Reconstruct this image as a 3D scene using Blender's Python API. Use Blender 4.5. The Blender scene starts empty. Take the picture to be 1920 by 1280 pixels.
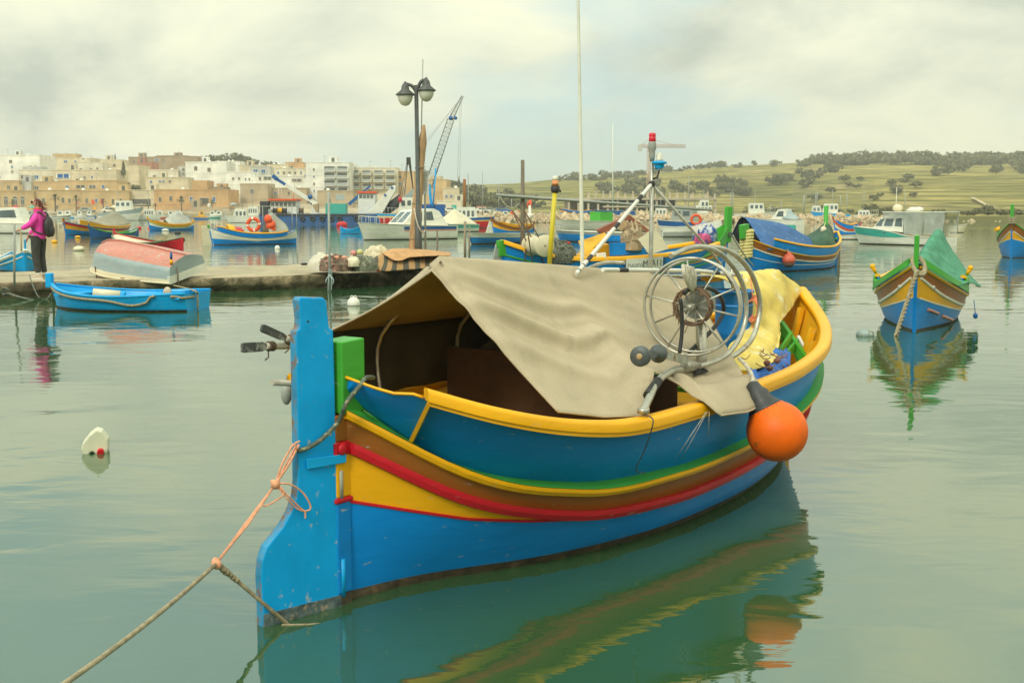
import bpy, math, random
from mathutils import Vector, Matrix, noise
R = math.radians
rng = random.Random(7)
scene = bpy.context.scene
col = scene.collection

# ------------------------------------------------------------------ camera
F, CAMH, HOR = 2200.0, 1.7, 396.0
PITCH = math.atan2(640.0 - HOR, F)
AXY = HOR + F * math.tan(PITCH)            # picture row of the optical axis
cd = bpy.data.cameras.new('camera')
cam = bpy.data.objects.new('camera', cd)
col.objects.link(cam)
cam.location = (0, 0, CAMH)
cam.rotation_euler = (math.pi / 2 - PITCH, 0, 0)
cd.sensor_width = 36.0
cd.lens = 36.0 * F / 1920.0
cd.shift_y = -(640.0 - AXY) / 1920.0
cd.clip_start, cd.clip_end = 0.05, 6000.0
scene.camera = cam

# ------------------------------------------------------------------ sky, sun, exposure
SUN_EL, SUN_AZ = R(40), R(208)             # azimuth clockwise from +Y: behind the camera, to the left
world = bpy.data.worlds.new('World')
scene.world = world
world.use_nodes = True
nt = world.node_tree
nt.nodes.clear()
def N(tree, kind, **kw):
    n = tree.nodes.new(kind)
    for k, v in kw.items():
        if k.startswith('i_'):
            key = k[2:]
            n.inputs[int(key) if key.isdigit() else key.replace('_', ' ')].default_value = v
        else:
            setattr(n, k, v)
    return n
def ramp(tree, stops, interp='LINEAR'):
    n = tree.nodes.new('ShaderNodeValToRGB')
    n.color_ramp.interpolation = interp
    e = n.color_ramp.elements
    while len(e) < len(stops): e.new(0.5)
    for el, (p, c) in zip(e, stops):
        el.position = p
        el.color = (*c, 1) if len(c) == 3 else c
    return n
def build_world():
    L = nt.links.new
    out = N(nt, 'ShaderNodeOutputWorld')
    bg = N(nt, 'ShaderNodeBackground')
    bg.inputs['Strength'].default_value = 0.1
    sky = N(nt, 'ShaderNodeTexSky')
    sky.sky_type = 'NISHITA'
    sky.sun_disc = False
    sky.sun_elevation = SUN_EL
    sky.sun_rotation = SUN_AZ
    sky.air_density, sky.dust_density = 1.0, 2.0
    tc = N(nt, 'ShaderNodeTexCoord')
    sep = N(nt, 'ShaderNodeSeparateXYZ')
    L(tc.outputs['Generated'], sep.inputs[0])
    zz = N(nt, 'ShaderNodeMath', operation='MAXIMUM', i_1=0.0); L(sep.outputs['Z'], zz.inputs[0])
    za = N(nt, 'ShaderNodeMath', operation='ADD', i_1=0.30); L(zz.outputs[0], za.inputs[0])
    dx = N(nt, 'ShaderNodeMath', operation='DIVIDE'); L(sep.outputs['X'], dx.inputs[0]); L(za.outputs[0], dx.inputs[1])
    dy = N(nt, 'ShaderNodeMath', operation='DIVIDE'); L(sep.outputs['Y'], dy.inputs[0]); L(za.outputs[0], dy.inputs[1])
    cmb = N(nt, 'ShaderNodeCombineXYZ'); L(dx.outputs[0], cmb.inputs[0]); L(dy.outputs[0], cmb.inputs[1])
    mp = N(nt, 'ShaderNodeMapping'); mp.inputs['Location'].default_value = (2.95, 0.4, 1.7)
    mp.inputs['Scale'].default_value = (1.0, 0.9, 1.0)
    L(cmb.outputs[0], mp.inputs['Vector'])
    n1 = N(nt, 'ShaderNodeTexNoise'); n1.inputs['Scale'].default_value = 1.5; n1.inputs['Detail'].default_value = 9
    n1.inputs['Roughness'].default_value = 0.56; n1.inputs['Distortion'].default_value = 0.35
    L(mp.outputs[0], n1.inputs['Vector'])
    n2 = N(nt, 'ShaderNodeTexNoise'); n2.inputs['Scale'].default_value = 0.9; n2.inputs['Detail'].default_value = 5
    L(mp.outputs[0], n2.inputs['Vector'])
    # cloud brightness: grey undersides to cream tops
    cr = ramp(nt, [(0.34, (4.7, 5.1, 4.3)), (0.43, (6.2, 6.5, 5.2)), (0.52, (7.5, 7.65, 5.85)), (0.62, (8.6, 8.5, 6.25))])
    L(n1.outputs['Fac'], cr.inputs[0])
    # broken places where pale blue shows
    mk = ramp(nt, [(0.40, (0.25,) * 3), (0.50, (1, 1, 1))])
    L(n2.outputs['Fac'], mk.inputs[0])
    sk = N(nt, 'ShaderNodeMix', data_type='RGBA'); sk.blend_type = 'MIX'
    sk.inputs[0].default_value = 0.62
    L(sky.outputs[0], sk.inputs[6]); sk.inputs[7].default_value = (5.2, 7.3, 7.1, 1)
    mx = N(nt, 'ShaderNodeMix', data_type='RGBA')
    L(mk.outputs[0], mx.inputs[0]); L(sk.outputs[2], mx.inputs[6]); L(cr.outputs[0], mx.inputs[7])
    # an overcast sky is brighter overhead than at the horizon (the usual 1 + 2 sin law, softened)
    el = N(nt, 'ShaderNodeMath', operation='MULTIPLY_ADD', i_1=1.35, i_2=0.84); L(zz.outputs[0], el.inputs[0])
    sc = N(nt, 'ShaderNodeVectorMath', operation='SCALE'); L(mx.outputs[2], sc.inputs[0]); L(el.outputs[0], sc.inputs['Scale'])
    L(sc.outputs[0], bg.inputs['Color'])
    L(bg.outputs[0], out.inputs['Surface'])
build_world()

sd = bpy.data.lights.new('sun', 'SUN')
sd.energy, sd.angle, sd.color = 1.4, R(14), (1.0, 0.94, 0.82)
sun = bpy.data.objects.new('sun', sd)
col.objects.link(sun)
sv = Vector((math.sin(SUN_AZ) * math.cos(SUN_EL), math.cos(SUN_AZ) * math.cos(SUN_EL), math.sin(SUN_EL)))
sun.rotation_euler = sv.to_track_quat('Z', 'Y').to_euler()
vs = scene.view_settings
vs.view_transform, vs.look, vs.gamma, vs.exposure, vs.use_curve_mapping = 'Standard', 'None', 1.0, 0.26, False
scene.cycles.max_bounces = 6
scene.cycles.volume_bounces = 2
scene.cycles.caustics_reflective = False
scene.cycles.caustics_refractive = False

# ------------------------------------------------------------------ picture -> place
def ray(px, py):
    rx, rv = (px - 960) / F, (AXY - py) / F
    c, s = math.cos(PITCH), math.sin(PITCH)
    return Vector((rx, c + rv * s, -s + rv * c))
def Wz(px, py, z=0.0):
    "the point seen at a pixel, on the level z"
    d = ray(px, py)
    return Vector((0, 0, CAMH)) + d * ((z - CAMH) / d.z)
def A(px, py, D):
    "the point seen at a pixel, at the distance D"
    d = ray(px, py)
    return Vector((0, 0, CAMH)) + d * (D / d.y)
def Zat(py, D): return A(960, py, D).z

# ------------------------------------------------------------------ materials
MATS = {}
def mat(name, c, rough=0.5, var=0.10, scale=5.0, bump=0.0, bscale=40.0, metal=0.0, wear=None, spec=0.5, stretch=(1, 1, 1), dirt=None):
    if name in MATS: return MATS[name]
    m = bpy.data.materials.new(name); m.use_nodes = True
    t = m.node_tree; L = t.links.new
    b = t.nodes['Principled BSDF']
    b.inputs['Roughness'].default_value = rough
    b.inputs['Metallic'].default_value = metal
    b.inputs['Specular IOR Level'].default_value = spec
    tc = N(t, 'ShaderNodeTexCoord')
    mp = N(t, 'ShaderNodeMapping'); mp.inputs['Scale'].default_value = stretch
    L(tc.outputs['Object'], mp.inputs['Vector'])
    n = N(t, 'ShaderNodeTexNoise'); n.inputs['Scale'].default_value = scale; n.inputs['Detail'].default_value = 5
    n.inputs['Roughness'].default_value = 0.6
    L(mp.outputs[0], n.inputs['Vector'])
    lo = tuple(max(0, x * (1 - 1.6 * var)) for x in c); hi = tuple(min(1, x * (1 + 1.6 * var) + 0.02 * var) for x in c)
    cr = ramp(t, [(0.30, lo), (0.70, hi)])
    L(n.outputs['Fac'], cr.inputs[0])
    src = cr.outputs[0]
    for k, w in enumerate([wear, dirt]):
        if not w: continue
        wc, amount, ws = w[:3]
        n2 = N(t, 'ShaderNodeTexNoise'); n2.inputs['Scale'].default_value = ws; n2.inputs['Detail'].default_value = 7
        n2.inputs['Roughness'].default_value = 0.68
        L((mp if len(w) < 4 else tc).outputs[0 if len(w) < 4 else 'Object'], n2.inputs['Vector'])
        r2 = ramp(t, [(0.66 - 0.3 * amount, (0, 0, 0)), (0.72 - 0.2 * amount + (0.10 if k else 0), (1, 1, 1))])
        L(n2.outputs['Fac'], r2.inputs[0])
        mx = N(t, 'ShaderNodeMix', data_type='RGBA')
        L(r2.outputs[0], mx.inputs[0]); L(src, mx.inputs[6]); mx.inputs[7].default_value = (*wc, 1)
        src = mx.outputs[2]
    L(src, b.inputs['Base Color'])
    if bump:
        nb = N(t, 'ShaderNodeTexNoise'); nb.inputs['Scale'].default_value = bscale; nb.inputs['Detail'].default_value = 4
        L(mp.outputs[0], nb.inputs['Vector'])
        bp = N(t, 'ShaderNodeBump'); bp.inputs['Strength'].default_value = min(1, bump); bp.inputs['Distance'].default_value = 0.01
        L(nb.outputs['Fac'], bp.inputs['Height']); L(bp.outputs[0], b.inputs['Normal'])
    MATS[name] = m
    return m
PALE = (0.42, 0.44, 0.36)
def paint(name, c, wear=0.05, rough=0.38, var=0.07, st=(.45, .45, 1.7)):
    return mat(name, c, rough, var, 3.5, spec=0.30, stretch=st, bump=0.22, bscale=18, wear=(PALE, wear, 22.0), dirt=(tuple(x * 0.72 + 0.004 for x in c), 0.22, 2.2))
P = dict(
    blue=paint('blue_paint', (0.002, 0.225, 0.62)),
    sky=paint('light_blue_paint', (0.004, 0.35, 0.72), 0.10),
    yellow=paint('yellow_paint', (0.86, 0.41, 0.006)),
    green=paint('green_paint', (0.06, 0.36, 0.035)),
    red=paint('red_paint', (0.56, 0.012, 0.022)),
    brown=paint('brown_paint', (0.30, 0.10, 0.014)),
    white=paint('white_paint', (0.74, 0.72, 0.60), 0.05),
    cream=paint('cream_paint', (0.70, 0.62, 0.42), 0.05),
    teal=paint('turquoise_paint', (0.06, 0.42, 0.33), 0.05),
    navy=paint('deep_blue_paint', (0.012, 0.10, 0.30), 0.10),
    orange=paint('orange_paint', (0.75, 0.10, 0.025), 0.03),
    grey=paint('grey_paint', (0.33, 0.34, 0.29), 0.08),
    pink=paint('faded_red_paint', (0.54, 0.215, 0.155), 0.34),
    palegrey=paint('faded_blue_grey_paint', (0.30, 0.37, 0.36), 0.40),
    greybrown=mat('weathered_wood', (0.22, 0.18, 0.12), 0.8, 0.25, 6, 0.4, 30, stretch=(1, 1, 0.2)),
    wood=mat('bare_wood', (0.40, 0.27, 0.13), 0.7, 0.2, 6, 0.3, 30, stretch=(0.2, 1, 1)),
    boot=mat('weedy_boot_top', (0.060, 0.042, 0.022), 0.7, 0.4, 14, 0.6, 40, wear=((0.16, 0.10, 0.05), 0.3, 9.0)),
    dark=mat('dark_inside', (0.030, 0.026, 0.018), 0.8, 0.2),
    black=mat('black_rubber', (0.022, 0.022, 0.020), 0.55, 0.2, 12, 0.2),
    steel=mat('galvanised_steel', (0.46, 0.44, 0.36), 0.38, 0.16, 14, 0.15, 60, metal=0.75, wear=((0.30, 0.17, 0.08), 0.16, 12.0)),
    rust=mat('rusty_steel', (0.13, 0.075, 0.042), 0.8, 0.3, 20, 0.4, 60),
    glass=mat('dark_glass', (0.10, 0.13, 0.13), 0.12, 0.15, 0.6),
    pane=mat('window_pane', (0.12, 0.13, 0.11), 0.18, 0.3, 0.5),
    clear=mat('frosted_glass', (0.62, 0.60, 0.47), 0.25, 0.05),
    rope=mat('old_rope', (0.33, 0.27, 0.16), 0.9, 0.25, 30, 0.6, 120),
    paler=mat('pale_rope', (0.55, 0.50, 0.38), 0.9, 0.2, 30, 0.6, 120),
    pinkrope=mat('pink_rope', (0.78, 0.36, 0.20), 0.85, 0.15, 40, 0.5, 160),
    olive=mat('dull_hose', (0.09, 0.11, 0.075), 0.5, 0.25, 20, 0.2, 60, wear=((0.40, 0.36, 0.18), 0.35, 40.0)),
)
P['roperim'] = P['paler']

# ------------------------------------------------------------------ mesh building
class G:
    "collects faces and becomes ONE mesh object"
    def __init__(s): s.v, s.f, s.m, s.sm = [], [], [], []
    def add(s, vs, fs, mi=0, sm=False):
        o = len(s.v); s.v += [tuple(v) for v in vs]
        for f in fs:
            s.f.append([i + o for i in f]); s.m.append(mi); s.sm.append(sm)
    def box(s, c, size, mi=0, rot=None, taper=1.0):
        x, y, z = (k / 2 for k in size); c = Vector(c)
        vs = []
        for dz in (-1, 1):
            k = taper if dz > 0 else 1.0
            for dx, dy in ((-1, -1), (1, -1), (1, 1), (-1, 1)):
                p = Vector((dx * x * k, dy * y * k, dz * z))
                vs.append(c + (rot @ p if rot else p))
        s.add(vs, [(3, 2, 1, 0), (4, 5, 6, 7), (0, 1, 5, 4), (1, 2, 6, 5), (2, 3, 7, 6), (3, 0, 4, 7)], mi)
        return s
    def bar(s, a, b, w, h=None, mi=0, up=(0, 0, 1)):
        "square bar between two points"
        a, b = Vector(a), Vector(b); h = h or w
        d = (b - a); ln = d.length; d.normalize()
        sx = d.cross(Vector(up))
        if sx.length < 1e-4: sx = d.cross(Vector((1, 0, 0)))
        sx.normalize(); sy = sx.cross(d)
        m = Matrix((d, sx, sy)).transposed()
        return s.box((a + b) / 2, (ln, w, h), mi, m)
    def grid(s, rows, mi=0, sm=True, close=False, flip=False, mf=None):
        nr, nc = len(rows), len(rows[0]); o = len(s.v)
        for r in rows: s.v += [tuple(p) for p in r]
        for i in range(nr - 1):
            for j in range(nc if close else nc - 1):
                k = (j + 1) % nc
                f = [o + i * nc + j, o + i * nc + k, o + (i + 1) * nc + k, o + (i + 1) * nc + j]
                s.f.append(f[::-1] if flip else f); s.m.append(mf(i, j) if mf else mi); s.sm.append(sm)
        return s
    def tube(s, path, r, n=8, mi=0, cap=True, rfun=None, mf=None):
        path = [Vector(p) for p in path]; rows = []; k = len(path)
        t0 = (path[1] - path[0]).normalized()
        nrm = t0.cross(Vector((0, 0, 1)))
        if nrm.length < 1e-3: nrm = t0.cross(Vector((1, 0, 0)))
        nrm.normalize()
        for i, p in enumerate(path):
            t = (path[min(i + 1, k - 1)] - path[max(i - 1, 0)])
            if t.length < 1e-9: t = t0
            t.normalize()
            nrm = nrm - t * nrm.dot(t)
            if nrm.length < 1e-6: nrm = t.orthogonal()
            nrm.normalize(); bn = t.cross(nrm)
            rr = rfun(i / (k - 1)) if rfun else r
            rows.append([p + (nrm * math.cos(a) + bn * math.sin(a)) * rr for a in (2 * math.pi * j / n for j in range(n))])
        o = len(s.v)
        s.grid(rows, mi, True, close=True, mf=mf)
        if cap:
            s.f.append([o + j for j in range(n)][::-1]); s.m.append(mi); s.sm.append(False)
            s.f.append([o + (k - 1) * n + j for j in range(n)]); s.m.append(mi); s.sm.append(False)
        return s
    def lathe(s, prof, n=16, mi=0, M=None, cap=True, mf=None):
        rows = []
        for r, z in prof:
            row = [Vector((r * math.cos(a), r * math.sin(a), z)) for a in (2 * math.pi * j / n for j in range(n))]
            rows.append([M @ p for p in row] if M else row)
        o = len(s.v); s.grid(rows, mi, True, close=True, mf=mf)
        if cap:
            k = len(prof)
            s.f.append([o + j for j in range(n)][::-1]); s.m.append(mi if not mf else mf(0, 0)); s.sm.append(False)
            s.f.append([o + (k - 1) * n + j for j in range(n)]); s.m.append(mi if not mf else mf(k - 2, 0)); s.sm.append(False)
        return s
    def prism(s, poly, d, mi=0, side=None):
        "polygon of 3-D points pushed along the vector d"
        n = len(poly); a = [Vector(p) for p in poly]; d = Vector(d)
        s.add(a + [p + d for p in a], [list(range(n))[::-1], list(range(n, 2 * n))], mi)
        o = len(s.v) - 2 * n
        for i in range(n):
            k = (i + 1) % n
            s.f.append([o + i, o + k, o + n + k, o + n + i]); s.m.append(mi if side is None else side); s.sm.append(False)
        return s
    def ball(s, c, r, n=12, m=8, mi=0, sq=(1, 1, 1), wob=0.0, seed=0.0, mf=None):
        c = Vector(c); rows = []
        for i in range(m + 1):
            th = math.pi * i / m; row = []
            for j in range(n):
                ph = 2 * math.pi * j / n
                p = Vector((math.sin(th) * math.cos(ph), math.sin(th) * math.sin(ph), math.cos(th)))
                k = 1 + wob * noise.noise(p * 1.6 + Vector((seed, seed * 1.7, 3.1)))
                row.append(c + Vector((p.x * sq[0], p.y * sq[1], p.z * sq[2])) * r * k)
            rows.append(row)
        return s.grid(rows, mi, True, close=True, flip=True, mf=mf)
    def mesh(s, name, mats):
        me = bpy.data.meshes.new(name)
        me.from_pydata(s.v, [], s.f)
        for m in mats: me.materials.append(m)
        me.polygons.foreach_set('material_index', s.m)
        me.polygons.foreach_set('use_smooth', s.sm)
        me.update()
        return me
    def build(s, name, mats, parent=None, bevel=0.0, fix=True, loc=None):
        if not isinstance(mats, (list, tuple)): mats = [mats]
        me = s.mesh(name, mats)
        if fix:
            import bmesh
            bm = bmesh.new(); bm.from_mesh(me)
            bmesh.ops.recalc_face_normals(bm, faces=bm.faces)
            bm.to_mesh(me); bm.free()
        o = bpy.data.objects.new(name, me); col.objects.link(o)
        if loc: o.location = loc
        if parent: o.parent = parent
        if bevel:
            md = o.modifiers.new('edge', 'BEVEL'); md.width = bevel; md.segments = 2; md.limit_method = 'ANGLE'; md.angle_limit = R(40)
        return o
def tag(o, label, cat, group=None, kind=None):
    if label: o['label'] = label
    if cat: o['category'] = cat
    if group: o['group'] = group
    if kind: o['kind'] = kind
    return o
def thing(name, label, cat, loc=(0, 0, 0), rz=0.0, group=None):
    o = bpy.data.objects.new(name, None); col.objects.link(o)
    o.empty_display_size = 0.2
    o.location = loc; o.rotation_euler = (0, 0, rz)
    return tag(o, label, cat, group)
def structure(o): o['kind'] = 'structure'; return o
def inst(name, me, parent, loc, rz=0.0, sc=(1, 1, 1), rot=None):
    o = bpy.data.objects.new(name, me); col.objects.link(o)
    o.location = loc; o.rotation_euler = rot or (0, 0, rz); o.scale = sc
    if parent: o.parent = parent
    return o
def copy_tree(o, parent=None):
    c = o.copy(); col.objects.link(c)
    if parent: c.parent = parent
    for ch in [x for x in bpy.data.objects if x.parent == o]: copy_tree(ch, c)
    return c
def lerp(a, b, t): return a + (b - a) * t
def interp(x, tab):
    if x <= tab[0][0]: return tab[0][1]
    for (a, u), (b, v) in zip(tab, tab[1:]):
        if x <= b: return u + (v - u) * (x - a) / (b - a)
    return tab[-1][1]
def catenary(a, b, sag, n=16):
    a, b = Vector(a), Vector(b)
    return [a.lerp(b, i / n) - Vector((0, 0, sag * 4 * (i / n) * (1 - i / n))) for i in range(n + 1)]
def smooth_path(pts, per=6):
    pts = [Vector(p) for p in pts]; out = []
    for i in range(len(pts) - 1):
        p0 = pts[max(i - 1, 0)]; p1 = pts[i]; p2 = pts[i + 1]; p3 = pts[min(i + 2, len(pts) - 1)]
        for k in range(per):
            t = k / per
            out.append(0.5 * ((2 * p1) + (p2 - p0) * t + (2 * p0 - 5 * p1 + 4 * p2 - p3) * t * t + (3 * p1 - p0 - 3 * p2 + p3) * t ** 3))
    out.append(pts[-1]); return out
FONT_CACHE = {}
def lettering(txt, size, M, m, parent, name='lettering', shear=0.0):
    "flat raised letters laid by the matrix M (local x along the text, local z out of the surface)"
    cu = bpy.data.curves.new(name, 'FONT'); cu.body = txt; cu.size = size; cu.extrude = 0.0015; cu.shear = shear
    cu.resolution_u = 3
    to = bpy.data.objects.new('tmp', cu); col.objects.link(to)
    bpy.context.view_layer.update()
    me = bpy.data.meshes.new_from_object(to.evaluated_get(bpy.context.evaluated_depsgraph_get()))
    bpy.data.objects.remove(to)
    me.name = name; me.transform(M)
    me.materials.clear(); me.materials.append(m)
    o = bpy.data.objects.new(name, me); col.objects.link(o); o.parent = parent
    return o
def frame_matrix(o, x, y):
    x = Vector(x).normalized(); y = Vector(y); z = x.cross(y).normalized(); y = z.cross(x)
    m = Matrix((x, y, z)).transposed().to_4x4(); m.translation = Vector(o); return m

# ------------------------------------------------------------------ hull form shared by the double-ended boats
KN = [0, .08, .2, .35, .5, .65, .8, .92, 1.0]
def spl(v, t):
    t = min(max(t, 0), 1)
    i = 0
    while i < 7 and t > KN[i + 1]: i += 1
    def slope(k):
        if k == 0: return (v[1] - v[0]) / (KN[1] - KN[0])
        if k == 8: return (v[8] - v[7]) / (KN[8] - KN[7])
        h0, h1 = KN[k] - KN[k - 1], KN[k + 1] - KN[k]
        return (h0 * h0 * v[k + 1] - h1 * h1 * v[k - 1] + (h1 * h1 - h0 * h0) * v[k]) / (h0 * h1 * (h0 + h1))
    h = KN[i + 1] - KN[i]; u = (t - KN[i]) / h
    return (2 * u ** 3 - 3 * u ** 2 + 1) * v[i] + (u ** 3 - 2 * u ** 2 + u) * h * slope(i) + (-2 * u ** 3 + 3 * u ** 2) * v[i + 1] + (u ** 3 - u ** 2) * h * slope(i + 1)
class Hull:
    def __init__(s, L, bw, bd, zd, zr, zt, fl, rs=0.0, rb=0.15, draft=0.3, transom=False):
        s.L, s.bw, s.bd, s.zd_, s.zr_, s.zt_, s.fl_, s.rs, s.rb, s.draft = L, bw, bd, zd, zr, zt, fl, rs, rb, draft
        s.transom = transom
    def zd(s, t): return spl(s.zd_, t)
    def zr(s, t): return spl(s.zr_, t)
    def zt(s, t): return spl(s.zt_, t)
    def b(s, t): return max(0.0, spl(s.bd, t))
    def lat(s, t, z):
        w = max(0.0, spl(s.bw, t)); d = s.b(t)
        if z >= 0: return w + (d - w) * min(1.3, z / max(0.05, s.zd(t))) ** 0.8
        return w * max(0.0, 1 + z / s.draft) ** 0.6
    def at(s, t, lat, z):
        "boat coordinates: x from stern to bow, y to port"
        return Vector((t * s.L - s.rs * z * (1 - t) + s.rb * z * t, -lat, z))
    def skin(s, t, z, side=1, off=0.0): return s.at(t, side * (s.lat(t, z) + off), z)
TS = [i / 48 for i in range(49)]
def planking(h, rows, mats, root, name='planking'):
    "rows: list of functions z(t) from the keel up; mats[i] paints the band between rows i and i+1"
    g = G()
    for side in (1, -1):
        grid = []; idx = []
        for k in range(len(rows)):
            sub = 1 if k == len(rows) - 1 else 3
            for q in range(sub):
                a = q / sub
                grid.append([h.skin(t, rows[k](t) * (1 - a) + (rows[min(k + 1, len(rows) - 1)](t)) * a, side) for t in TS])
                idx.append(k)
        g.grid(grid, flip=(side < 0), mf=lambda i, j: idx[i])
    if h.transom:
        zs = [-h.draft, 0.0] + [h.zd(0) * k / 4 for k in range(1, 5)]
        g.grid([[h.at(0, l * h.lat(0, z), z) for l in (-1, -.5, 0, .5, 1)] for z in zs], mi=len(mats) - 1, sm=False)
    return g.build(name, mats, root, fix=True)
def strake(h, zf, hh, th, m, root, name='rubbing_strake', t0=0.0, t1=1.0, off=0.0, sides=(1, -1), n=40, joined=True):
    "a moulding of height hh and thickness th run along the hull"
    g = G()
    for side in sides:
        rows = [[], [], [], [], []]
        for i in range(n + 1):
            t = lerp(t0, t1, i / n); z = zf(t)
            for k, (dz, o) in enumerate(((-hh / 2, -0.012), (-hh / 2, th * 0.85), (0, th), (hh / 2, th * 0.85), (hh / 2, -0.012))):
                rows[k].append(h.skin(t, z + dz, side, o + off))
        g.grid(rows, 0, False, flip=(side < 0))
        g.add([r[0] for r in rows], [[0, 1, 2, 3, 4]]); g.add([r[-1] for r in rows], [[4, 3, 2, 1, 0]])
    return g.build(name, m, root)
def wall_strip(h, zlo, zhi, lo, hi, m, root, name, t0, t1, th=0.025, n=40, sides=(1, -1), inner=None):
    "an upright board along the sheer: lo(t), hi(t) are half-widths of its foot and its head"
    g = G()
    for side in sides:
        out, inn = [[] for _ in range(5)], [[] for _ in range(5)]
        for i in range(n + 1):
            t = lerp(t0, t1, i / n); a, b = zlo(t), zhi(t)
            for k in range(5):
                u = k / 4; la = lerp(lo(t), hi(t), u) + .012 * math.sin(math.pi * u)
                out[k].append(h.at(t, side * la, lerp(a, b, u))); inn[k].append(h.at(t, side * max(0, la - th), lerp(a, b, u)))
        g.grid(out, flip=(side < 0)); g.grid(inn, 1 if inner else 0, flip=(side > 0))
        g.grid([out[4], inn[4]], flip=(side < 0), sm=False); g.grid([inn[0], out[0]], flip=(side < 0), sm=False)
        for e in (0, -1): g.add([r[e] for r in out] + [r[e] for r in inn[::-1]], [list(range(10))])
    return g.build(name, [m, inner] if inner else m, root)
def rail_cap(h, zf, latf, w, hh, m, root, name='rail', t0=0.1, t1=1.0, n=56, both=True, sides=(1, -1)):
    g = G()
    prof = [(w * .5, -hh * .5), (w * .5, hh * .15), (w * .42, hh * .42), (w * .2, hh * .55), (-w * .35, hh * .5), (-w * .5, hh * .3), (-w * .5, -hh * .5)]
    for side in sides:
        rows = [[] for _ in prof]
        for i in range(n + 1):
            t = lerp(t0, t1, i / n)
            e = 1e-3
            a, b = h.at(max(t - e, 0), side * latf(max(t - e, 0)), zf(max(t - e, 0))), h.at(min(t + e, 1), side * latf(min(t + e, 1)), zf(min(t + e, 1)))
            d = (b - a); d.z = 0; d.normalize()
            nn = Vector((d.y, -d.x, 0)) * side
            p = h.at(t, side * latf(t), zf(t))
            for k, (u, v) in enumerate(prof): rows[k].append(p + nn * u + Vector((0, 0, v)))
        g.grid(rows + [rows[0]], 0, True, flip=(side < 0))
        for e in (0, -1): g.add([r[e] for r in rows], [list(range(len(prof)))])
    return g.build(name, m, root)
def deck_sheet(h, zf, latf, m, root, name='deck', t0=0.02, t1=0.98, n=40):
    g = G()
    g.grid([[h.at(lerp(t0, t1, i / n), l * latf(lerp(t0, t1, i / n)), zf(lerp(t0, t1, i / n))) for i in range(n + 1)] for l in (-1, -.5, 0, .5, 1)], sm=False)
    return g.build(name, m, root)

# ================================================================== SETTING: the sea
def build_sea():
    m = bpy.data.materials.new('sea_water'); m.use_nodes = True
    t = m.node_tree; L = t.links.new; b = t.nodes['Principled BSDF']
    b.inputs['Roughness'].default_value = 0.02
    b.inputs['IOR'].default_value = 2.4
    geo = N(t, 'ShaderNodeNewGeometry')
    n0 = N(t, 'ShaderNodeTexNoise'); n0.inputs['Scale'].default_value = 0.25; n0.inputs['Detail'].default_value = 3
    L(geo.outputs['Position'], n0.inputs['Vector'])
    cr = ramp(t, [(0.3, WATER_LO), (0.7, WATER_HI)])
    L(n0.outputs['Fac'], cr.inputs[0]); L(cr.outputs[0], b.inputs['Base Color'])
    prev = None
    #            scale   stretch                strength  distance  detail
    for sc, st, dist, det, dsn in ((0.8, (0.7, 1.0, 1), 0.018, 2, 0.5), (2.4, (0.55, 1.0, 1), 0.0038, 2, 1.0), (9.0, (0.35, 1.0, 1), 0.0010, 3, 0.6)):
        mp = N(t, 'ShaderNodeMapping'); mp.inputs['Scale'].default_value = st; mp.inputs['Rotation'].default_value = (0, 0, 0.22)
        L(geo.outputs['Position'], mp.inputs['Vector'])
        n = N(t, 'ShaderNodeTexNoise'); n.inputs['Scale'].default_value = sc; n.inputs['Detail'].default_value = det
        n.inputs['Distortion'].default_value = dsn
        L(mp.outputs[0], n.inputs['Vector'])
        bp = N(t, 'ShaderNodeBump'); bp.inputs['Strength'].default_value = 1.0; bp.inputs['Distance'].default_value = dist
        L(n.outputs['Fac'], bp.inputs['Height'])
        if prev: L(prev.outputs[0], bp.inputs['Normal'])
        prev = bp
    L(prev.outputs[0], b.inputs['Normal'])
    g = G(); g.add([(-1400, -50, 0), (1400, -50, 0), (1400, 1500, 0), (-1400, 1500, 0)], [(0, 1, 2, 3)])
    o = g.build('water', m); structure(o)
WATER_LO, WATER_HI = (0.028, 0.080, 0.029), (0.037, 0.093, 0.036)
build_sea()

# ================================================================== the large moored boat in front
MB_O, MB_A, MB_L = Vector((-0.737, 5.009, 0)), R(53.487), 4.635
boat = thing('fishing_boat', 'large blue, yellow, red and brown fishing boat in the foreground, rudder end towards us', 'boat', MB_O, MB_A)
class Frame:
    "pixel rays cut with planes of a thing, in the thing's own coordinates"
    def __init__(s, o, a):
        s.M = Matrix.Translation(o) @ Matrix.Rotation(a, 4, 'Z'); s.I = s.M.inverted()
        s.c = s.I @ Vector((0, 0, CAMH)); s.r = s.I.to_3x3()
    def lat(s, px, py, lat):
        d = s.r @ ray(px, py); return s.c + d * ((-lat - s.c.y) / d.y)
    def al(s, px, py, x):
        d = s.r @ ray(px, py); return s.c + d * ((x - s.c.x) / d.x)
    def z(s, px, py, z):
        d = s.r @ ray(px, py); return s.c + d * ((z - s.c.z) / d.z)
    def D(s, px, py, D): return s.I @ A(px, py, D)
    def w(s, p): return s.M @ Vector(p)
FB = Frame(MB_O, MB_A)
H = Hull(MB_L, [0.012, 0.08, 0.349, 0.549, 0.592, 0.534, 0.375, 0.159, 0.012], [0.03, 0.366, 0.61, 0.733, 0.76, 0.746, 0.615, 0.347, 0.03],
         [0.855, 0.573, 0.407, 0.377, 0.399, 0.461, 0.566, 0.688, 0.788], [0.699, 0.444, 0.27, 0.214, 0.223, 0.275, 0.369, 0.479, 0.57],
         [0.974, 0.821, 0.698, 0.687, 0.71, 0.744, 0.82, 0.93, 1.083], [0.305, 0.234, 0.175, 0.129, 0.098, 0.077, 0.062, 0.046, 0.036], 0.035, 0.25, 0.35)
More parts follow.
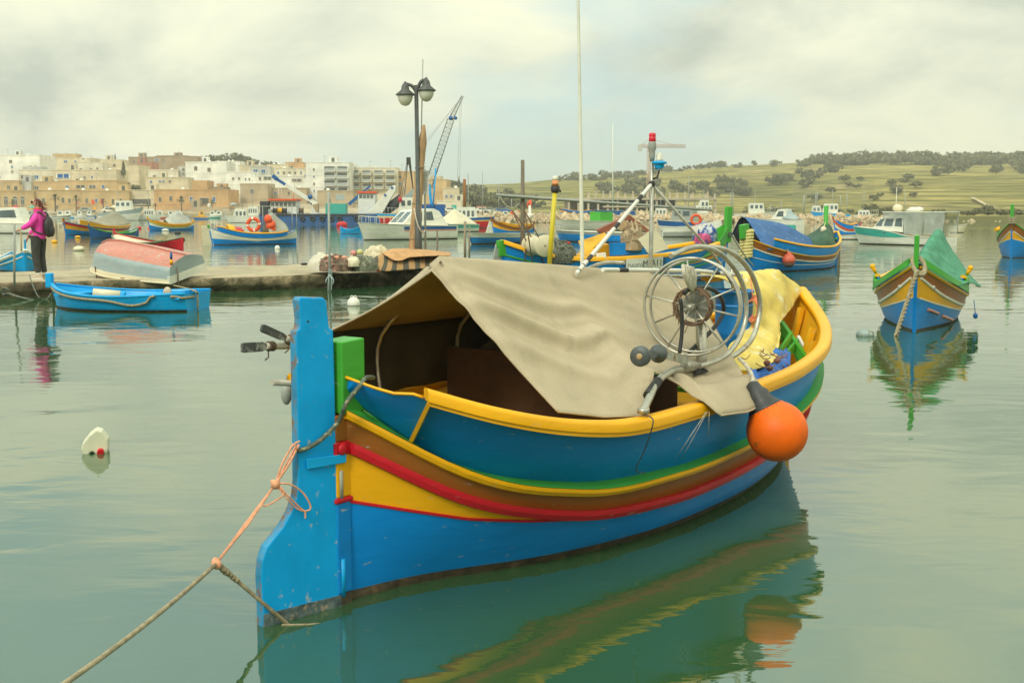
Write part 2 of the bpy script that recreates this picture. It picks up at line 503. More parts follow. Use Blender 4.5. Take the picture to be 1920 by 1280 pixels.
def build_hull():
    zlow = lambda t: min(interp(t, [(0, .455), (.05, .385), (.10, .318), (.16, .268), (.22, .232), (.26, .205), (.30, .19)]), H.zr(t) - 0.012) if t < 0.30 else H.zr(t) - 0.012
    planking(H, [lambda t: -0.32, lambda t: 0.042 + 0.01 * t, zlow, lambda t: H.zr(t), lambda t: H.zd(t)], [P['boot'], P['blue'], P['yellow'], P['brown'], P['brown']], boat)
    strake(H, H.zr, 0.051, 0.036, P['red'], boat, 'rubbing_strake', 0.004, 0.995, n=60)
    strake(H, lambda t: zlow(t), 0.014, 0.008, P['red'], boat, 'colour_line', 0.0, 0.27)
    strake(H, lambda t: H.zd(t) - 0.018, 0.037, 0.038, P['yellow'], boat, 'sheer_strake', 0.0, 0.995, n=60)
    # green covering board, rising towards the bulwark
    lup = lambda t: interp(t, [(0, .095), (.045, .055), (.07, .028), (.22, .022), (.38, .010), (1, .006)])
    foot = lambda t: max(0.055 if t < .5 else .02, H.b(t) - interp(t, [(0, .035), (.08, .088), (.22, .080), (.38, .045), (.6, .035), (1, .03)]))
    g = G()
    for s in (1, -1):
        rows = [[], [], []]
        for i in range(61):
            t = lerp(0.0, 0.995, i / 60); z = H.zd(t) + 0.004
            rows[0].append(H.at(t, s * (H.b(t) + 0.034), z - 0.001)); rows[1].append(H.at(t, s * max(0.0, H.b(t) - .10), z + lup(t))); rows[2].append(H.at(t, s * max(0.0, H.b(t) - .16), z - .02))
        g.grid(rows, sm=False, flip=s < 0)
    g.build('covering_board', P['green'], boat)
    # bulwark, rail
    T0 = 0.028
    hb = lambda t: max(0.02, H.b(t) + spl(H.fl_, t))
    head = lambda t: (hb(t) - 0.045) if t > T0 else lerp(0.075, hb(T0) - 0.045, t / T0)
    zh = lambda t: H.zt(t) + 0.002 if t > T0 else interp(t / T0, [(0, .995), (.35, .955), (.65, .930), (.85, .935), (1, H.zt(T0) + .002)])
    wall_strip(H, lambda t: H.zd(t) + lup(t) - .002, zh, foot, head, P['blue'], boat, 'bulwark', 0.002, 0.995, 0.03, n=90, inner=P['inner'])
    # thin yellow capping on the stern wings and the stanchion that ends them
    g = G()
    for s in (1, -1):
        pts = [H.at(T0 * k / 8, s * (head(T0 * k / 8) - 0.012), zh(T0 * k / 8) + 0.004) for k in range(9)]
        g = G(); g.tube(pts, 0.007, 6); g.build('wing_capping', P['yellow'], boat)
    g = G()
    for s in (1, -1):
        a = H.at(0.030, s * (head(0.030) + 0.016), H.zt(0.03)); b = H.at(0.050, s * (foot(0.050) + 0.016), H.zd(0.05) + .015)
        g = G(); g.bar(a, b, 0.05, 0.018, up=(0.2, -s, 0)); g.build('stanchion', P['yellow'], boat)
    rail_cap(H, lambda t: H.zt(t) + 0.020, lambda t: max(0.02, hb(t) - 0.040), 0.082, 0.052, P['yellow'], boat, 'rail', T0, 0.999, 80)
    rail_cap(H, lambda t: H.zt(t) - 0.014, lambda t: max(0.02, hb(t) - 0.022), 0.030, 0.026, P['yellow'], boat, 'rail_moulding', T0, 0.999, 80)
    # inner frames of the bulwark and the sole
    g = G()
    for s in (1, -1):
        for k in range(14):
            t = 0.10 + k * 0.066
            a = H.at(t, s * (foot(t) - .082), H.zd(t) - .005); b = H.at(t, s * (head(t) - .070), H.zt(t) - .012)
            g = G(); g.bar(a, b, 0.045, 0.035); g.build('timber', P['inner'], boat)
    g = G()
    for s in (1, -1):
        g.grid([[H.at(t, s * max(0.0, (H.b(t) - .09) * k), z(t)) for t in TS[1:-1]] for k, z in ((1.0, lambda t: H.zd(t) - .0), (.97, lambda t: H.zd(t) - .15), (0.0, lambda t: H.zd(t) - .15))], sm=False)
    g.build('sole', P['inner'], boat)
    for k, t in enumerate((.085, .73)):
        g = G(); z = H.zd(t) - .01
        g.box(H.at(t, 0, z), (0.14, 1.5 * (H.b(t) - .10), 0.03)); g.build('thwart', P['green'], boat)
    # stem posts
    for aft in (1, 0):
        g = G()
        if aft:
            zz = [(-0.3, 0.05, 0), (0.05, 0.452, 1), (0.452, .475, 3), (.475, .66, 2), (0.66, .72, 3), (.72, .835, 4)]
            for a, b, mi in zz:
                w = .085 if mi != 3 else .098
                g.box((-0.035, 0.0, (a + b) / 2), (0.085 if mi != 3 else .105, w, b - a), mi)
            g.build('sternpost', [P['boot'], P['blue'], P['yellow'], P['red'], P['brown']], boat, bevel=0.008)
            g = G()
            g.prism([(-0.055, .062, .84), (0.085, .062, .84), (0.085, .062, 1.158), (-0.055, .062, 1.150)], (0, -.124, 0))
            g.build('post_head', P['green'], boat, bevel=0.007)
            g = G(); g.lathe([(.024, 0), (.028, .006), (.024, .012), (.01, .016)], 12, 0, Matrix.Translation((-.05, -.048, .69)) @ Matrix.Rotation(R(90), 4, 'X')); g.build('strake_boss', P['red'], boat)
        else:
            g.bar(H.at(1, 0, -.3) + Vector((.02, 0, 0)), H.at(1, 0, 1.12) + Vector((.02, 0, 0)), .09, .07, up=(0, 1, 0)); g.build('stempost', P['yellow'], boat, bevel=.01)
P['inner'] = paint('ochre_inside_paint', (0.80, 0.40, 0.008), 0.10, 0.5)
build_hull()

def build_rudder():
    a, b = FB.z(487, 1172, 0), FB.z(634, 1132, 0)
    d = (a - b); d.z = 0; d.normalize(); n = Vector((-d.y, d.x, 0))
    off = b
    def on(px, py):
        q = FB.r @ ray(px, py); k = (off - FB.c).dot(n) / q.dot(n); return FB.c + q * k
    out = [(553, 562), (557, 556), (600, 557), (606, 562), (609, 590), (612, 614), (619, 617), (621, 680), (624, 800), (628, 917), (631, 1020), (633, 1100), (634, 1132),
           (560, 1152), (487, 1172), (485, 1110), (483, 1078), (486, 1048), (494, 1024), (506, 1008), (524, 986), (540, 958), (550, 930), (553, 900), (552, 800), (550, 700), (549, 620), (556, 614), (557, 598)]
    pts = [on(*p) for p in out]
    i = out.index((634, 1132)); j = out.index((487, 1172))
    pts[i].z = -.25; pts[j].z = -.25; pts[i + 1].z = -.25
    m = paint('chipped_light_blue_paint', (0.002, 0.34, 0.74), 0.15, st=(1.1, 1.1, .9))
    th = 0.05
    side = mat('bare_rudder_edge', (0.03, 0.26, 0.46), 0.6, 0.2, 8, wear=((0.22, 0.12, 0.06), 0.55, 16))
    g = G(); g.prism([p - n * th / 2 for p in pts], n * th, 0, 1)
    ru = g.build('rudder', [m, side], boat, bevel=0.007)
    # worn metal-bound foot
    q = [on(487, 1122) , on(634, 1092), on(634, 1116), on(487, 1150)]
    for k in q: pass
    g = G(); front = -1 if (n.dot(FB.c - off) < 0) else 1
    nn = n * front
    g.prism([p + nn * (th / 2 + .0005) for p in [on(488, 1148), on(632, 1112), on(633, 1134), on(488, 1174)]], nn * 0.006)
    g.build('foot_band', mat('bare_wet_wood', (0.075, 0.11, 0.11), 0.6, 0.4, 18, 0.5, 40, wear=((0.30, 0.25, 0.17), 0.4, 30)), ru)
    g = G(); g.prism([p + nn * (th / 2 + .002) for p in [on(566, 858), on(640, 848), on(640, 864), on(568, 877)]], nn * 0.012)
    g.build('hinge_strap', P['sky'], ru, bevel=.003)
    g = G(); p = on(634, 905); g.tube([on(633, 880) + nn * .02, on(634, 935) + nn * .02], .012, 8); g.build('pintle', P['grey'], ru)
    g = G(); g.tube([on(637, 1045) + nn * .02, on(638, 1115) + nn * .02], .013, 8); g.build('pintle', P['sky'], ru)
    g = G(); p = on(571, 602); g.tube([p + nn * .02, p + nn * (th / 2 + .001)], .005, 8); g.build('bolt_hole', P['black'], ru)
    return on, nn
rud_on, rud_n = build_rudder()

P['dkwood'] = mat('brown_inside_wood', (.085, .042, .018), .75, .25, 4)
P['shaded_cloth'] = mat('shade_toned_cloth', (.055, .05, .03), .9, .2, 4)  # shade of the covered interior put into the cloth colour
def build_interior():
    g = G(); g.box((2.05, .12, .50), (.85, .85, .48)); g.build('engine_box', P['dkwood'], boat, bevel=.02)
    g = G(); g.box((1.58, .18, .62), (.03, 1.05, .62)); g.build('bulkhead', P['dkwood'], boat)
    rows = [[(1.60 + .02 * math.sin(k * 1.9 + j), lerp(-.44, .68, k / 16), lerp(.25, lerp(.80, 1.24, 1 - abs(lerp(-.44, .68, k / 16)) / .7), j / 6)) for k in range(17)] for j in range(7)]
    g = G(); g.grid([[Vector(p) for p in r] for r in rows]); g.build('added_dark_screen', P['shaded_cloth'], boat, fix=False)  # sheet added to keep light from the bow out of the interior
    # hoops that carry the cover
    for al in (0.98, 1.65, 2.35):
        g = G(); g.tube(smooth_path([(al, .68, .72), (al, .67, 1.05), (al, .25, 1.36), (al, 0, 1.40)], 5), .012, 6); g.build('cover_hoop', P['steel'], boat)
    g = G(); g.tube([(.66, 0, 1.462), (1.5, 0, 1.392), (2.5, 0, 1.308), (3.1, 0, 1.23)], .016, 6); g.build('ridge_pole', P['steel'], boat)
build_interior()

def build_mast():
    al, z0 = 2.658, .25
    top = FB.lat(1223, 272, 0)
    g = G(); g.tube([(al, 0, z0), (al, 0, 1.5), (top.x, 0, top.z)], .012, 8, rfun=lambda u: .0135 if u < .6 else .0115)
    mast = g.build('mast', P['steel'], boat)
    # stripes of black tape on the white tubes
    bw = [mat('white_tube', (.66, .64, .54), .35, .08), P['black']]
    def taped(path, r, nt, name, th=.18):
        path = [Vector(p) for p in path]; g = G(); n = 60
        ln = []
        for k in range(n + 1):
            u = k / n * (len(path) - 1); i = min(int(u), len(path) - 2); ln.append(path[i].lerp(path[i + 1], u - i))
        g.tube(ln, r, 8, mf=lambda i, j: 1 if ((i / n * nt + .65) % 1.0) < th else 0)
        return g.build(name, bw, mast)
    ap = FB.lat(1222, 345, 0)
    taped([ap, FB.lat(1100, 490, .05), FB.lat(1080, 514, .07)], .0120, 5.2, 'stay_leg')
    g = G(); g.tube([ap, FB.lat(1330, 468, .12), FB.lat(1350, 494, .12), FB.lat(1380, 545, .14)], .0085, 6); g.build('stay_leg', P['steel'], mast)
    taped([FB.lat(1130, 506, .16), FB.lat(1240, 507, .16), FB.lat(1310, 508, .16), FB.lat(1390, 516, .16)], .013, 4.4, 'cross_bar', .2)
    g = G(); g.tube([FB.lat(1180, 517, .0), FB.lat(1300, 517, .0), FB.lat(1385, 517, .0)], .010, 8); g.build('cross_bar', P['steel'], mast)
    g = G(); g.tube([FB.lat(1372, 498, .16), FB.lat(1374, 545, .16)], .010, 6); g.build('cross_bar', P['steel'], mast)
    g = G(); g.ball(ap, .022, 10, 6); g.build('clamp', P['black'], mast)
    # lamps
    M = Matrix.Translation((top.x, 0, 0))
    z = lambda py: FB.lat(1223, py, 0).z
    g = G(); g.lathe([(.013, z(302)), (.018, z(292)), (.018, z(283)), (.024, z(280)), (.024, z(268)), (.022, z(266))], 14, 0, M); lamp = g.build('masthead_lamp', P['grey'], mast)
    g2 = G(); g2.lathe([(.021, z(267)), (.0215, z(258)), (.019, z(257)), (.0215, z(255)), (.020, z(250)), (.006, z(249))], 16, 0, M)
    lm = mat('red_lens', (.62, .015, .03), .2, .05); g2.build('red_lens', lm, mast)
    p = FB.lat(1235, 318, 0)
    M2 = Matrix.Translation((p.x, p.y - .0, 0)); z = lambda py: FB.lat(1235, py, 0).z
    p2 = FB.lat(1236, 318, .04); M2 = Matrix.Translation((p2.x, p2.y, 0))
    g = G(); g.tube([FB.lat(1222, 336, 0), FB.lat(1232, 333, .04), FB.lat(1236, 320, .04)], .006, 6)
    g.lathe([(.022, z(319)), (.03, z(313)), (.03, z(309)), (.045, z(308)), (.048, z(305)), (.026, z(303))], 16, 1, M2)
    g.lathe([(.024, z(304)), (.022, z(299)), (.02, z(298)), (.019, z(290)), (.008, z(288))], 14, 2, M2)
    g.build('riding_lamp', [P['black'], P['sky'], P['clear']], mast)
build_mast()

def build_poles():
    # whip aerial and yellow pole standing behind the cover
    b = FB.lat(1092, 496, -.05); t = FB.lat(1084, 4, -.05)
    d = (t - b)
    g = G(); g.tube([b - d * .28, b, b + d * .5, t, t + d * .45], .012, 8, rfun=lambda u: lerp(.014, .006, u)); g.build('aerial', P['white'], boat)
    b = FB.lat(1030, 496, -.1); t = FB.lat(1041, 352, -.1); d = t - b
    g = G(); g.tube([b - d * .8, b], .013, 8, 1); g.tube([b, b + d * .5, t], .0135, 8, 0)
    yp = g.build('lamp_pole', [mat('acid_yellow_pole', (.62, .50, .02), .4, .08), P['grey']], boat)
    s = (FB.lat(1041, 333, -.1) - FB.lat(1041, 357, -.1)).length / 24
    M = Matrix.Translation(FB.lat(1041, 358, -.1))
    g = G(); g.lathe([(6 * s, -4 * s), (8.5 * s, 0), (8.5 * s, 9 * s)], 12, 0, M); g.tube([M @ Vector((8 * s, -4 * s, 2 * s)), M @ Vector((12 * s, -4 * s, -1.5 * s))], 2.0 * s, 5, 0)
    g.lathe([(6.5 * s, 9 * s), (6.5 * s, 13 * s), (6.9 * s, 13.3 * s), (6.5 * s, 13.8 * s), (6.5 * s, 20 * s)], 12, 1, M)
    g.lathe([(6.0 * s, 20 * s), (6.0 * s, 24 * s), (3.5 * s, 28 * s), (1 * s, 28.5 * s)], 12, 2, M)
    g.build('pole_lamp', [P['black'], mat('amber_lens', (.66, .25, .08), .3), P['clear']], yp)
build_poles()

def build_hauler():
    LT = .60
    c = FB.lat(1300, 574, LT); s = 0.261 / 91          # metres per pixel here
    # wheel frame: axis towards the camera and a little left
    wd = FB.r @ Vector((-.39, -.92, 0)); wd.normalize()
    up = Vector((0, 0, 1)); rt = up.cross(wd).normalized(); up = wd.cross(rt)
    rt = -rt if (rt.dot(FB.r @ Vector((1, 0, 0))) < 0) else rt
    def wp(a, r, o=0.0): return c + rt * math.cos(a) * r + up * math.sin(a) * r + wd * o
    g = G()
    g.tube([FB.lat(1316, 745, LT - .05), FB.lat(1316, 690, LT), FB.lat(1314, 600, LT - .03)], .030, 12)
    base = g.build('net_hauler', P['steel'], boat)
    def ring(r, o, tr, name, a0=0, a1=2 * math.pi, n=56, m='steel', rx=1.0):
        g = G(); g.tube([wp(lerp(a0, a1, k / n), r, o) for k in range(n + 1)], tr, 8, cap=abs(a1 - a0) < 6.2); return g.build(name, P[m], base)
    ring(91 * s, .045, .0075, 'wheel_rim'); ring(88 * s, -.045, .0075, 'wheel_rim')
    ring(34 * s, .03, .0085, 'hub_ring', m='rust'); ring(34 * s, -.03, .0075, 'hub_ring', m='rust')
    for k in range(5):
        for sg, r in ((1, 91 * s), (-1, 88 * s)):
            a = 2 * math.pi * (k + (.5 if sg < 0 else 0)) / 5 + .42
            g = G(); g.tube([wp(a, 6 * s, sg * .022), wp(a, 34 * s, sg * .030), wp(a, r, sg * .045)], .0055, 6); g.build('spoke', P['steel'], base)
    g = G(); g.tube([c + wd * .075, c + wd * .05], .020, 12); g.tube([c + wd * .055, c - wd * .12], .014, 10); g.ball(c + wd * .074, .017, 8, 6)
    g.build('hub', P['steel'], base)
    # frayed rope round the hub
    g = G()
    for k in range(46):
        a = rng.uniform(0, 6.28); p = wp(a, 34 * s, .035); d = Vector((rng.uniform(-1, 1), rng.uniform(-1, 1), rng.uniform(-1.8, .3))) * .022
        g.tube([p, p + d * .5, p + d + Vector((0, 0, -.012))], .0022, 4)
    g.build('frayed_twine', mat('rust_twine', (.27, .17, .09), .9, .3), base)['kind'] = 'stuff'
    # hydraulic motor and hoses
    g = G(); g.tube([c - wd * .05, c - wd * .20], .075, 16); g.tube([c - wd * .20, c - wd * .26], .05, 12); g.box(c - wd * .15 + up * .07, (.10, .08, .06)); g.build('motor', P['grey'], base)
    g = G(); g.tube(smooth_path([FB.lat(1283, 550, LT), FB.lat(1296, 541, LT), FB.lat(1326, 540, LT), FB.lat(1348, 552, LT), FB.lat(1357, 580, LT - .04), FB.lat(1346, 605, LT - .04), FB.lat(1322, 632, LT - .04), FB.lat(1292, 660, LT - .04)], 5), .0125, 8); g.build('hose', P['black'], base)
    g = G(); g.tube(smooth_path([FB.lat(1276, 560, LT), FB.lat(1279, 600, LT), FB.lat(1278, 630, LT), FB.lat(1274, 662, LT)], 5), .011, 8); g.build('hose', P['black'], base)
    # guard hoops on the bow side of the wheel
    for k, (dx, dy) in enumerate(((0, 0), (29, 0))):
        pts = [(1258, 480), (1290, 466), (1318, 463), (1350, 475), (1378, 505), (1396, 545), (1399, 590), (1388, 630), (1366, 662), (1340, 678), (1312, 686)]
        if k: pts = [(1318, 464), (1352, 466), (1384, 482), (1410, 515), (1424, 560), (1422, 600), (1408, 638), (1380, 664), (1350, 678), (1316, 687)]
        lt = LT + .06 if not k else LT - .06
        g = G(); g.tube(smooth_path([FB.lat(x, y, lt) for x, y in pts], 5), .0145 if not k else .0155, 8); g.build('guard_hoop', P['steel'], base)
    # arm with the two rollers
    J = FB.lat(1290, 684, LT + .06)
    g = G(); g.tube([FB.lat(1318, 690, LT), J, FB.lat(1283, 688, LT + .07)], .026, 12); g.tube(smooth_path([FB.lat(1300, 690, LT + .05), FB.lat(1262, 694, LT + .07), FB.lat(1232, 716, LT + .11), FB.lat(1220, 740, LT + .15), FB.lat(1205, 772, LT + .19)], 5), .0195, 10)
    g.tube([FB.lat(1206, 774, LT + .19), FB.lat(1206, 764, LT + .19)], .030, 12); g.build('arm', P['steel'], base)
    g = G(); g.tube([FB.lat(1234, 714, LT + .11), FB.lat(1214, 742, LT + .14)], .024, 10); g.build('tape_wrap', P['black'], base)
    g = G(); a = FB.lat(1288, 676, LT + .08); b = FB.lat(1245, 664, LT + .10); g.bar(a, b, .016, .040); g.build('roller_bracket', P['steel'], base)
    rub = mat('worn_rubber', (.065, .075, .07), .45, .25, 20, .1)
    p = FB.lat(1234, 663, LT + .11); e = (FB.lat(1200, 668, LT + .16) - p).normalized()
    def roll(path, name):
        g = G(); zax = e; xax = zax.orthogonal().normalized(); yax = zax.cross(xax)
        M = Matrix((xax, yax, zax)).transposed().to_4x4(); M.translation = p
        g.lathe(path, 18, 0, M); return g.build(name, rub, base)
    roll([(.006, -.055), (.02, -.045), (.042, -.025), (.047, 0), (.042, .02), (.022, .045), (.02, .06), (.02, .072)], 'roller')
    q = FB.lat(1200, 668, LT + .16); zax = (FB.r @ Vector((-.35, -.93, .05))).normalized(); xax = zax.orthogonal().normalized(); M = Matrix((xax, zax.cross(xax), zax)).transposed().to_4x4(); M.translation = q
    g = G(); g.lathe([(.012, -.03), (.045, -.028), (.050, -.02), (.050, .0), (.046, .006), (.02, .008)], 20, 0, M); g.build('roller', rub, base)
    g = G(); g.lathe([(.015, .007), (.015, .013), (.005, .015)], 12, 0, M); g.build('roller_bolt', P['wood'], base)
    # brush-like cleat under the arm
    g = G()
    for k in range(9):
        a = FB.lat(1306 + k * 2.6, 689 + 1.5 * abs(k - 4), LT + .06); b = FB.lat(1302 + k * 3.1, 704 - k * 1.0, LT + .075); g.bar(a, b, .008, .008)
    g.build('line_stripper', P['black'], base)
    # pale rope tied over the rim
    g = G()
    for k in range(5):
        g.tube(smooth_path([FB.lat(1281 + 4 * k, 497 + k, LT), FB.lat(1283 + 5 * k, 515, LT + .02), FB.lat(1290 + 3 * k, 532, LT + .02), FB.lat(1298 + k, 546, LT + .01)], 4), .011, 6)
    g.build('rope_binding', P['paler'], base)
build_hauler()

# ------------------------------------------------------------------ what lies on the foreground boat
def canvas_mat(name, c, tint=None):
    m = mat(name, c, 0.9, 0.10, 2.2, bump=0.55, bscale=220, wear=(tuple(x * 1.14 for x in c), 0.45, 140.0), dirt=(tuple(x * .80 for x in c), .3, 5.0))
    return m
P['canvas'] = canvas_mat('beige_canvas', (0.47, 0.385, 0.25))
def cloth_obj(name, rows, m, label, cat, thick=0.006, parent=None):
    g = G(); g.grid(rows); o = g.build(name, m, parent, fix=False)
    md = o.modifiers.new('cloth', 'SOLIDIFY'); md.thickness = thick; md.offset = 0
    if label: tag(o, label, cat)
    return o
def build_cover():
    top = [(0, Vector((.610, 0, 1.424))), (.03, Vector((.66, 0, 1.487))), (.15, Vector((.86, 0, 1.472))), (.3, Vector((1.15, 0, 1.45))), (.6, Vector((1.9, 0, 1.39))), (.85, Vector((2.65, 0, 1.325))), (1, Vector((3.14, 0, 1.262)))]
    bot = [(0, Vector((.70, -.655, .81))), (.2, Vector((1.02, -.70, .745))), (.35, Vector((1.32, -.735, .712))), (.42, Vector((1.46, -.69, .80))), (.48, Vector((1.58, -.64, .895))), (.54, Vector((1.66, -.74, .83))), (.60, Vector((1.74, -.905, .675))), (.8, Vector((2.02, -.915, .655))), (1, Vector((2.30, -.895, .66)))]
    def ev(tab, a):
        for (u, p), (v, q) in zip(tab, tab[1:]):
            if a <= v: return p.lerp(q, (a - u) / (v - u))
        return tab[-1][1]
    NA, NR = 96, 60
    rows = []
    for j in range(NR + 1):
        r = j / NR; row = []
        for i in range(NA + 1):
            a = i / NA
            p = ev(top, a).lerp(ev(bot, a), r)
            nrm = Vector((-.1, -.78, .62))
            sag = -0.075 * math.sin(math.pi * min(1, r * 1.0)) * math.sin(math.pi * min(1, a * .95 + .03))
            # the flap over the rail hangs straight down
            if a > .57 and r > .80: p = p + Vector((0, -.035 * math.sin(math.pi * (r - .8) / .2 * .5), .06 * math.sin(math.pi * (r - .8) / .2)))
            # long soft folds running from the peak down towards the hauler
            q = r - 0.62 * a
            env = min(1, (a + .03) * 7) * max(0, 1 - a / .92) ** .55 * math.sin(math.pi * min(1, max(0, r * .98))) ** .55
            fold = 0
            for ctr, wd, am in ((.07, .045, .050), (.28, .05, .066), (-.13, .06, .036), (.52, .06, .040), (-.30, .05, .022), (.40, .02, .010), (.17, .018, .010), (-.04, .02, .008)):
                fold += am * math.exp(-((q - ctr + .04 * math.sin(2.4 * a) - .25 * a * ctr) / wd) ** 2)
            fold += .005 * noise.noise(Vector((a * 5, r * 5, 2))) + .006 * noise.noise(Vector((a * 14 + r * 6, r * 9, 5)))
            p = p + nrm * (sag + fold * env * (1 - .35 * a))
            row.append(p)
        rows.append(row)
    # far half, seen from underneath, and the curtain that hangs inside the far rail
    far = []
    for j in range(1, 25):
        r = j / 24; row = []
        for i in range(NA + 1):
            a = i / NA; p = ev(top, a)
            e = Vector((lerp(.63, 3.3, a), .72, 1.088)); q = p.lerp(e, r)
            q += Vector((0, -.2, -.55)) * (.06 * math.sin(math.pi * r) * (.5 + .5 * math.sin(math.pi * a)))
            row.append(q)
        far.append(row)
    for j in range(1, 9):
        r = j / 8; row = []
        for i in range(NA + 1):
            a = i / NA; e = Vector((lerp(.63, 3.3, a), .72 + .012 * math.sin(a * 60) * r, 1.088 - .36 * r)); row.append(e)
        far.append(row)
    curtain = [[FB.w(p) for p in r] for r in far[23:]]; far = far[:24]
    allrows = far[::-1] + rows
    allrows = [[FB.w(p) for p in r] for r in allrows]
    o = cloth_obj('canvas_cover', allrows, P['canvas'], 'beige canvas cover draped over the foreground boat', 'canvas cover', .008)
    o.data.materials.clear(); o.data.materials.append(mat('shaded_canvas_underside', (.26, .215, .105), .95, .15, 3)); o.data.materials.append(P['canvas']); o.modifiers['cloth'].material_offset = 1; o.modifiers['cloth'].material_offset_rim = 1  # underside of the same canvas, its shade put into a darker colour
    cu = cloth_obj('side_curtain', curtain, P['shaded_cloth'], None, None); cu.parent = o
    # hems and eyelets
    g = G()
    hem = [r[0] for r in allrows]
    g.tube([p for p in hem], .006, 5)
    g.tube(allrows[-1], .006, 5); g.build('hem', P['canvas'], o)
    for (px, py) in ((826, 492), (803, 497)):
        g = G(); p = FB.w(FB.lat(px, py, .03 if px > 820 else -.03)); d = ray(px, py).normalized()
        g.tube([p - d * .012, p + d * .01], .007, 10); g.build('eyelet', P['rust'], o)
build_cover()

def build_bow_gear():
    c = mat('yellow_tarpaulin', (0.66, 0.50, 0.11), 0.75, 0.14, 4, 0.35, 30, wear=((0.72, 0.66, 0.40), 0.4, 7))
    K = [  # rows from the far edge over the ridge to the near edge, picture point and lateral place in the boat
        [(1325, 530, -.30), (1380, 520, -.30), (1430, 520, -.25), (1478, 530, -.15), (1496, 552, -.04)],
        [(1312, 516, -.05), (1370, 511, -.05), (1420, 508, -.02), (1462, 512, .02), (1504, 547, .04)],
        [(1390, 540, .10), (1405, 543, .12), (1425, 545, .15), (1463, 548, .15), (1496, 560, .08)],
        [(1393, 580, .15), (1408, 588, .20), (1428, 590, .22), (1462, 585, .22), (1484, 578, .14)],
        [(1395, 622, .22), (1412, 626, .26), (1432, 625, .30), (1455, 612, .30), (1468, 598, .24)],
        [(1360, 655, .36), (1404, 664, .42), (1436, 665, .46), (1452, 650, .40), (1464, 612, .28)],
        [(1370, 700, .50), (1415, 694, .52), (1445, 682, .54), (1458, 660, .44), (1464, 616, .29)]]
    base = [[FB.lat(*k) for k in r] for r in K]
    cols = [smooth_path(r, 7) for r in base]
    n = len(cols[0]); colsT = [smooth_path([cols[k][i] for k in range(len(cols))], 7) for i in range(n)]
    rows = [[colsT[i][k] for i in range(n)] for k in range(len(colsT[0]))]
    for r in rows:
        for i, p in enumerate(r): r[i] = FB.w(p + Vector((.2, -.7, .6)) * (.030 * noise.noise(p * 5.0) + .016 * noise.noise(p * 13) + .012 * abs(noise.noise(p * 9 + Vector((3, 1, 1))))))
    o = cloth_obj('yellow_tarpaulin', rows, c, 'crumpled yellow tarpaulin tied over the bow of the foreground boat', 'tarpaulin', .005)
    g = G(); k = FB.lat(1503, 549, .02); g.ball(FB.w(k), .05, 10, 7, 0, (1.3, .8, .6), .6, 2); g.build('knot', c, o)
    # blue barrel
    p = FB.lat(1376, 585, .10); r = .125
    zt = FB.lat(1376, 543, .10).z
    b = thing('blue_barrel', 'open blue plastic barrel standing behind the net hauler wheel', 'barrel', FB.w((p.x, p.y, 0)), MB_A)
    M = Matrix.Identity(4); bl = mat('blue_plastic', (.012, .20, .52), .4, .08, 6, wear=((.25, .40, .5), .1, 15))
    g = G(); g.lathe([(r * .9, zt - .48), (r, zt - .46), (r, zt - .30), (r * 1.03, zt - .29), (r, zt - .27), (r, zt - .02), (r * 1.06, zt - .018), (r * 1.06, zt), (r * .96, zt), (r * .95, zt - .25)], 26, 0, M, cap=False); g.lathe([(.001, zt - .4), (r * .95, zt - .4)], 20, 0, M, cap=False)
    g.build('barrel_body', bl, b)
    g = G(); g.lathe([(r * 1.0, zt - .115), (r * 1.035, zt - .11), (r * 1.035, zt - .10), (r * 1.0, zt - .095)], 26, 0, M, cap=False); g.build('barrel_hoop', bl, b)
    # orange rope coil
    cc = FB.lat(1412, 582, .24); g = G()
    for k in range(9):
        pts = []
        for q in range(25):
            a = 2 * math.pi * q / 24; rr = .044 + .006 * rng.random(); pts.append(cc + Vector((.010 * (k - 4) * .6 + .004 * math.sin(5 * a + k), (rr * math.cos(a) + .004 * (k % 3)) * -.9, rr * 1.5 * math.sin(a) + .003 * k)))
        g.tube([FB.w(x) for x in pts], .0058, 5, cap=False)
    g.tube([FB.w(x) for x in smooth_path([cc + Vector((0, 0, .06)), cc + Vector((.0, .01, .13)), FB.lat(1407, 515, .03)], 4)], .004, 5)
    g.tube([FB.w(x) for x in smooth_path([cc + Vector((0, -.02, -.05)), cc + Vector((0, .0, -.12)), cc + Vector((0.02, -.03, -.16))], 4)], .004, 5)
    tag(g.build('rope_coil', mat('orange_rope', (.70, .22, .09), .85, .15, 40, .5, 150)), 'coil of orange rope hanging against the yellow tarpaulin', 'rope')
    # blue net cloth with floats
    g = G(); cm = mat('blue_netting', (.03, .13, .42), .85, .35, 14, .6, 60, wear=((.25, .20, .15), .3, 12))
    rows = []
    for j in range(15):
        row = []
        for i in range(23):
            px = lerp(1402, 1482, i / 22); py = lerp(664, 722, j / 14) - (i / 22) * 6
            lt = lerp(.36, .70, j / 14) + .06 * (i / 22)
            p = FB.lat(px, py, lt); q = p * 7; p = p + Vector((0, 0, .07 * noise.noise(q) + .035 * noise.noise(q * 3)))
            row.append(FB.w(p))
        rows.append(row)
    g.grid(rows); nb = tag(g.build('net_bundle', cm), 'heap of blue netting with brown floats inside the bow of the foreground boat', 'net')
    for x, y in ((1438, 684), (1443, 694), (1457, 680)):
        g = G(); g.ball(FB.w(FB.lat(x, y - 4, .60)), .022, 10, 7, 0, (1, 1, .85)); g.build('float', mat('brown_float', (.20, .075, .04), .6), nb)
    g = G()
    for k in range(14):
        a = FB.lat(rng.uniform(1405, 1480), rng.uniform(662, 700), .56); b = a + Vector((rng.uniform(-.15, .15), rng.uniform(-.12, .12), .02)); g.tube([FB.w(x) for x in catenary(a + Vector((0, 0, .03)), b, .02, 5)], .003, 4)
    g.build('twine', mat('brown_twine', (.28, .15, .09), .9), nb)
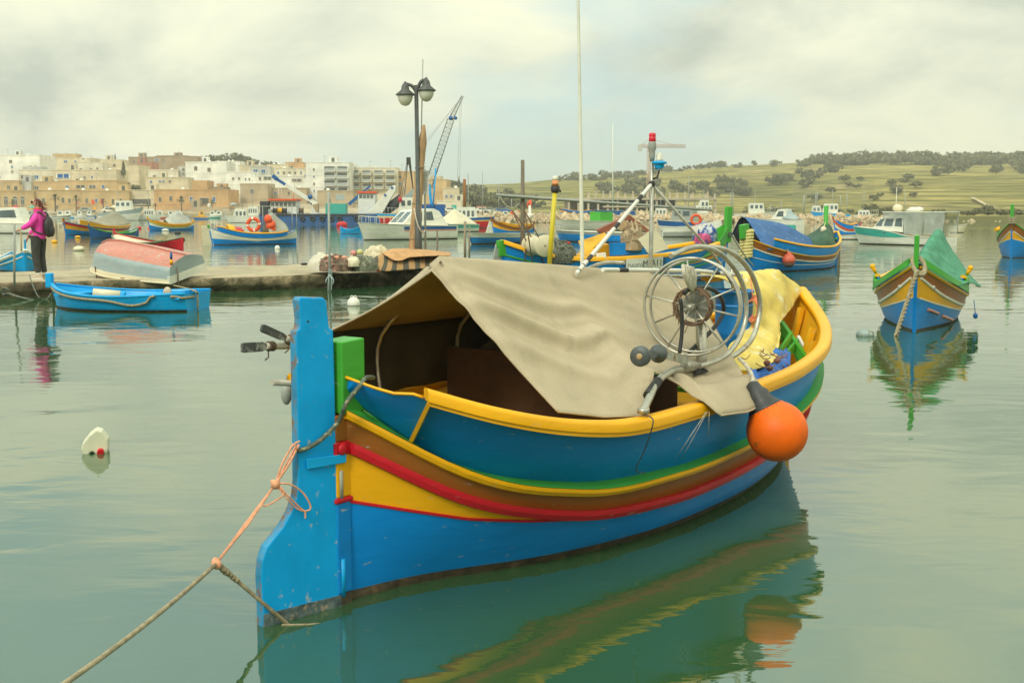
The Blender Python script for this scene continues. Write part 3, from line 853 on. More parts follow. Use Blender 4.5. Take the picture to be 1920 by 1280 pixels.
    # green rack in the bow
    rk = thing('green_rack', 'green slatted rack stowed in the bow of the foreground boat', 'rack', MB_O, MB_A)
    g = G(); g.bar(FB.lat(1462, 606, .12), FB.lat(1507, 672, .34), .035, .06); g.build('rack_rail', P['green'], rk)
    for x0, y0, x1, y1 in ((1462, 660, 1484, 628), (1474, 666, 1496, 640)):
        g = G(); g.bar(FB.lat(x0, y0, .36), FB.lat(x1, y1, .22), .02, .05); g.build('slat', P['green'], rk)
    g = G(); g.bar(FB.lat(1496, 632, .22), FB.lat(1513, 664, .34), .02, .035); g.build('white_slat', P['white'], rk)
build_bow_gear()

def build_fender():
    c = FB.lat(1457, 808, 1.03); r = .163
    p = FB.w(c)
    f = thing('fender_buoy', 'big orange fender buoy with a black neck on the foreground boat rail', 'buoy', p, MB_A)
    neck = FB.w(FB.lat(1414, 728, .90)) ; d = (neck - p); d = Matrix.Rotation(-MB_A, 3, 'Z') @ d; ln = d.length; z = d.normalized(); x = z.orthogonal().normalized(); M = Matrix((x, z.cross(x), z)).transposed().to_4x4()
    om = mat('orange_fender_vinyl', (.88, .135, .003), .5, .08, 9, .15, 30, spec=.3, wear=((.30, .10, .03), .22, 8))
    prof = [(r * math.sin(math.pi * k / 22), -r * math.cos(math.pi * k / 22)) for k in range(0, 19)]
    prof[0] = (.002, -r)
    sh = [(a, b) for a, b in prof if b < r * .80]
    a0, b0 = sh[-1]
    g = G(); g.lathe(sh + [(a0 * .93, b0 + .012)], 36, 0, M); g.build('fender_body', om, f)
    g = G(); g.lathe([(a0 * .985, b0 + .003), (a0 * .80, b0 + .03), (a0 * .60, b0 + .06), (.062, b0 + .10), (.044, ln - .01), (.036, ln + .025), (.014, ln + .04)], 24, 0, M); g.build('fender_neck', mat('black_fender_vinyl', (.035, .037, .035), .5, .25, 14, .2, 40), f)
    g = G()
    a = M @ Vector((0, 0, ln + .02)); Mi = Matrix.Rotation(-MB_A, 3, 'Z')
    pts = [a, Mi @ (FB.w(FB.lat(1411, 706, .84)) - p), Mi @ (FB.w(FB.lat(1398, 684, .78)) - p), Mi @ (FB.w(FB.lat(1386, 672, .70)) - p)]
    g.tube(smooth_path(pts, 5), .011, 8); g.tube(smooth_path([pts[0] + Vector((.012, .01, 0)), pts[1] + Vector((.014, .01, .012)), pts[2] + Vector((.01, .01, .012))], 5), .009, 8); g.build('hanging_rope', P['paler'], f)
build_fender()

def build_stern_gear():
    # old oars laid over the far rail
    d = FB.lat
    oa = thing('oar_pair', 'pair of worn grey oars sticking out past the rudder of the foreground boat', 'oars', FB.w((0, 0, 0)), MB_A)
    wb = mat('tarred_oar_blade', (.07, .07, .06), .8, .4, 12, .4, 30, wear=((.34, .33, .28), .5, 14)); ws = mat('pale_oar_shaft', (.50, .45, .34), .8, .2, 14, stretch=(.3, 1, 1))
    for k, (tip, neck, end, w) in enumerate((((453, 652), (503, 649), (640, 646), 8.5), ((490, 614), (540, 636), (640, 646), 7))):
        a, b, e = (d(x, y, l) for (x, y), l in zip((tip, neck, end), (-.42, -.44, -.5)))
        s = .0026
        g = G(); ax = (b - a).normalized(); u = Vector((0, 0, 1)); u = (u - ax * u.dot(ax)).normalized(); v = ax.cross(u)
        poly = [a + u * w * s * .8, a + (b - a) * .08 + u * w * s, a + (b - a) * .75 + u * w * s * .95, b + u * 3 * s, b - u * 3 * s, a + (b - a) * .75 - u * w * s * .95, a + (b - a) * .08 - u * w * s, a - u * w * s * .8]
        g.prism([p - v * .006 for p in poly], v * .012); g.build('blade', wb, oa)
        g = G(); g.tube([b - (b - a) * .1, b, e, e + (e - b) * .25], .016, 8); g.build('shaft', ws, oa)
        g = G()
        for q in range(4): g.tube([b + (e - b) * (.02 * q) + u * .02 * math.cos(t) + v * .02 * math.sin(t) for t in [x * .7 for x in range(10)]], .004, 4)
        g.tube([b, b - Vector((0, 0, .05)), b - Vector((.02, 0, .06))], .004, 4); g.build('lashing', P['rust'], oa)
    g = G(); g.tube([FB.w(d(510, 717, -.34)), FB.w(d(620, 722, -.34))], .014, 10)
    tag(g.build('round_pole', ws), 'short pale round pole poking out beside the rudder of the foreground boat', 'pole')
    # small fender hanging on the far quarter
    g = G(); p = FB.w(d(537, 738, -.42)); g.ball(p, .032, 12, 8, 0, (.8, .8, 1.6)); g.tube([p, p + Vector((0, 0, .09))], .004, 5)
    tag(g.build('small_fender', P['grey']), 'small dark grey fender hanging on the far quarter by the rudder', 'fender')
    # dull hose round the rudder head
    on, nn = rud_on, rud_n
    pts = [on(550, 843) + nn * .028, on(566, 836) + nn * .045, on(590, 820) + nn * .05, on(620, 788) + nn * .055, d(650, 755, .12), d(674, 724, .13), d(684, 710, .11), d(694, 707, .06), d(700, 708, 0.02)]
    g = G(); g.tube([FB.w(p) for p in smooth_path(pts, 5)], .0105, 8); tag(g.build('black_hose', P['olive']), 'dark hose looped from the green post head round the blue rudder', 'hose')
    # pink rope from the rudder down to the mooring line
    K = FB.w(on(405, 1056)); g = G()
    e1 = FB.w(on(548, 832) + nn * .03); kn = FB.w(on(512, 905) + nn * .02)
    for dx, dy in ((0, 0), (.012, .004), (-.010, .006), (.006, -.006)):
        o = Vector((dx, 0, dy)); g.tube(smooth_path([e1 + o, e1.lerp(kn, .5) + o * 1.3, kn], 4), .0045, 5)
    for dx in (-.007, 0, .007):
        g.tube([kn, kn.lerp(K, .5) + Vector((dx, 0, -.006)), K], .0042, 5)
    g.ball(kn, .020, 9, 6, 0, (1, 1, 1.1), .6, 4); g.ball(K, .022, 9, 6, 0, (1, 1, 1), .5, 1)
    for path in ([(512, 905), (530, 903), (556, 920), (570, 945), (563, 953), (545, 949), (524, 928), (514, 908)], [(512, 905), (528, 925), (548, 945), (559, 955), (560, 967)], [(514, 905), (521, 920), (510, 938), (494, 946), (488, 945)], [(548, 832), (543, 838), (541, 828), (550, 824)]):
        g.tube([FB.w(p) for p in smooth_path([on(x, y) + nn * (.05 if x > 515 else .02) for x, y in path], 5)], .004, 5)
    tag(g.build('pink_rope', P['pinkrope']), 'pink rope tied in a bow between the blue rudder and the mooring line', 'rope')
    # mooring line
    far = FB.w(FB.z(490, 1135, .12))
    g = G(); W0 = A(60, 1322, 2.9); g.tube(catenary(W0, K, .02, 14), .0085, 8)
    kk = FB.w(on(428, 1074)); w1 = Wz(540, 1170, .0)
    g.tube([K, kk, FB.w(on(470, 1110)), w1, Wz(548, 1171, -.1)], .0085, 8); g.tube([Wz(528, 1171, 0.002), Wz(575, 1170, .001), Wz(615, 1168, -.006)], .004, 6)
    for q in range(6):
        c0 = K.lerp(FB.w(on(450, 1092)), .15 + q * .14); g.ball(c0, .015 if q in (1, 2) else .0125, 8, 6, 0, (1, 1, 1), .5, q)
    tag(g.build('mooring_line', P['rope']), 'brown mooring line knotted below the pink rope and running into the water', 'rope')
    # dark cord over the near rail and the tie strings of the cover
    g = G(); g.tube([FB.w(p) for p in smooth_path([d(1198, 774, .74), d(1222, 783, .885), d(1223, 800, .90), d(1208, 845, .83), d(1192, 880, .77), d(1210, 886, .80)], 4)], .0032, 5); g.build('cord', mat('dark_cord', (.03, .05, .05), .8), boat)
    g = G(); 
    for a, b in (((1324, 772), (1268, 858)), ((1326, 772), (1278, 860)), ((1330, 772), (1328, 815))): g.tube([FB.w(d(*a, .915)), FB.w(d((a[0] + b[0]) / 2, (a[1] + b[1]) / 2, .90)), FB.w(d(*b, .80 if b[0] < 1300 else .88))], .0016, 4)
    g.build('tie_string', P['paler'], boat)
build_stern_gear()
for o in bpy.data.objects:      # cords built in world coordinates but belonging to the boat
    if o.name in ('cord', 'tie_string'): o.matrix_parent_inverse = FB.I

# ================================================================== the other boats
def px_m(D): return D / F            # metres per photo pixel at distance D
class Boat:
    pass
def boat_root(name, label, cat, S, B, group=None):
    S, B = Vector(S), Vector(B); S.z = B.z = 0
    d = B - S; a = math.atan2(d.y, d.x)
    r = thing(name, label, cat, S, a, group)
    return r, d.length, Frame(S, a)
def luzzu(name, label, S, B, cols, railw=.07, zr_=None, postw=.09, postl=.12, bs=1.0, hs=1.0, post=(.32, .34), bulw=(0.12, .9), rudder=None, rail_h=None, detail=2, cat='boat', group=None, eyes=False, zb=(.75, 1.25), bands=None, deck='cream', full=1.0):
    "double-ended painted boat; cols: low, mid, band, line, sheer, bulwark, rail, post"
    r, L, fr = boat_root(name, label, cat, S, B, group)
    k = bs * L / 4.6; q = hs
    zd = [v * q for v in (0.80, .62, .46, .40, .40, .46, .60, .78, 0.98)]
    zr = [v * q for v in (zr_ or (0.60, .45, .30, .24, .24, .29, .40, .56, .74))]
    rh = [.10, .20, .24, .24, .24, .24, .22, .20, .12] if rail_h is None else rail_h
    h = Hull(L, [.01, .10 * k, .38 * k, .56 * k, .60 * k, .54 * k, .36 * k, .15 * k, .01], [.03, .34 * k, .58 * k, .72 * k, .76 * k, .73 * k, .58 * k, .33 * k, .03], zd, zr,
             [a + b * q for a, b in zip(zd, rh)], [.02] * 9, .05, .18, .3)
    c = dict(low='blue', mid='yellow', band='brown', line='white', sheer='yellow', bulw='blue', rail='yellow', post='green', boot='boot'); c.update(cols)
    zm = lambda t: max(0.06, (interp(t, [(0, .40), (.12, .27), (.30, .16), (.5, .15), (.7, .18), (.88, .30), (1, .46)]) if bands is None else interp(t, bands)) * q)
    planking(h, [lambda t: -.3, lambda t: .03, zm, lambda t: max(zm(t) + .004, h.zr(t)), lambda t: h.zd(t)], [P[c['boot']], P[c['low']], P[c['mid']], P[c['band']], P[c['band']]], r)
    if detail > 0:
        strake(h, lambda t: max(zm(t) + .004, h.zr(t)), .035, .025, P[c['line']], r, 'rubbing_strake', .01, .99, n=24)
        strake(h, lambda t: h.zd(t) - .015, .035, .03, P[c['sheer']], r, 'sheer_strake', .0, .995, n=30)
        if detail > 1: strake(h, zm, .02, .008, P['white'], r, 'colour_line', .01, .99, n=24)
    t0, t1 = bulw
    wall_strip(h, h.zd, h.zt, lambda t: max(.02, h.b(t) - .03), lambda t: max(.03, h.b(t) - .0), P[c['bulw']], r, 'bulwark', t0, t1, .025, 30)
    rail_cap(h, lambda t: h.zt(t) + .012, lambda t: max(.03, h.b(t)), railw, railw * .7, P[c['rail']], r, 'rail', t0, t1, 36)
    deck_sheet(h, lambda t: h.zd(t) - .06, lambda t: max(.0, h.b(t) - .02), P[deck], r)
    ends = [(0, post[0]), (1, post[1])]
    for t, ph in ends:
        if ph is None: continue
        g = G(); b0 = h.at(t, 0, -.2) + Vector((.04 if t else -.04, 0, 0)); b1 = h.at(t, 0, h.zd(t)) + Vector((.04 if t else -.04, 0, 0))
        ks = [0, (zm(t) + .2) / (h.zd(t) + .2), (max(zm(t), h.zr(t)) + .2) / (h.zd(t) + .2), 1]
        for q in range(3):
            if ks[q + 1] - ks[q] > .02: g.bar(b0.lerp(b1, ks[q]), b0.lerp(b1, ks[q + 1]), .06, .05, q, up=(0, 1, 0))
        g.build('stempost' if t else 'sternpost', [P[c['low']], P[c['mid']], P[c['band']]], r)
        if ph > 0:
            g = G(); g.bar(b1 - Vector((0, 0, .04)), b1 + Vector((.04 if t else -.02, 0, ph)), postl, postw * 1.2, 0, up=(0, 1, 0)); g.build('post_head', P[c['post']], r, bevel=.01)
    if rudder:
        w, top, mc = rudder
        g = G(); g.prism([(-.09, .02, -.2), (-.09, .02, top), (-.22, .02, top), (-.24, .02, .5 * q), (-.09 - w, .02, .12), (-.09 - w, .02, -.2)], (0, -.04, 0)); g.build('rudder', P[mc], r)
    if eyes:
        for s in (1, -1):
            p = h.skin(.90, h.zd(.90) * .80, s, .012); p2 = h.skin(.905, h.zd(.905) * .8, s, .012); x = (p2 - p); x.normalize()
            M = frame_matrix(p, x, (0, 0, 1))
            g = G(); g.ball((0, 0, 0), .07, 12, 6, 0, (1, .55, .25)); g.ball((0, 0, .012), .03, 10, 6, 1, (1, 1, .5))
            for i, v in enumerate(g.v): g.v[i] = tuple(M @ Vector(v))
            g.build('eye', [P['white'], P['navy']], r)
    b = Boat(); b.r, b.L, b.f, b.h, b.k, b.q = r, L, fr, h, k, q
    return b
def tent(b, t0, t1, z_peak, z_edge, m, label, cat='boat cover', z_end=None, wid=.95, name='boat_cover', n=16, wob=.03, apex=.5):
    "ridge cover over a boat: a cloth of its own"
    h = b.h; rows = []
    for j in range(13):
        v = j / 12 * 2 - 1; row = []
        for i in range(n + 1):
            u = i / n; t = lerp(t0, t1, u)
            zp = (lerp(z_peak[0], z_peak[1], u / apex) if u < apex else lerp(z_peak[1], z_peak[2], (u - apex) / (1 - apex)))
            e = h.zt(t) + z_edge; y = v * (h.b(t) * wid + .03)
            z = e + (zp - e) * (1 - abs(v)) ** .9 - .06 * math.sin(math.pi * abs(v)) * (zp - e)
            p = Vector((t * b.L, -y, z)); p += Vector((0, 0, 1)) * wob * noise.noise(p * 3.1)
            row.append(b.r.matrix_basis @ p)
        rows.append(row)
    return cloth_obj(name, rows, m, label, cat, .01)
def cabin(r, prof, w, m, panes, taper=.85, name='cabin', glass='glass', front=None, parent_name=None, frames=True):
    "wheelhouse: a side outline pushed across the boat, narrower at the top, with panes on both sides"
    z0 = min(p[1] for p in prof); z1 = max(p[1] for p in prof)
    def hw(z): return w * lerp(1, taper, (z - z0) / (z1 - z0))
    n = len(prof); g = G()
    g.add([(x, -hw(z), z) for x, z in prof] + [(x, hw(z), z) for x, z in prof], [list(range(n))[::-1], list(range(n, 2 * n))] + [[i, (i + 1) % n, n + (i + 1) % n, n + i] for i in range(n)])
    c = g.build(name, P[m], r, bevel=.02)
    for pl in panes:
        for s in (-1, 1):
            g = G(); q = [Vector((x, s * (hw(z) + .006), z)) for x, z in pl]
            g.prism(q, (0, -s * .02, 0)); g.build('window', P[glass], c)
    if front:
        (x0, za), (x1, zb), cols_ = front
        for k in range(cols_):
            a, b2 = -1 + 2 * (k + .12) / cols_, -1 + 2 * (k + .88) / cols_
            d = Vector((zb - za, 0, -(x1 - x0))).normalized()
            if d.x * (x0 - sum(p[0] for p in prof) / n) < 0: d = -d
            o = d * .006
            q = [Vector((x0, hw(za) * a * .9, za)) + o, Vector((x0, hw(za) * b2 * .9, za)) + o, Vector((x1, hw(zb) * b2 * .9, zb)) + o, Vector((x1, hw(zb) * a * .9, zb)) + o]
            g = G(); g.prism(q, -d * .02); g.build('windscreen', P[glass], c)
    return c
def motorboat(name, label, S, B, cols=('white', 'white'), beam=.36, free=(.75, .95), split=.5, cat='boat', group=None, boot='boot', zd=None, deck='cream'):
    r, L, fr = boat_root(name, label, cat, S, B, group)
    w = beam * L / 2; f0, f1 = free
    zd = zd or [lerp(f0, f1, (k / 8) ** 1.6) for k in range(9)]
    h = Hull(L, [.80 * w, .84 * w, .88 * w, .9 * w, .86 * w, .72 * w, .46 * w, .2 * w, .01], [w * .9, w * .94, w * .98, w, w, w * .92, w * .70, w * .40, .03], zd, [z * split for z in zd], [z + .05 for z in zd], [.02] * 9, -.05, .45, .3, transom=True)
    planking(h, [lambda t: -.3, lambda t: .05, lambda t: h.zr(t), lambda t: h.zd(t)], [P[boot], P[cols[0]], P[cols[1]], P[cols[1]]], r)
    deck_sheet(h, lambda t: h.zd(t) - .01, lambda t: max(.0, h.b(t) - .005), P[deck], r, 'deck', .0, .99)
    strake(h, lambda t: h.zd(t) - .01, .04, .03, P['white'], r, 'gunwale', 0, .99, n=24)
    b = Boat(); b.r, b.L, b.f, b.h, b.w = r, L, fr, h, w
    return b
def pulpit(b, t0, hh=.45, n=5, m='white'):
    for s in (1, -1):
        pts = [b.h.at(lerp(t0, .98, i / n), s * max(0.02, b.h.b(lerp(t0, .98, i / n)) - .06), b.h.zd(lerp(t0, .98, i / n))) for i in range(n + 1)]
        g = G(); g.tube([p + Vector((0, 0, hh)) for p in pts], .012, 5)
        for p in pts: g.tube([p, p + Vector((0, 0, hh))], .010, 5)
        g.build('handrail', P[m], b.r)

# ---- the yellow-railed boat with the number plate, behind the cover
def boat_plate():
    S, B = A(946, 520, 25.5), A(1352, 505, 30.0)
    b = luzzu('luzzu_boat', 'yellow railed blue boat with number plate MFA 119 and net pile, behind the cover', S, B, dict(mid='blue', low='blue', band='blue', line='green', sheer='green', bulw='blue', post='green'), railw=.13, postl=.20, bs=.62, hs=.97, post=(.30, .86), bulw=(.0, .90), rudder=(.35, .9, 'grey'), rail_h=[.26, .22, .22, .24, .26, .26, .22, .16, .1], eyes=True)
    r, L, h = b.r, b.L, b.h
    # high prow: green cheek, red edge, yellow panel
    for s in (1, -1):
        for nm, lo, hi, mc, o in (('prow_cheek', lambda t: h.zd(t) + .02, lambda t: h.zd(t) + .02 + max(0, (t - .80)) * 2.2, 'green', .02), ('prow_panel', lambda t: h.zr(t) + .03, lambda t: h.zd(t) - .06, 'yellow', .013), ('prow_edge', lambda t: h.zd(t) - .075, lambda t: h.zd(t) - .02, 'red', .016)):
            g = G(); rows = [[], []]
            t0 = .80 if nm != 'prow_panel' else .70
            for i in range(16):
                t = lerp(t0, .995, i / 15); u = (t - t0) / (1 - t0)
                a, c = lo(t), hi(t)
                if nm == 'prow_panel': a = lerp(c, a, min(1, u * 1.3))
                la = h.lat(t, min(a, h.zd(t))) + o; lc = h.lat(t, min(c, h.zd(t))) + o
                rows[0].append(h.at(t, s * la, a)); rows[1].append(h.at(t, s * lc, c))
            g.grid(rows, sm=False, flip=s < 0); ob = g.build(nm, P[mc], r); md = ob.modifiers.new('t', 'SOLIDIFY'); md.thickness = .012
    # rope round the post head
    g = G(); p = h.at(1, 0, h.zd(1) + .12) + Vector((.05, 0, 0))
    for k in range(4): g.tube([p + Vector((.09 * math.cos(a), .09 * math.sin(a), .03 * k)) for a in [x * .6 for x in range(11)]], .022, 6)
    g.tube(catenary(p + Vector((.06, -.08, .02)), p + Vector((.2, -.7, -.75)), .06), .018, 6); g.build('mooring_rope', P['olive'], r)
    # number plate on the bow
    p0, p1 = h.at(.41, h.b(.41) + .05, h.zt(.41) - .265), h.at(.575, h.b(.575) + .05, h.zt(.575) - .275)
    x = (p1 - p0); ln = x.length; hh = .26; M = frame_matrix(p0, x, (0, -.08, 1))
    g = G(); q = [Vector(v) for v in ((0, 0, 0), (ln, 0, 0), (ln, hh, 0), (0, hh, 0))]; g.prism([M @ v for v in q], (M.to_3x3() @ Vector((0, 0, .012))))
    pl = g.build('number_plate', P['white'], r)
    lettering('MFA119', .225, M @ Matrix.Translation((ln * .44, .045, .0135)), P['black'], pl)
    lettering('DAWWL', .15, M @ Matrix.Translation((ln * .04, .045, .0135)), mat('faded_lettering', (.25, .26, .24), .6), pl)
    f = b.f
    # mast with long booms
    D = 26.2
    g = G(); a = A(980, 480, D); a.z = .25; t = A(980, 300, D); g.tube([f.I @ a, f.I @ t], .055, 8, rfun=lambda u: lerp(.060, .040, u)); ms = g.build('boat_mast', P['greybrown'], r)
    for (x0, y0, x1, y1, d0, d1) in ((930, 365, 1335, 394, 26, 26.4), (940, 368, 1200, 385, 26.1, 26.4)):
        g = G(); g.tube([f.I @ A(x0, y0, d0), f.I @ A(x1, y1, d1)], .032, 6); g.build('boom', P['grey'], ms)
    g = G(); g.tube(catenary(f.I @ A(936, 366, 26), f.I @ A(976, 378, 26.2), .2), .012, 5); g.build('line', P['paler'], ms)
    # reel of net
    c = A(995, 460, 25.6)
    rl = thing('net_reel', 'cream drum shaped net reel on the stern of the yellow railed boat', 'net reel', c, R(28))
    s = px_m(25.6)
    M = Matrix.Rotation(R(90), 4, 'X')
    cm = mat('cream_plastic', (.66, .58, .38), .5, .08, 4, wear=((.4, .3, .15), .2, 8))
    for z in (-.02, -.62):
        g = G(); g.lathe([(.02, -.02), (19.5 * s, -.018), (20.5 * s, 0), (19.5 * s, .018), (.02, .02)], 26, 0, Matrix.Translation((0, z, 0)) @ M, cap=False); g.build('flange', cm, rl)
    g = G(); g.lathe([(15 * s, .03), (17.5 * s, .2), (17.5 * s, .45), (15 * s, .6)], 20, 0, M); g.build('drum', cm, rl)
    g = G(); g.tube([(0, -.06, 0), (0, -.03, 0)], .03, 8)
    for k in range(4): a = k * 1.57 + .8; g.tube([(.06 * math.cos(a), -.045, .06 * math.sin(a)), (.06 * math.cos(a), -.03, .06 * math.sin(a))], .014, 6)
    g.build('hub', P['dark'], rl)
    g = G()
    for x in (-.35, .15): g.tube([(-.45, .0, .75), (x * .4, -.05, .1), (x + .15, -.1, -.42)], .014, 6); g.tube([(-.45, -.55, .75), (x + .1, -.55, -.42)], .014, 6)
    g.build('reel_stand', P['rust'], rl)
    # net heap
    def heap(px0, px1, ytop, ybot, D, m, label, name='net_heap', lumps=5, seed=1, cat='fishing net', floats=None, depth=.6, strands=46):
        s = px_m(D); cx = (px0 + px1) / 2; base = A(cx, ybot, D); w = (px1 - px0) * s; hh = (ybot - ytop) * s
        rows = []
        for j in range(19):
            th = math.pi / 2 * j / 18; row = []
            for i in range(40):
                ph = 2 * math.pi * i / 40
                p = Vector((math.cos(ph) * math.sin(th) * w / 2, math.sin(ph) * math.sin(th) * depth, 0))
                hz = hh * (math.cos(th) ** .55) * (1 + .25 * noise.noise(Vector((p.x * 2 / w * lumps, p.y, seed))))
                d = .05 * noise.noise(p * 9 + Vector((seed, 0, hz * 6))) + .03 * noise.noise(p * 25 + Vector((0, seed, hz * 14)))
                p.z = hz; p *= 1 + d / max(.3, p.length); row.append(base + p)
            rows.append(row)
        g = G(); g.grid(rows, close=True)
        o = tag(g.build(name, m), label, cat)
        g = G()
        for k in range(strands if cat in ('fishing net', 'rope') else 0):
            ph = rng.uniform(3.3, 6.1); th = rng.uniform(.35, 1.5); c0 = base + Vector((math.cos(ph) * math.sin(th) * w / 2, math.sin(ph) * math.sin(th) * depth, hh * (math.cos(th) ** .55)))
            d = Vector((rng.uniform(-1, 1), rng.uniform(-.4, .1), rng.uniform(-.5, .3))) * hh * .16
            g.tube([c0 - d, c0 + Vector((0, -.03, hh * .06)), c0 + d], .010, 4)
        if g.v: tw = g.build('net_strand', m, o); tw['kind'] = 'stuff'
        if floats:
            for k in range(floats[1]):
                ph = rng.uniform(3.3, 6.1); th = rng.uniform(.5, 1.4)
                g = G(); g.ball(base + Vector((math.cos(ph) * math.sin(th) * w / 2, math.sin(ph) * math.sin(th) * depth - .02, hh * (math.cos(th) ** .55))), .045, 8, 6, 0, (1.3, 1, .8)); g.build('float', floats[0], o)
        return o
    b.heap = heap
    heap(998, 1080, 450, 492, 26.3, mat('grey_green_net', (.13, .14, .10), .95, .4, 22, .8, 60, wear=((.06, .05, .045), .5, 14)), 'grey green heap of fishing net beside the yellow lamp pole', floats=(P['red'], 5), seed=3)
    # yellow awning and cuddy amidships
    g = G()
    pts = [[A(1084, 452, 27), A(1108, 445, 27), A(1134, 436, 27.1)], [A(1090, 468, 26.8), A(1118, 459, 26.8), A(1138, 443, 26.9)], [A(1076, 486, 26.6), A(1092, 478, 26.6), A(1112, 464, 26.6)], [A(1075, 494, 26.6), A(1100, 494, 26.6), A(1116, 470, 26.6)]]
    cl = cloth_obj('yellow_cloth', [smooth_path(q, 5) for q in pts], mat('yellow_cloth', (.72, .38, .02), .7, .15, 3, .3, 20), 'yellow oilskin cloth hung up on the yellow railed boat', 'cloth', .01)
    def slab(name, quad, D, th, m, label, cat, parent=None):
        g = G(); g.prism([A(x, y, D) for x, y in quad], (0, th, 0)); o = g.build(name, P[m])
        if label: tag(o, label, cat)
        elif parent: o.parent = parent; o.matrix_parent_inverse = parent.matrix_basis.inverted()
        return o
    b.slab = slab
    slab('cuddy', ((1108, 462), (1142, 458), (1142, 484), (1106, 486)), 27.3, .9, 'yellow', None, None, r)
    slab('cuddy_door', ((1143, 455), (1210, 455), (1212, 474), (1143, 480)), 27.2, .05, 'blue', None, None, r)
    rf = slab('tan_board', ((1196, 448), (1230, 428), (1254, 466), (1218, 478)), 26.8, .05, 'cream', 'pale tan board leaning on the blue cuddy of the yellow railed boat', 'board')
    # brown raised hatch and rope heap
    g = G(); g.prism([A(1120, 432, 28.2), A(1180, 403, 28.2), A(1218, 432, 28.2), A(1212, 436, 28.2), A(1180, 412, 28.2), A(1130, 440, 28.2)], (0, .8, 0)); tag(g.build('brown_awning', mat('red_brown_board', (.24, .075, .035), .7, .2)), 'red brown peaked awning over the rope pile', 'awning')
    tanr = mat('tan_rope_pile', (.42, .32, .19), .95, .3, 20, .8, 60, wear=((.25, .12, .06), .4, 10))
    heap(1164, 1206, 420, 468, 27.6, tanr, 'tan pile of rope under the red brown awning', 'rope_pile', seed=9, cat='rope')
    slab('cardboard_box', ((1163, 416), (1176, 414), (1176, 431), (1163, 432)), 27.4, .3, 'wood', 'left one of two brown boxes on the tan rope pile', 'box')
    slab('cardboard_box', ((1177, 417), (1191, 418), (1190, 434), (1177, 434)), 27.5, .3, 'wood', 'right one of two brown boxes on the tan rope pile', 'box')
    slab('white_crate', ((1118, 476), (1136, 474), (1137, 487), (1119, 489)), 26.4, .3, 'white', 'small white crate against the yellow cuddy', 'crate')
    # bright bundle by the prow
    heap(1300, 1346, 418, 452, 30.5, mat('blue_cloth', (.04, .10, .34), .8, .5, 10, .4, 30, wear=((.55, .55, .5), .6, 5)), 'blue and white bundle of cloth beside the green prow', 'cloth_bundle', seed=12, cat='cloth')
    heap(1302, 1334, 438, 456, 29.9, mat('magenta_cloth', (.50, .06, .15), .8, .5, 10, wear=((.05, .06, .25), .5, 7)), 'magenta heap of cloth in front of the blue and white bundle', 'cloth_heap', seed=14, cat='cloth', depth=.3)
    b2 = slab('pale_dodger', ((1296, 425), (1352, 412), (1358, 440), (1300, 440)), 30.2, .05, 'white', 'pale panel behind the blue and white bundle', 'panel')
    return b
BP = boat_plate()

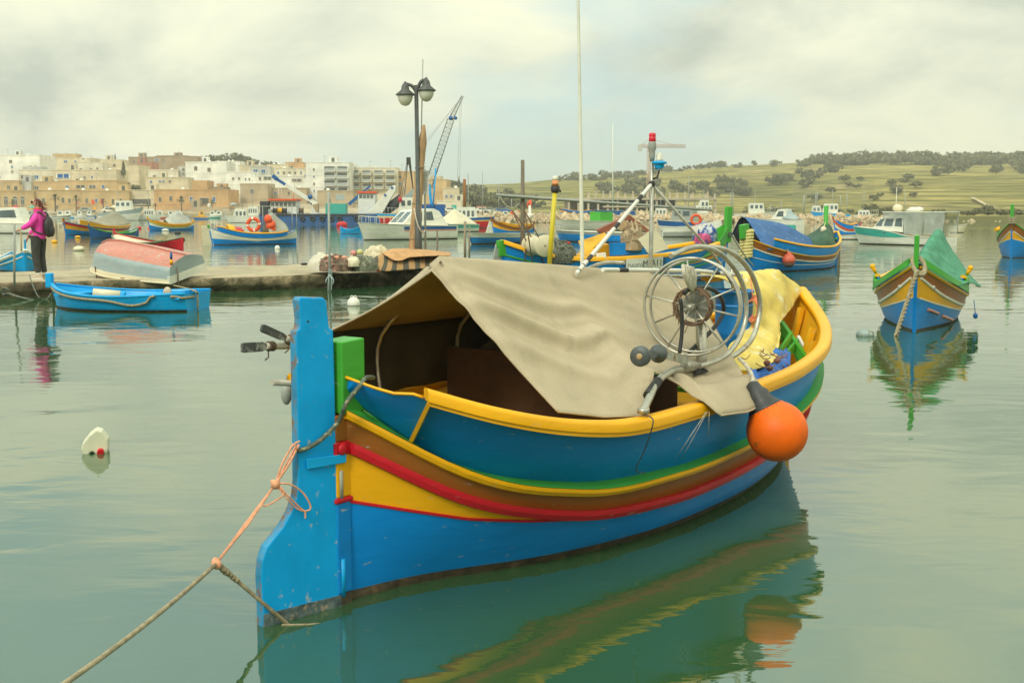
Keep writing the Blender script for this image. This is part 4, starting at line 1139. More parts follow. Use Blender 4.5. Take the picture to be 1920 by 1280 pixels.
# ---- boat with the blue cover and the wrapped green post
def boat_bluecover():
    S, B = A(1566, 502, 36.6), A(1402, 512, 32.6)
    b = luzzu('luzzu_boat', 'blue covered boat with a brown band, red buoy and green post wrapped in yellow rope', S, B, dict(mid='blue', band='brown', line='white', sheer='yellow', bulw='blue', rail='yellow', post='green'), bs=.85, hs=1.02, postw=.12, postl=.32, post=(.02, .34), bulw=(.0, .86), rudder=(.20, .62, 'greybrown'), rail_h=[.24, .22, .22, .24, .26, .26, .24, .2, .1])
    r, h, f, L = b.r, b.h, b.f, b.L
    g = G(); p = h.at(1, 0, h.zd(1) - .55) + Vector((.05, 0, 0))
    for k in range(9):
        g.tube([p + Vector((-.02 * k * .3 + .15 * math.cos(a), .15 * math.sin(a), .085 * k + .012 * a)) for a in [x * .45 for x in range(15)]], .05, 7)
    tag(g.build('rope_wrapping', mat('yellow_rope', (.62, .52, .20), .9, .2, 14, .5, 40), r), None, None)
    bm = mat('blue_tarpaulin', (.03, .11, .28), .75, .12, 3, .3, 18, wear=((.12, .22, .36), .3, 4))
    D0, D1 = 33.6, 35.6
    front = [A(1372, 448, 33.8), A(1380, 412, 33.8), A(1396, 408, 34.4), A(1450, 421, 35.3), A(1508, 436, 36.0), A(1530, 455, 36.2)]
    ridge = [A(1390, 407, 34.0), A(1400, 408, 34.4), A(1430, 413, 34.9), A(1465, 420, 35.3), A(1500, 435, 35.8), A(1520, 448, 36.0)]
    mid = [A(1408, 424, 33.3), A(1416, 424, 33.4), A(1440, 428, 33.9), A(1470, 436, 34.5), A(1503, 447, 35.1), A(1526, 459, 35.5)]
    low = [A(1436, 470, 32.7), A(1446, 468, 32.7), A(1462, 468, 33.1), A(1488, 468, 33.8), A(1508, 468, 34.4), A(1530, 467, 35.0)]
    back = [A(1372, 440, 35.6), A(1392, 440, 36), A(1420, 440, 36.6), A(1460, 445, 37), A(1500, 455, 37.4), A(1524, 460, 37.6)]
    rows = [smooth_path(q, 6) for q in (back, ridge, mid, low)]
    n = len(rows[0]); cols_ = [smooth_path([q[i] for q in rows], 6) for i in range(n)]
    rws = [[cols_[i][k] + Vector((0, -1, .6)) * .05 * noise.noise(cols_[i][k] * 2.2) for i in range(n)] for k in range(len(cols_[0]))]
    cloth_obj('blue_tarpaulin', rws, bm, 'blue tarpaulin pitched like a tent with a dark open end', 'tarpaulin', .012)
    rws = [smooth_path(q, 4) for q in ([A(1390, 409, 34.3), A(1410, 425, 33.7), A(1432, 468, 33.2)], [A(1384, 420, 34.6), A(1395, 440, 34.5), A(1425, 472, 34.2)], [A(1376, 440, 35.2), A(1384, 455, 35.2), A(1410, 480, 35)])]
    cloth_obj('painted_shade_sheet', rws, mat('shade_black', (.012, .014, .02), .9), 'black sheet painting the shade inside the open end of the blue tarpaulin', 'cloth', .01)  # sheet added to paint the darkness inside the tent opening
    gm = mat('dark_green_canvas', (.045, .10, .055), .85, .2, 3, .35, 18)
    rows = [[A(1503, 447, 36.6), A(1530, 432, 36.4), A(1548, 418, 36.3), A(1560, 428, 36.4), A(1566, 452, 36.2)],
            [A(1508, 456, 35.8), A(1530, 448, 35.6), A(1548, 440, 35.5), A(1558, 448, 35.5), A(1566, 458, 35.5)],
            [A(1522, 464, 35.2), A(1535, 466, 35.1), A(1548, 467, 35.0), A(1557, 465, 35.1), A(1563, 462, 35.1)]]
    cloth_obj('green_canvas', [smooth_path(q, 5) for q in rows], gm, 'dark green canvas over the stern beside the blue tarpaulin', 'canvas', .012)
    # mast with a cream float
    g = G(); g.tube([f.I @ A(1548, 470, 36.2), f.I @ A(1549, 386, 36.2)], .07, 8); g.build('green_staff', P['green'], r)
    g = G(); g.ball(A(1544, 431, 35.9), .095, 12, 8, 0, (1, 1, 1.2)); g.tube([A(1545, 425, 35.9), A(1548, 416, 36.1)], .012, 5); g.tube(smooth_path([A(1545, 437, 35.9), A(1548, 448, 35.8), A(1556, 462, 35.5)], 4), .018, 6)
    tag(g.build('cream_float', P['cream']), 'cream float hanging on the green staff above the dark green canvas', 'float')
    c = A(1479, 488, 32.9); s = px_m(32.9)
    fb = thing('fender_buoy', 'faded red buoy with a dark bottom hung on the blue covered boat', 'buoy', c)
    g = G(); g.lathe([(.002, -14 * s), (6 * s, -13 * s), (9.5 * s, -9 * s), (11.2 * s, -5 * s)], 20, 1); g.lathe([(11.2 * s, -5 * s), (12 * s, 0), (11 * s, 5 * s), (7.5 * s, 10 * s), (3.5 * s, 13 * s), (3 * s, 16 * s)], 20, 0)
    g.build('buoy_body', [mat('faded_red_vinyl', (.58, .10, .045), .5, .12, 8), mat('fouled_vinyl', (.12, .07, .05), .8, .3)], fb)
    g = G(); g.tube([(0, 0, 15 * s), (-2 * s, .3, 24 * s)], .02, 6); g.build('hanging_rope', P['rope'], fb)
    g = G(); g.lathe([(.001, -.09), (.045, -.04), (.05, 0), (.03, .07), (.008, .10)], 12); tag(g.build('small_float', P['white'], loc=A(1554, 503, 36.4)), 'small white float hanging by the weathered rudder', 'float')
boat_bluecover()

# ---- boat with the green net, seen from the bow
def boat_greennet():
    B, S = Wz(1714, 622), Wz(1748, 548)
    dirn = (S - B).normalized(); S = B + dirn * 5.2
    b = luzzu('luzzu_boat', 'green netted boat facing us with a yellow, brown and blue bow with eyes', S, B, dict(low='blue', mid='yellow', band='brown', line='white', sheer='yellow', bulw='blue', rail='yellow', post='green'), zr_=(.5, .40, .30, .25, .24, .28, .40, .58, .82), postw=.055, postl=.07, bs=.80, hs=.97, post=(.1, .42), bulw=(.03, .72), eyes=False, rail_h=[.1, .2, .22, .22, .22, .22, .2, .1, .05], bands=[(0, .2), (.66, .20), (.8, .29), (.92, .40), (1, .51)])
    r, h, f, L = b.r, b.h, b.f, b.L
    # green washboards that rise to the bow
    for s in (1, -1):
        g = G(); rows = [[], [], []]
        for i in range(24):
            t = lerp(.66, .99, i / 23); u = i / 23
            up = interp(u, [(0, .24), (.06, .24), (.22, .10), (.5, .08), (1, .10)])
            rows[0].append(h.at(t, s * (h.b(t) + .035), h.zd(t) + .01)); rows[1].append(h.at(t, s * (h.b(t) + .03), h.zd(t) + up)); rows[2].append(h.at(t, s * max(0.0, h.b(t) - .05), h.zd(t) + up + .01))
        g.grid(rows, sm=False, flip=s < 0); o = g.build('washboard', P['green'], r); md = o.modifiers.new('t', 'SOLIDIFY'); md.thickness = .02
        p = h.at(.665, s * (h.b(.665) + .01), h.zd(.665) + .28)
        g = G(); g.tube([p, p + Vector((.05, -s * .05, .10))], .028, 8, rfun=lambda u: .022 + .016 * u); g.ball(p + Vector((.05, -s * .05, .11)), .042, 10, 6); g.build('tholepin', P['yellow'], r)
        e = h.skin(.935, h.zd(.935) * .78, s, .006); e2 = h.skin(.945, h.zd(.945) * .78, s, .006)
        M = frame_matrix(e, e2 - e, (0, 0, 1)); g = G(); g.ball((0, 0, 0), .052, 12, 6, 0, (1, .6, .35)); g.ball((0, 0, s * .008), .022, 10, 6, 1, (1, 1, .6))
        for i, v in enumerate(g.v): g.v[i] = tuple(M @ Vector(v))
        g.build('eye', [P['white'], P['dark']], r)
    nm = mat('green_net', (.065, .26, .145), .9, .22, 6, .8, 90, wear=((.10, .28, .19), .5, 9))
    R0 = [(1668, 536, 17.2), (1690, 517, 17.0), (1712, 503, 16.8), (1724, 495, 16.7), (1740, 510, 16.8), (1768, 532, 17.0), (1800, 535, 17.2)]
    R1 = [(1668, 530, 17.8), (1692, 508, 17.6), (1716, 488, 17.6), (1735, 474, 17.8), (1765, 500, 17.8), (1795, 520, 17.8), (1822, 530, 17.8)]
    R2 = [(1690, 510, 18.8), (1705, 495, 18.8), (1724, 474, 18.8), (1757, 434, 18.9), (1780, 470, 18.9), (1805, 505, 18.6), (1832, 535, 18.2)]
    R3 = [(1700, 500, 20.2), (1715, 490, 20.2), (1735, 470, 20.2), (1758, 436, 20.2), (1785, 472, 20.2), (1815, 512, 19.6), (1838, 538, 19.2)]
    R4 = [(1700, 505, 21.3), (1715, 500, 21.3), (1740, 492, 21.3), (1760, 484, 21.3), (1785, 500, 21.1), (1812, 520, 20.9), (1836, 535, 20.6)]
    rows = [smooth_path([A(*k) for k in q], 6) for q in (R0, R1, R2, R3, R4)]
    n = len(rows[0]); cl = [smooth_path([q[i] for q in rows], 6) for i in range(n)]
    rws = [[cl[i][k] + Vector((.3, -.8, .5)) * .045 * noise.noise(cl[i][k] * 3.5) for i in range(n)] for k in range(len(cl[0]))]
    cloth_obj('green_net_cover', rws, nm, 'green net stretched in a peak over the boat facing us', 'net cover', .01)
    # rope round the post head and down to the water
    g = G(); p = A(1722, 494, 16.35); s = px_m(16.3)
    ring = [p + Vector((11 * s * math.sin(a) * (1 if True else 1), .10 * math.cos(a), 15 * s * math.cos(a) - 2 * s)) for a in [k * 2 * math.pi / 20 for k in range(21)]]
    for o in (0, .03): g.tube([q + Vector((0, -o, -o)) for q in ring], .028, 7, cap=False)
    a = A(1720, 508, 16.2); w = Wz(1680, 630); c0 = [a.lerp(w, k / 60) for k in range(61)]
    for ph in (0, math.pi):
        g.tube([q + Vector((math.cos(k * .9 + ph) * .020, 0, math.sin(k * .9 + ph) * .016)) for k, q in enumerate(c0)], .019, 5)
    tag(g.build('bow_rope', P['rope']), 'thick twisted rope looped on the green post head and down into the water', 'rope')
    g = G()
    for x0, y0, x1, y1 in ((1740, 580, 1760, 588), (1767, 592, 1791, 602)):
        p0 = A(x0, y0, 16); 
        for tt in range(1): pass
    for x0, y0, x1, y1 in ((1740, 580, 1760, 588), (1767, 592, 1791, 602)):
        g = G(); pts = []
        for k in range(6):
            x, y = lerp(x0, x1, k / 5), lerp(y0, y1, k / 5)
            q0 = f.c; d = f.r @ ray(x, y); best = None
            for st in range(400):
                q = q0 + d * (15.5 + st * .008)
                t = q.x / L
                if 0 < t < 1 and q.z > 0 and abs(q.y) < h.lat(min(1, t / (1 + .18 * q.z / L)), q.z) + .012: best = q; break
            if best: pts.append(best)
        if len(pts) > 1: g.tube(pts, .022, 6); g.build('faded_patch', P['pink'], r)
    # blob buoy beside
    g = G(); g.ball((0, 0, 0), 17 * px_m(16.2), 16, 10, 0, (1, 1, .55), .05); tag(g.build('mooring_float', mat('fouled_blue_float', (.27, .33, .30), .8, .3, 6, .4, 20, wear=((.16, .15, .08), .5, 8)), loc=Wz(1622, 629) + Vector((0, 0, .02))), 'grey weedy float lying by the bow of the green netted boat', 'float')
    g = G(); g.ball(A(1829, 592, 17.3), .036, 10, 8, 0, (1, 1, 1.2)); g.tube([A(1829, 590, 17.3), A(1826, 562, 17.3)], .006, 5); tag(g.build('small_fender', P['navy']), 'small blue fender hanging on the right side of the green netted boat', 'fender')
boat_greennet()

# ---- boat cut by the right edge
def boat_edge():
    B = Wz(1896, 484); S = B + Vector((2.3, 3.9, 0))
    b = luzzu('luzzu_boat', 'blue, yellow and brown boat with a green post cut off by the right edge', S, B, dict(low='blue', mid='yellow', band='brown', line='white', sheer='green', bulw='green', post='green'), bs=1.0, hs=1.35, post=(.1, .62), bulw=(.1, .8), bands=[(0, .3), (.5, .2), (.7, .30), (1, .52)])
    g = G(); p = b.h.at(1, 0, b.h.zd(1) - .05)
    for k in range(4): g.tube([p + Vector((.11 * math.cos(a), .11 * math.sin(a), .06 * k)) for a in [x * .45 for x in range(15)]], .04, 6)
    g.build('rope_wrapping', P['rope'], b.r)
    p = b.h.at(.62, .9, b.h.zd(.6) + .3); g = G(); g.tube([b.h.at(.80, b.h.b(.8) , b.h.zd(.8) + .25), b.h.at(.84, b.h.b(.84) + .16, b.h.zd(.8) + .2)], .06, 8); g.build('tholepin', P['yellow'], b.r)
boat_edge()

# ---- white and turquoise cabin boat with the plastic awning
def boat_turquoise():
    B, S = Wz(1612, 457), Wz(1782, 461)
    b = motorboat('cabin_boat', 'white cabin boat with a turquoise bow and clear plastic awning over the stern', S, B, ('white', 'white'), .30, zd=[.42, .42, .42, .46, .64, .78, .84, .89, .93])
    r, L, h = b.r, b.L, b.h
    for s in (1, -1):
        g = G(); rows = [[], []]
        for i in range(20):
            t = lerp(.36, .99, i / 19); a = interp(t, [(.36, .42), (.5, .38), (.7, .40), (1, .52)]); c = h.zd(t) - .03
            a = min(a, h.zd(t) - .02); c = min(max(c, a + .005), h.zd(t))
            rows[0].append(h.skin(t, a, s, .012)); rows[1].append(h.skin(t, c, s, .014))
        g.grid(rows, sm=False, flip=s < 0); g.build('bow_panel', P['teal'], r)
        p0, p1 = h.skin(.62, .56, s, .03), h.skin(.82, .57, s, .03)
        if s == -1 or True:
            x = (p1 - p0) if h.at(0, s, 0).y > 0 else (p1 - p0)
        g = G(); e = h.skin(.60, .60, s, .016); g.ball(e, .06, 10, 6, 0, (1.7, .3, .5)); g.build('porthole', P['glass'], r)
    # name on the side towards us
    side = 1 if (r.matrix_basis @ h.skin(.7, .5, 1)).y < (r.matrix_basis @ h.skin(.7, .5, -1)).y else -1
    p0, p1 = h.skin(.86, .53, side, .03), h.skin(.68, .52, side, .03)
    x = (p1 - p0); M = frame_matrix(p0, x, Vector((0, 0, 1)))
    if (r.matrix_basis.to_3x3() @ (M.to_3x3() @ Vector((0, 0, 1)))).y > 0: p0, p1 = p1, p0; x = p1 - p0; M = frame_matrix(p0, x, Vector((0, 0, 1)))
    lettering('VIZMEJURB', .155, M, P['navy'], r, 'boat_name')
    cz = .78
    cabin(r, [(L * .44, cz - .15), (L * .80, cz), (L * .70, 1.38), (L * .46, 1.46), (L * .42, 1.42)], L * .30 / 2 * .78, 'white', [[(L * .46, .92), (L * .545, .94), (L * .535, 1.32), (L * .475, 1.36)], [(L * .57, .94), (L * .665, .95), (L * .645, 1.31), (L * .56, 1.32)], [(L * .69, .94), (L * .76, .95), (L * .705, 1.30), (L * .67, 1.31)]], .80, front=((L * .79, cz + .1), (L * .71, 1.33), 2))
    # awning: frame, roof and clear sheets
    z0, z1 = .55, 1.66; x0, x1, w = -.0, L * .655, L * .135
    g = G(); g.box(((x0 + x1) / 2, 0, z1), (x1 - x0 + .1, 2 * w + .1, .05)); aw = g.build('awning_roof', P['white'], r)
    for x in (x0 + .02, L * .22, L * .43, x1 - .02):
        for s in (-1, 1):
            g = G(); g.tube([(x, s * w, z0 if x < L * .45 else 1.22), (x, s * w, z1 - .03)], .02, 6); g.build('awning_post', P['grey'], r)
    cm = mat('clear_plastic_sheet', (.50, .54, .49), .35, .18, 1.2, bump=.4, bscale=3)
    cm.node_tree.nodes['Principled BSDF'].inputs['Alpha'].default_value = .55
    for s in (-1, 1):
        for k, (a, c) in enumerate(((x0 + .03, L * .21), (L * .22, L * .42))):
            g = G(); rows = [[Vector((lerp(a, c, i / 10), s * (w + .03 + .02 * math.sin(i * 2.1 + j)), lerp(z0, z1 - .03, j / 6))) for i in range(11)] for j in range(7)]; g.grid(rows); g.build('awning_sheet', cm, r)
        g = G(); rows = [[Vector((lerp(L * .43, x1, i / 8), s * (w + .03), lerp(1.36, z1 - .03, j / 3))) for i in range(9)] for j in range(4)]; g.grid(rows); g.build('awning_sheet', cm, r)
    g = G(); g.tube([(L * .60, 0, 1.2), (L * .60, 0, 2.9)], .015, 6); g.build('aerial', P['white'], r)
    g = G(); g.ball((L * .57, .1, 1.86), .22, 12, 8, 0, (1.2, 1, .9)); g.tube([(L * .57, .1, 1.66), (L * .57, .1, 1.8)], .05, 6); tag(g.build('tied_bundle', P['cream']), None, None); bpy.data.objects['tied_bundle'].parent = r
    g = G(); g.ball((L * .38, 0, 1.78), .14, 12, 8, 0, (3.2, 1.2, .9), .5, 3); o = g.build('folded_sail', P['white']); o.parent = r
boat_turquoise()

def small_boats():
    # blue boat with buff cover, left of the woman's jetty
    b = luzzu('luzzu_boat', 'small blue boat with a tall curved prow under a grey buff cover', Wz(240, 437), Wz(124, 441), dict(low='blue', mid='yellow', band='red', line='yellow', sheer='blue', bulw='yellow', rail='yellow', post='brown'), bs=1.0, hs=1.0, post=(.0, .25), detail=1, rail_h=[.1, .14, .16, .18, .18, .2, .26, .34, .3])
    tent(b, .02, .62, (1.1, 1.75, .95), .02, mat('grey_buff_canvas', (.30, .27, .19), .85, .1, 2), 'grey buff cover on the small blue boat with the tall curved prow', n=14, apex=.3)
    # blue rowing boat with white name
    b = luzzu('rowing_boat', 'plain deep blue rowing boat with a white name on its side', Wz(258, 445), Wz(172, 447), dict(low='navy', mid='navy', band='navy', line='navy', sheer='green', bulw='navy', rail='green', post='navy'), bs=.9, hs=.75, post=(.0, .06), detail=1, rail_h=[.02] * 9)
    side = 1 if (b.r.matrix_basis @ b.h.skin(.5, .2, 1)).y < (b.r.matrix_basis @ b.h.skin(.5, .2, -1)).y else -1
    p0, p1 = b.h.skin(.82, .38, side, .04), b.h.skin(.55, .34, side, .04)
    lettering('F-EMM 0303', .17, frame_matrix(p0, p1 - p0, (0, 0, 1)), P['white'], b.r, 'boat_name')
    # grey covered boat farther off
    b = luzzu('luzzu_boat', 'little blue and yellow boat with a pale grey hump cover, farthest out by the quay', Wz(362, 431), Wz(282, 432), dict(low='blue', mid='white', band='yellow', line='green', sheer='yellow', bulw='yellow', rail='yellow', post='yellow'), bs=1.0, hs=1.05, post=(.1, .2), detail=1, rail_h=[.1] * 9)
    tent(b, .08, .66, (1.0, 1.75, 1.0), -.02, mat('pale_grey_canvas', (.42, .42, .36), .85, .1, 2), 'pale grey hump cover on the little boat farthest out by the quay', n=14)
    # the boat with the orange lifebuoy
    b = luzzu('luzzu_boat', 'blue and white boat with an orange lifebuoy and a pale rudder', Wz(553, 457), Wz(400, 459), dict(low='blue', mid='white', band='white', line='white', sheer='blue', bulw='blue', rail='yellow', post='green'), bs=1.0, hs=.92, post=(.02, .10), rail_h=[.16, .18, .2, .22, .22, .22, .24, .26, .2], bands=[(0, .32), (.5, .18), (1, .36)])
    r, h, L = b.r, b.h, b.L
    g = G(); g.prism([h.at(1.0, .02, -.2) + Vector((.55, 0, 0)), h.at(1, .02, -.2) + Vector((-.05, 0, 0)), h.at(.985, .02, .98), h.at(1, .02, 1.0) + Vector((.42, 0, 0))], (0, .04, 0)); g.build('rudder', P['cream'], r)
    for k, t in enumerate((.80, .74)):
        g = G(); rows = [[h.at(t - .02 * i / 3 * k, v * h.b(t) * .9, h.zd(t) + .25 + .25 * (1 - abs(v)) * (1 - .2 * k)) for v in (-1, -.5, 0, .5, 1)] for i in range(4)]
        rows = [[p + Vector((-.12 * i, 0, -.02 * i)) for p in q] for i, q in enumerate(rows)]
        g.grid(rows); o = g.build('bow_board', P['red' if k else 'yellow'], r); md = o.modifiers.new('t', 'SOLIDIFY'); md.thickness = .04
    M = r.matrix_basis
    sgn = 1 if (M @ Vector((0, 1, 0)) - M @ Vector((0, 0, 0))).y < 0 else -1
    c = M @ Vector((L * .545, sgn * .55, 1.02))
    g = G(); rows = []
    for i in range(25):
        a = 2 * math.pi * i / 24; rows.append([Vector(((.30 + .095 * math.cos(q)) * math.cos(a), -.06 * math.sin(q), (.30 + .095 * math.cos(q)) * math.sin(a))) for q in [k * math.pi / 4 for k in range(8)]])
    g.grid(rows, close=True, mf=lambda i, j: 1 if i % 6 in (0,) else 0); tag(g.build('lifebuoy', [P['orange'], P['white']], loc=c), 'orange lifebuoy ring standing on the blue and white boat', 'lifebuoy')
    for k, (dx, dz, sz) in enumerate(((-.95, .98, .26), (-.80, 1.30, .22), (-1.02, .78, .2))):
        g = G(); g.ball((0, 0, 0), sz, 12, 8, 0, (1, .8, 1), .25, k)
        tag(g.build('orange_float', P['orange'], loc=M @ Vector((L * .545 + dx, sgn * .4, dz))), ['middle one of the three orange floats beside the lifebuoy', 'topmost of the three orange floats beside the lifebuoy', 'lowest of the three orange floats beside the lifebuoy'][k], 'float', 'orange floats beside the lifebuoy')
    tent(b, .10, .36, (1.0, 1.65, 1.45), .0, mat('grey_canvas_screen', (.36, .35, .28), .85, .1, 2), 'grey canvas screen at the stern of the boat with the lifebuoy', n=10, apex=.7)
    g = G()
    for x, y in ((.0, -.4), (.0, .4), (L * .42, -.4), (L * .42, .4)): g.tube([(x, y, .5), (x, y, 1.95)], .02, 5)
    g.tube([(0, -.4, 1.95), (L * .42, -.4, 1.95)], .02, 5); g.tube([(0, .4, 1.95), (L * .42, .4, 1.95)], .02, 5); g.build('awning_frame', P['grey'], r)
    # white cruiser at the left edge
    b = motorboat('cabin_cruiser', 'white cabin cruiser cut off by the left edge', Wz(62, 438) + Vector((0, 1.2, 0)), Wz(-70, 437), ('white', 'white'), .32, (.75, .95))
    L = b.L; cabin(b.r, [(L * .12, .7), (L * .62, .85), (L * .46, 1.95), (L * .22, 2.0)], b.w * .75, 'white', [[(L * .22, 1.2), (L * .48, 1.2), (L * .43, 1.75), (L * .25, 1.8)]], .8)
    # open turquoise boat behind the stake at the left
    b = luzzu('rowing_boat', 'light blue boat with a turquoise inside moored beyond the jetty', Wz(48, 511) + Vector((-1.5, 2.7, 0)), Wz(48, 511), dict(low='sky', mid='sky', band='sky', line='white', sheer='white', bulw='sky', rail='white', post='white'), bs=1.2, hs=.62, post=(.0, .05), detail=1, rail_h=[.03] * 9, deck='teal')
    g = G(); g.tube([b.h.at(.75, 0, .3), b.h.at(.74, 0, 1.15)], .02, 6); g.tube([b.h.at(.74, 0, 1.1), b.h.at(.95, .1, .5)], .008, 5); g.build('staff', P['wood'], b.r)
    # white motorboat with the blue stripe behind the lamp post
    b = motorboat('motorboat', 'white motorboat with a blue stripe and grey windscreen behind the lamp post', Wz(842, 447), Wz(683, 450), ('white', 'white'), .34, (.80, 1.05))
    r, h, L = b.r, b.h, b.L
    for s in (1, -1):
        for nm, za, zc, mc in (('blue_stripe', .60, .78, 'navy'), ('orange_stripe', .53, .57, 'orange')):
            g = G(); rows = [[h.skin(lerp(.02, .62, i / 14), z, s, .012) for i in range(15)] for z in (za, zc)]; g.grid(rows, sm=False, flip=s < 0); g.build(nm, P[mc], r)
    cabin(r, [(L * .10, .75), (L * .66, .85), (L * .50, 1.75), (L * .26, 1.85), (L * .20, 1.7)], b.w * .80, 'white', [[(L * .28, 1.15), (L * .40, 1.15), (L * .38, 1.65), (L * .29, 1.68)], [(L * .42, 1.12), (L * .56, 1.10), (L * .49, 1.60), (L * .41, 1.64)]], .78, front=((L * .63, 1.05), (L * .515, 1.66), 2))
    pulpit(b, .62, .4, 6)
    # pale hull with cover beyond it
    b = motorboat('motorboat', 'white boat with a cream hump cover moored right of the lamp post', Wz(882, 434), Wz(800, 436), ('white', 'teal'), .36, (.6, .7))
    tent(b, .05, .70, (1.2, 1.9, 1.0), -.05, P['cream'], 'cream hump cover on the white boat right of the lamp post', n=10)
    # little blue dinghy by the barge
    b = luzzu('dinghy', 'tiny bright blue dinghy floating in front of the long blue barge', Wz(640, 438), Wz(676, 438), dict(low='sky', mid='sky', band='sky', line='sky', sheer='sky', bulw='sky', rail='sky', post='sky'), bs=1.4, hs=.72, post=(.0, .0), detail=1, rail_h=[.02] * 9, deck='sky')
    g = G(); g.ball((0, 0, 0), .5, 12, 8, 0, (1.3, 1, .8)); tag(g.build('red_buoy', P['red'], loc=Wz(641, 424) + Vector((0, 0, .15))), 'bright red buoy lying against the long blue barge', 'buoy')
    # blue and white open boat behind the wooden stakes
    b = motorboat('open_boat', 'deep blue boat with a wide white gunwale behind the wooden stakes', Wz(990, 452), Wz(884, 458), ('blue', 'white'), .36, (.45, .60), split=.60)
    # small yellow luzzu before the breakwater
    b = luzzu('luzzu_boat', 'small yellow and blue boat with a white rudder in front of the rocks', Wz(1000, 437), Wz(926, 438), dict(low='blue', mid='yellow', band='brown', line='brown', sheer='brown', bulw='yellow', rail='yellow', post='brown'), bs=1.0, hs=1.15, post=(.0, .16), detail=1, rail_h=[.1, .12, .14, .16, .16, .16, .12, .05, .02])
    g = G(); g.prism([b.h.at(1.0, .02, -.2) + Vector((.9, 0, 0)), b.h.at(1, .02, -.2), b.h.at(.985, .02, .9), b.h.at(1, .02, .95) + Vector((.25, 0, 0))], (0, .04, 0)); g.build('rudder', P['white'], b.r)
    g = G(); g.lathe([(.1, .2), (.12, .9), (.25, .95), (.22, 1.25), (.1, 1.3), (.1, 1.9)], 10, 0, Matrix.Translation((.35, 0, .25))); g.build('outboard_motor', P['white'], b.r)
    # white boats between the poles
    b = motorboat('motorboat', 'white open boat with a green box at its stern near the rocks', Wz(1175, 431), Wz(1045, 433), ('white', 'white'), .30, (.75, 1.0))
    g = G(); g.box((b.L * .38, 0, 1.15), (1.6, 1.3, 1.0)); tag(g.build('green_box', P['green']), 'green box on the white open boat near the rocks', 'box'); bpy.data.objects['green_box'].matrix_basis = b.r.matrix_basis.copy()
    b = motorboat('open_boat', 'blue hulled boat with a grey gunwale behind the green net heap', Wz(1190, 455), Wz(1050, 452), ('blue', 'grey'), .34, (.55, .65), split=.72)
    pulpit(b, .5, .3, 5, 'grey')
    b = motorboat('open_boat', 'pale grey clinker boat behind the red lamp tripod', Wz(1242, 444), Wz(1302, 444), ('grey', 'white'), .42, (.65, .75))
    b = motorboat('trawler_boat', 'blue and white boat carrying a red lifebuoy beyond the tripod', Wz(1330, 435), Wz(1240, 434), ('white', 'navy'), .3, (.8, 1.0))
    cabin(b.r, [(b.L * .3, .8), (b.L * .75, .9), (b.L * .72, 1.9), (b.L * .3, 1.9)], b.w * .7, 'grey', [[(b.L * .36, 1.3), (b.L * .5, 1.3), (b.L * .5, 1.7), (b.L * .36, 1.7)], [(b.L * .55, 1.3), (b.L * .68, 1.3), (b.L * .67, 1.7), (b.L * .55, 1.7)]], .95)
    g = G(); rows = []
    for i in range(21):
        a = 2 * math.pi * i / 20; rows.append([Vector(((.36 + .11 * math.cos(q)) * math.cos(a), -.08 * math.sin(q), (.36 + .11 * math.cos(q)) * math.sin(a))) for q in [k * math.pi / 3 for k in range(6)]])
    g.grid(rows, close=True); tag(g.build('lifebuoy', P['orange'], loc=A(1305, 412, 92)), 'orange lifebuoy on the blue and white boat beyond the tripod', 'lifebuoy')
    b = motorboat('cabin_cruiser', 'white cruiser with a grey tonneau cover behind the blue tarpaulin', Wz(1500, 431), Wz(1434, 430), ('teal', 'white'), .34, (.9, 1.05))
    L = b.L; cabin(b.r, [(L * .30, .9), (L * .72, 1.0), (L * .55, 1.85), (L * .34, 1.9)], b.w * .8, 'white', [[(L * .38, 1.2), (L * .58, 1.2), (L * .52, 1.7), (L * .38, 1.7)]], .8)
    tent(b, .02, .38, (1.0, 1.9, 1.95), .0, P['palegrey'], 'grey tonneau cover on the white cruiser behind the blue tarpaulin', n=8, apex=.8)
    b = luzzu('luzzu_boat', 'small striped boat with a curved prow left of the turquoise cabin boat', Wz(1612, 440), Wz(1568, 440), dict(low='blue', mid='white', band='orange', line='brown', sheer='blue', bulw='blue', rail='yellow', post='brown'), bs=1.3, hs=1.15, post=(.0, .2), detail=1)
    b = motorboat('open_boat', 'low white open boat under the bow of the turquoise cabin boat', Wz(1575, 449), Wz(1612, 449), ('white', 'white'), .5, (.25, .3))
    b = motorboat('open_boat', 'small cream boat behind the plastic awning boat', Wz(1780, 436), Wz(1806, 436), ('cream', 'cream'), .4, (.5, .7))
small_boats()

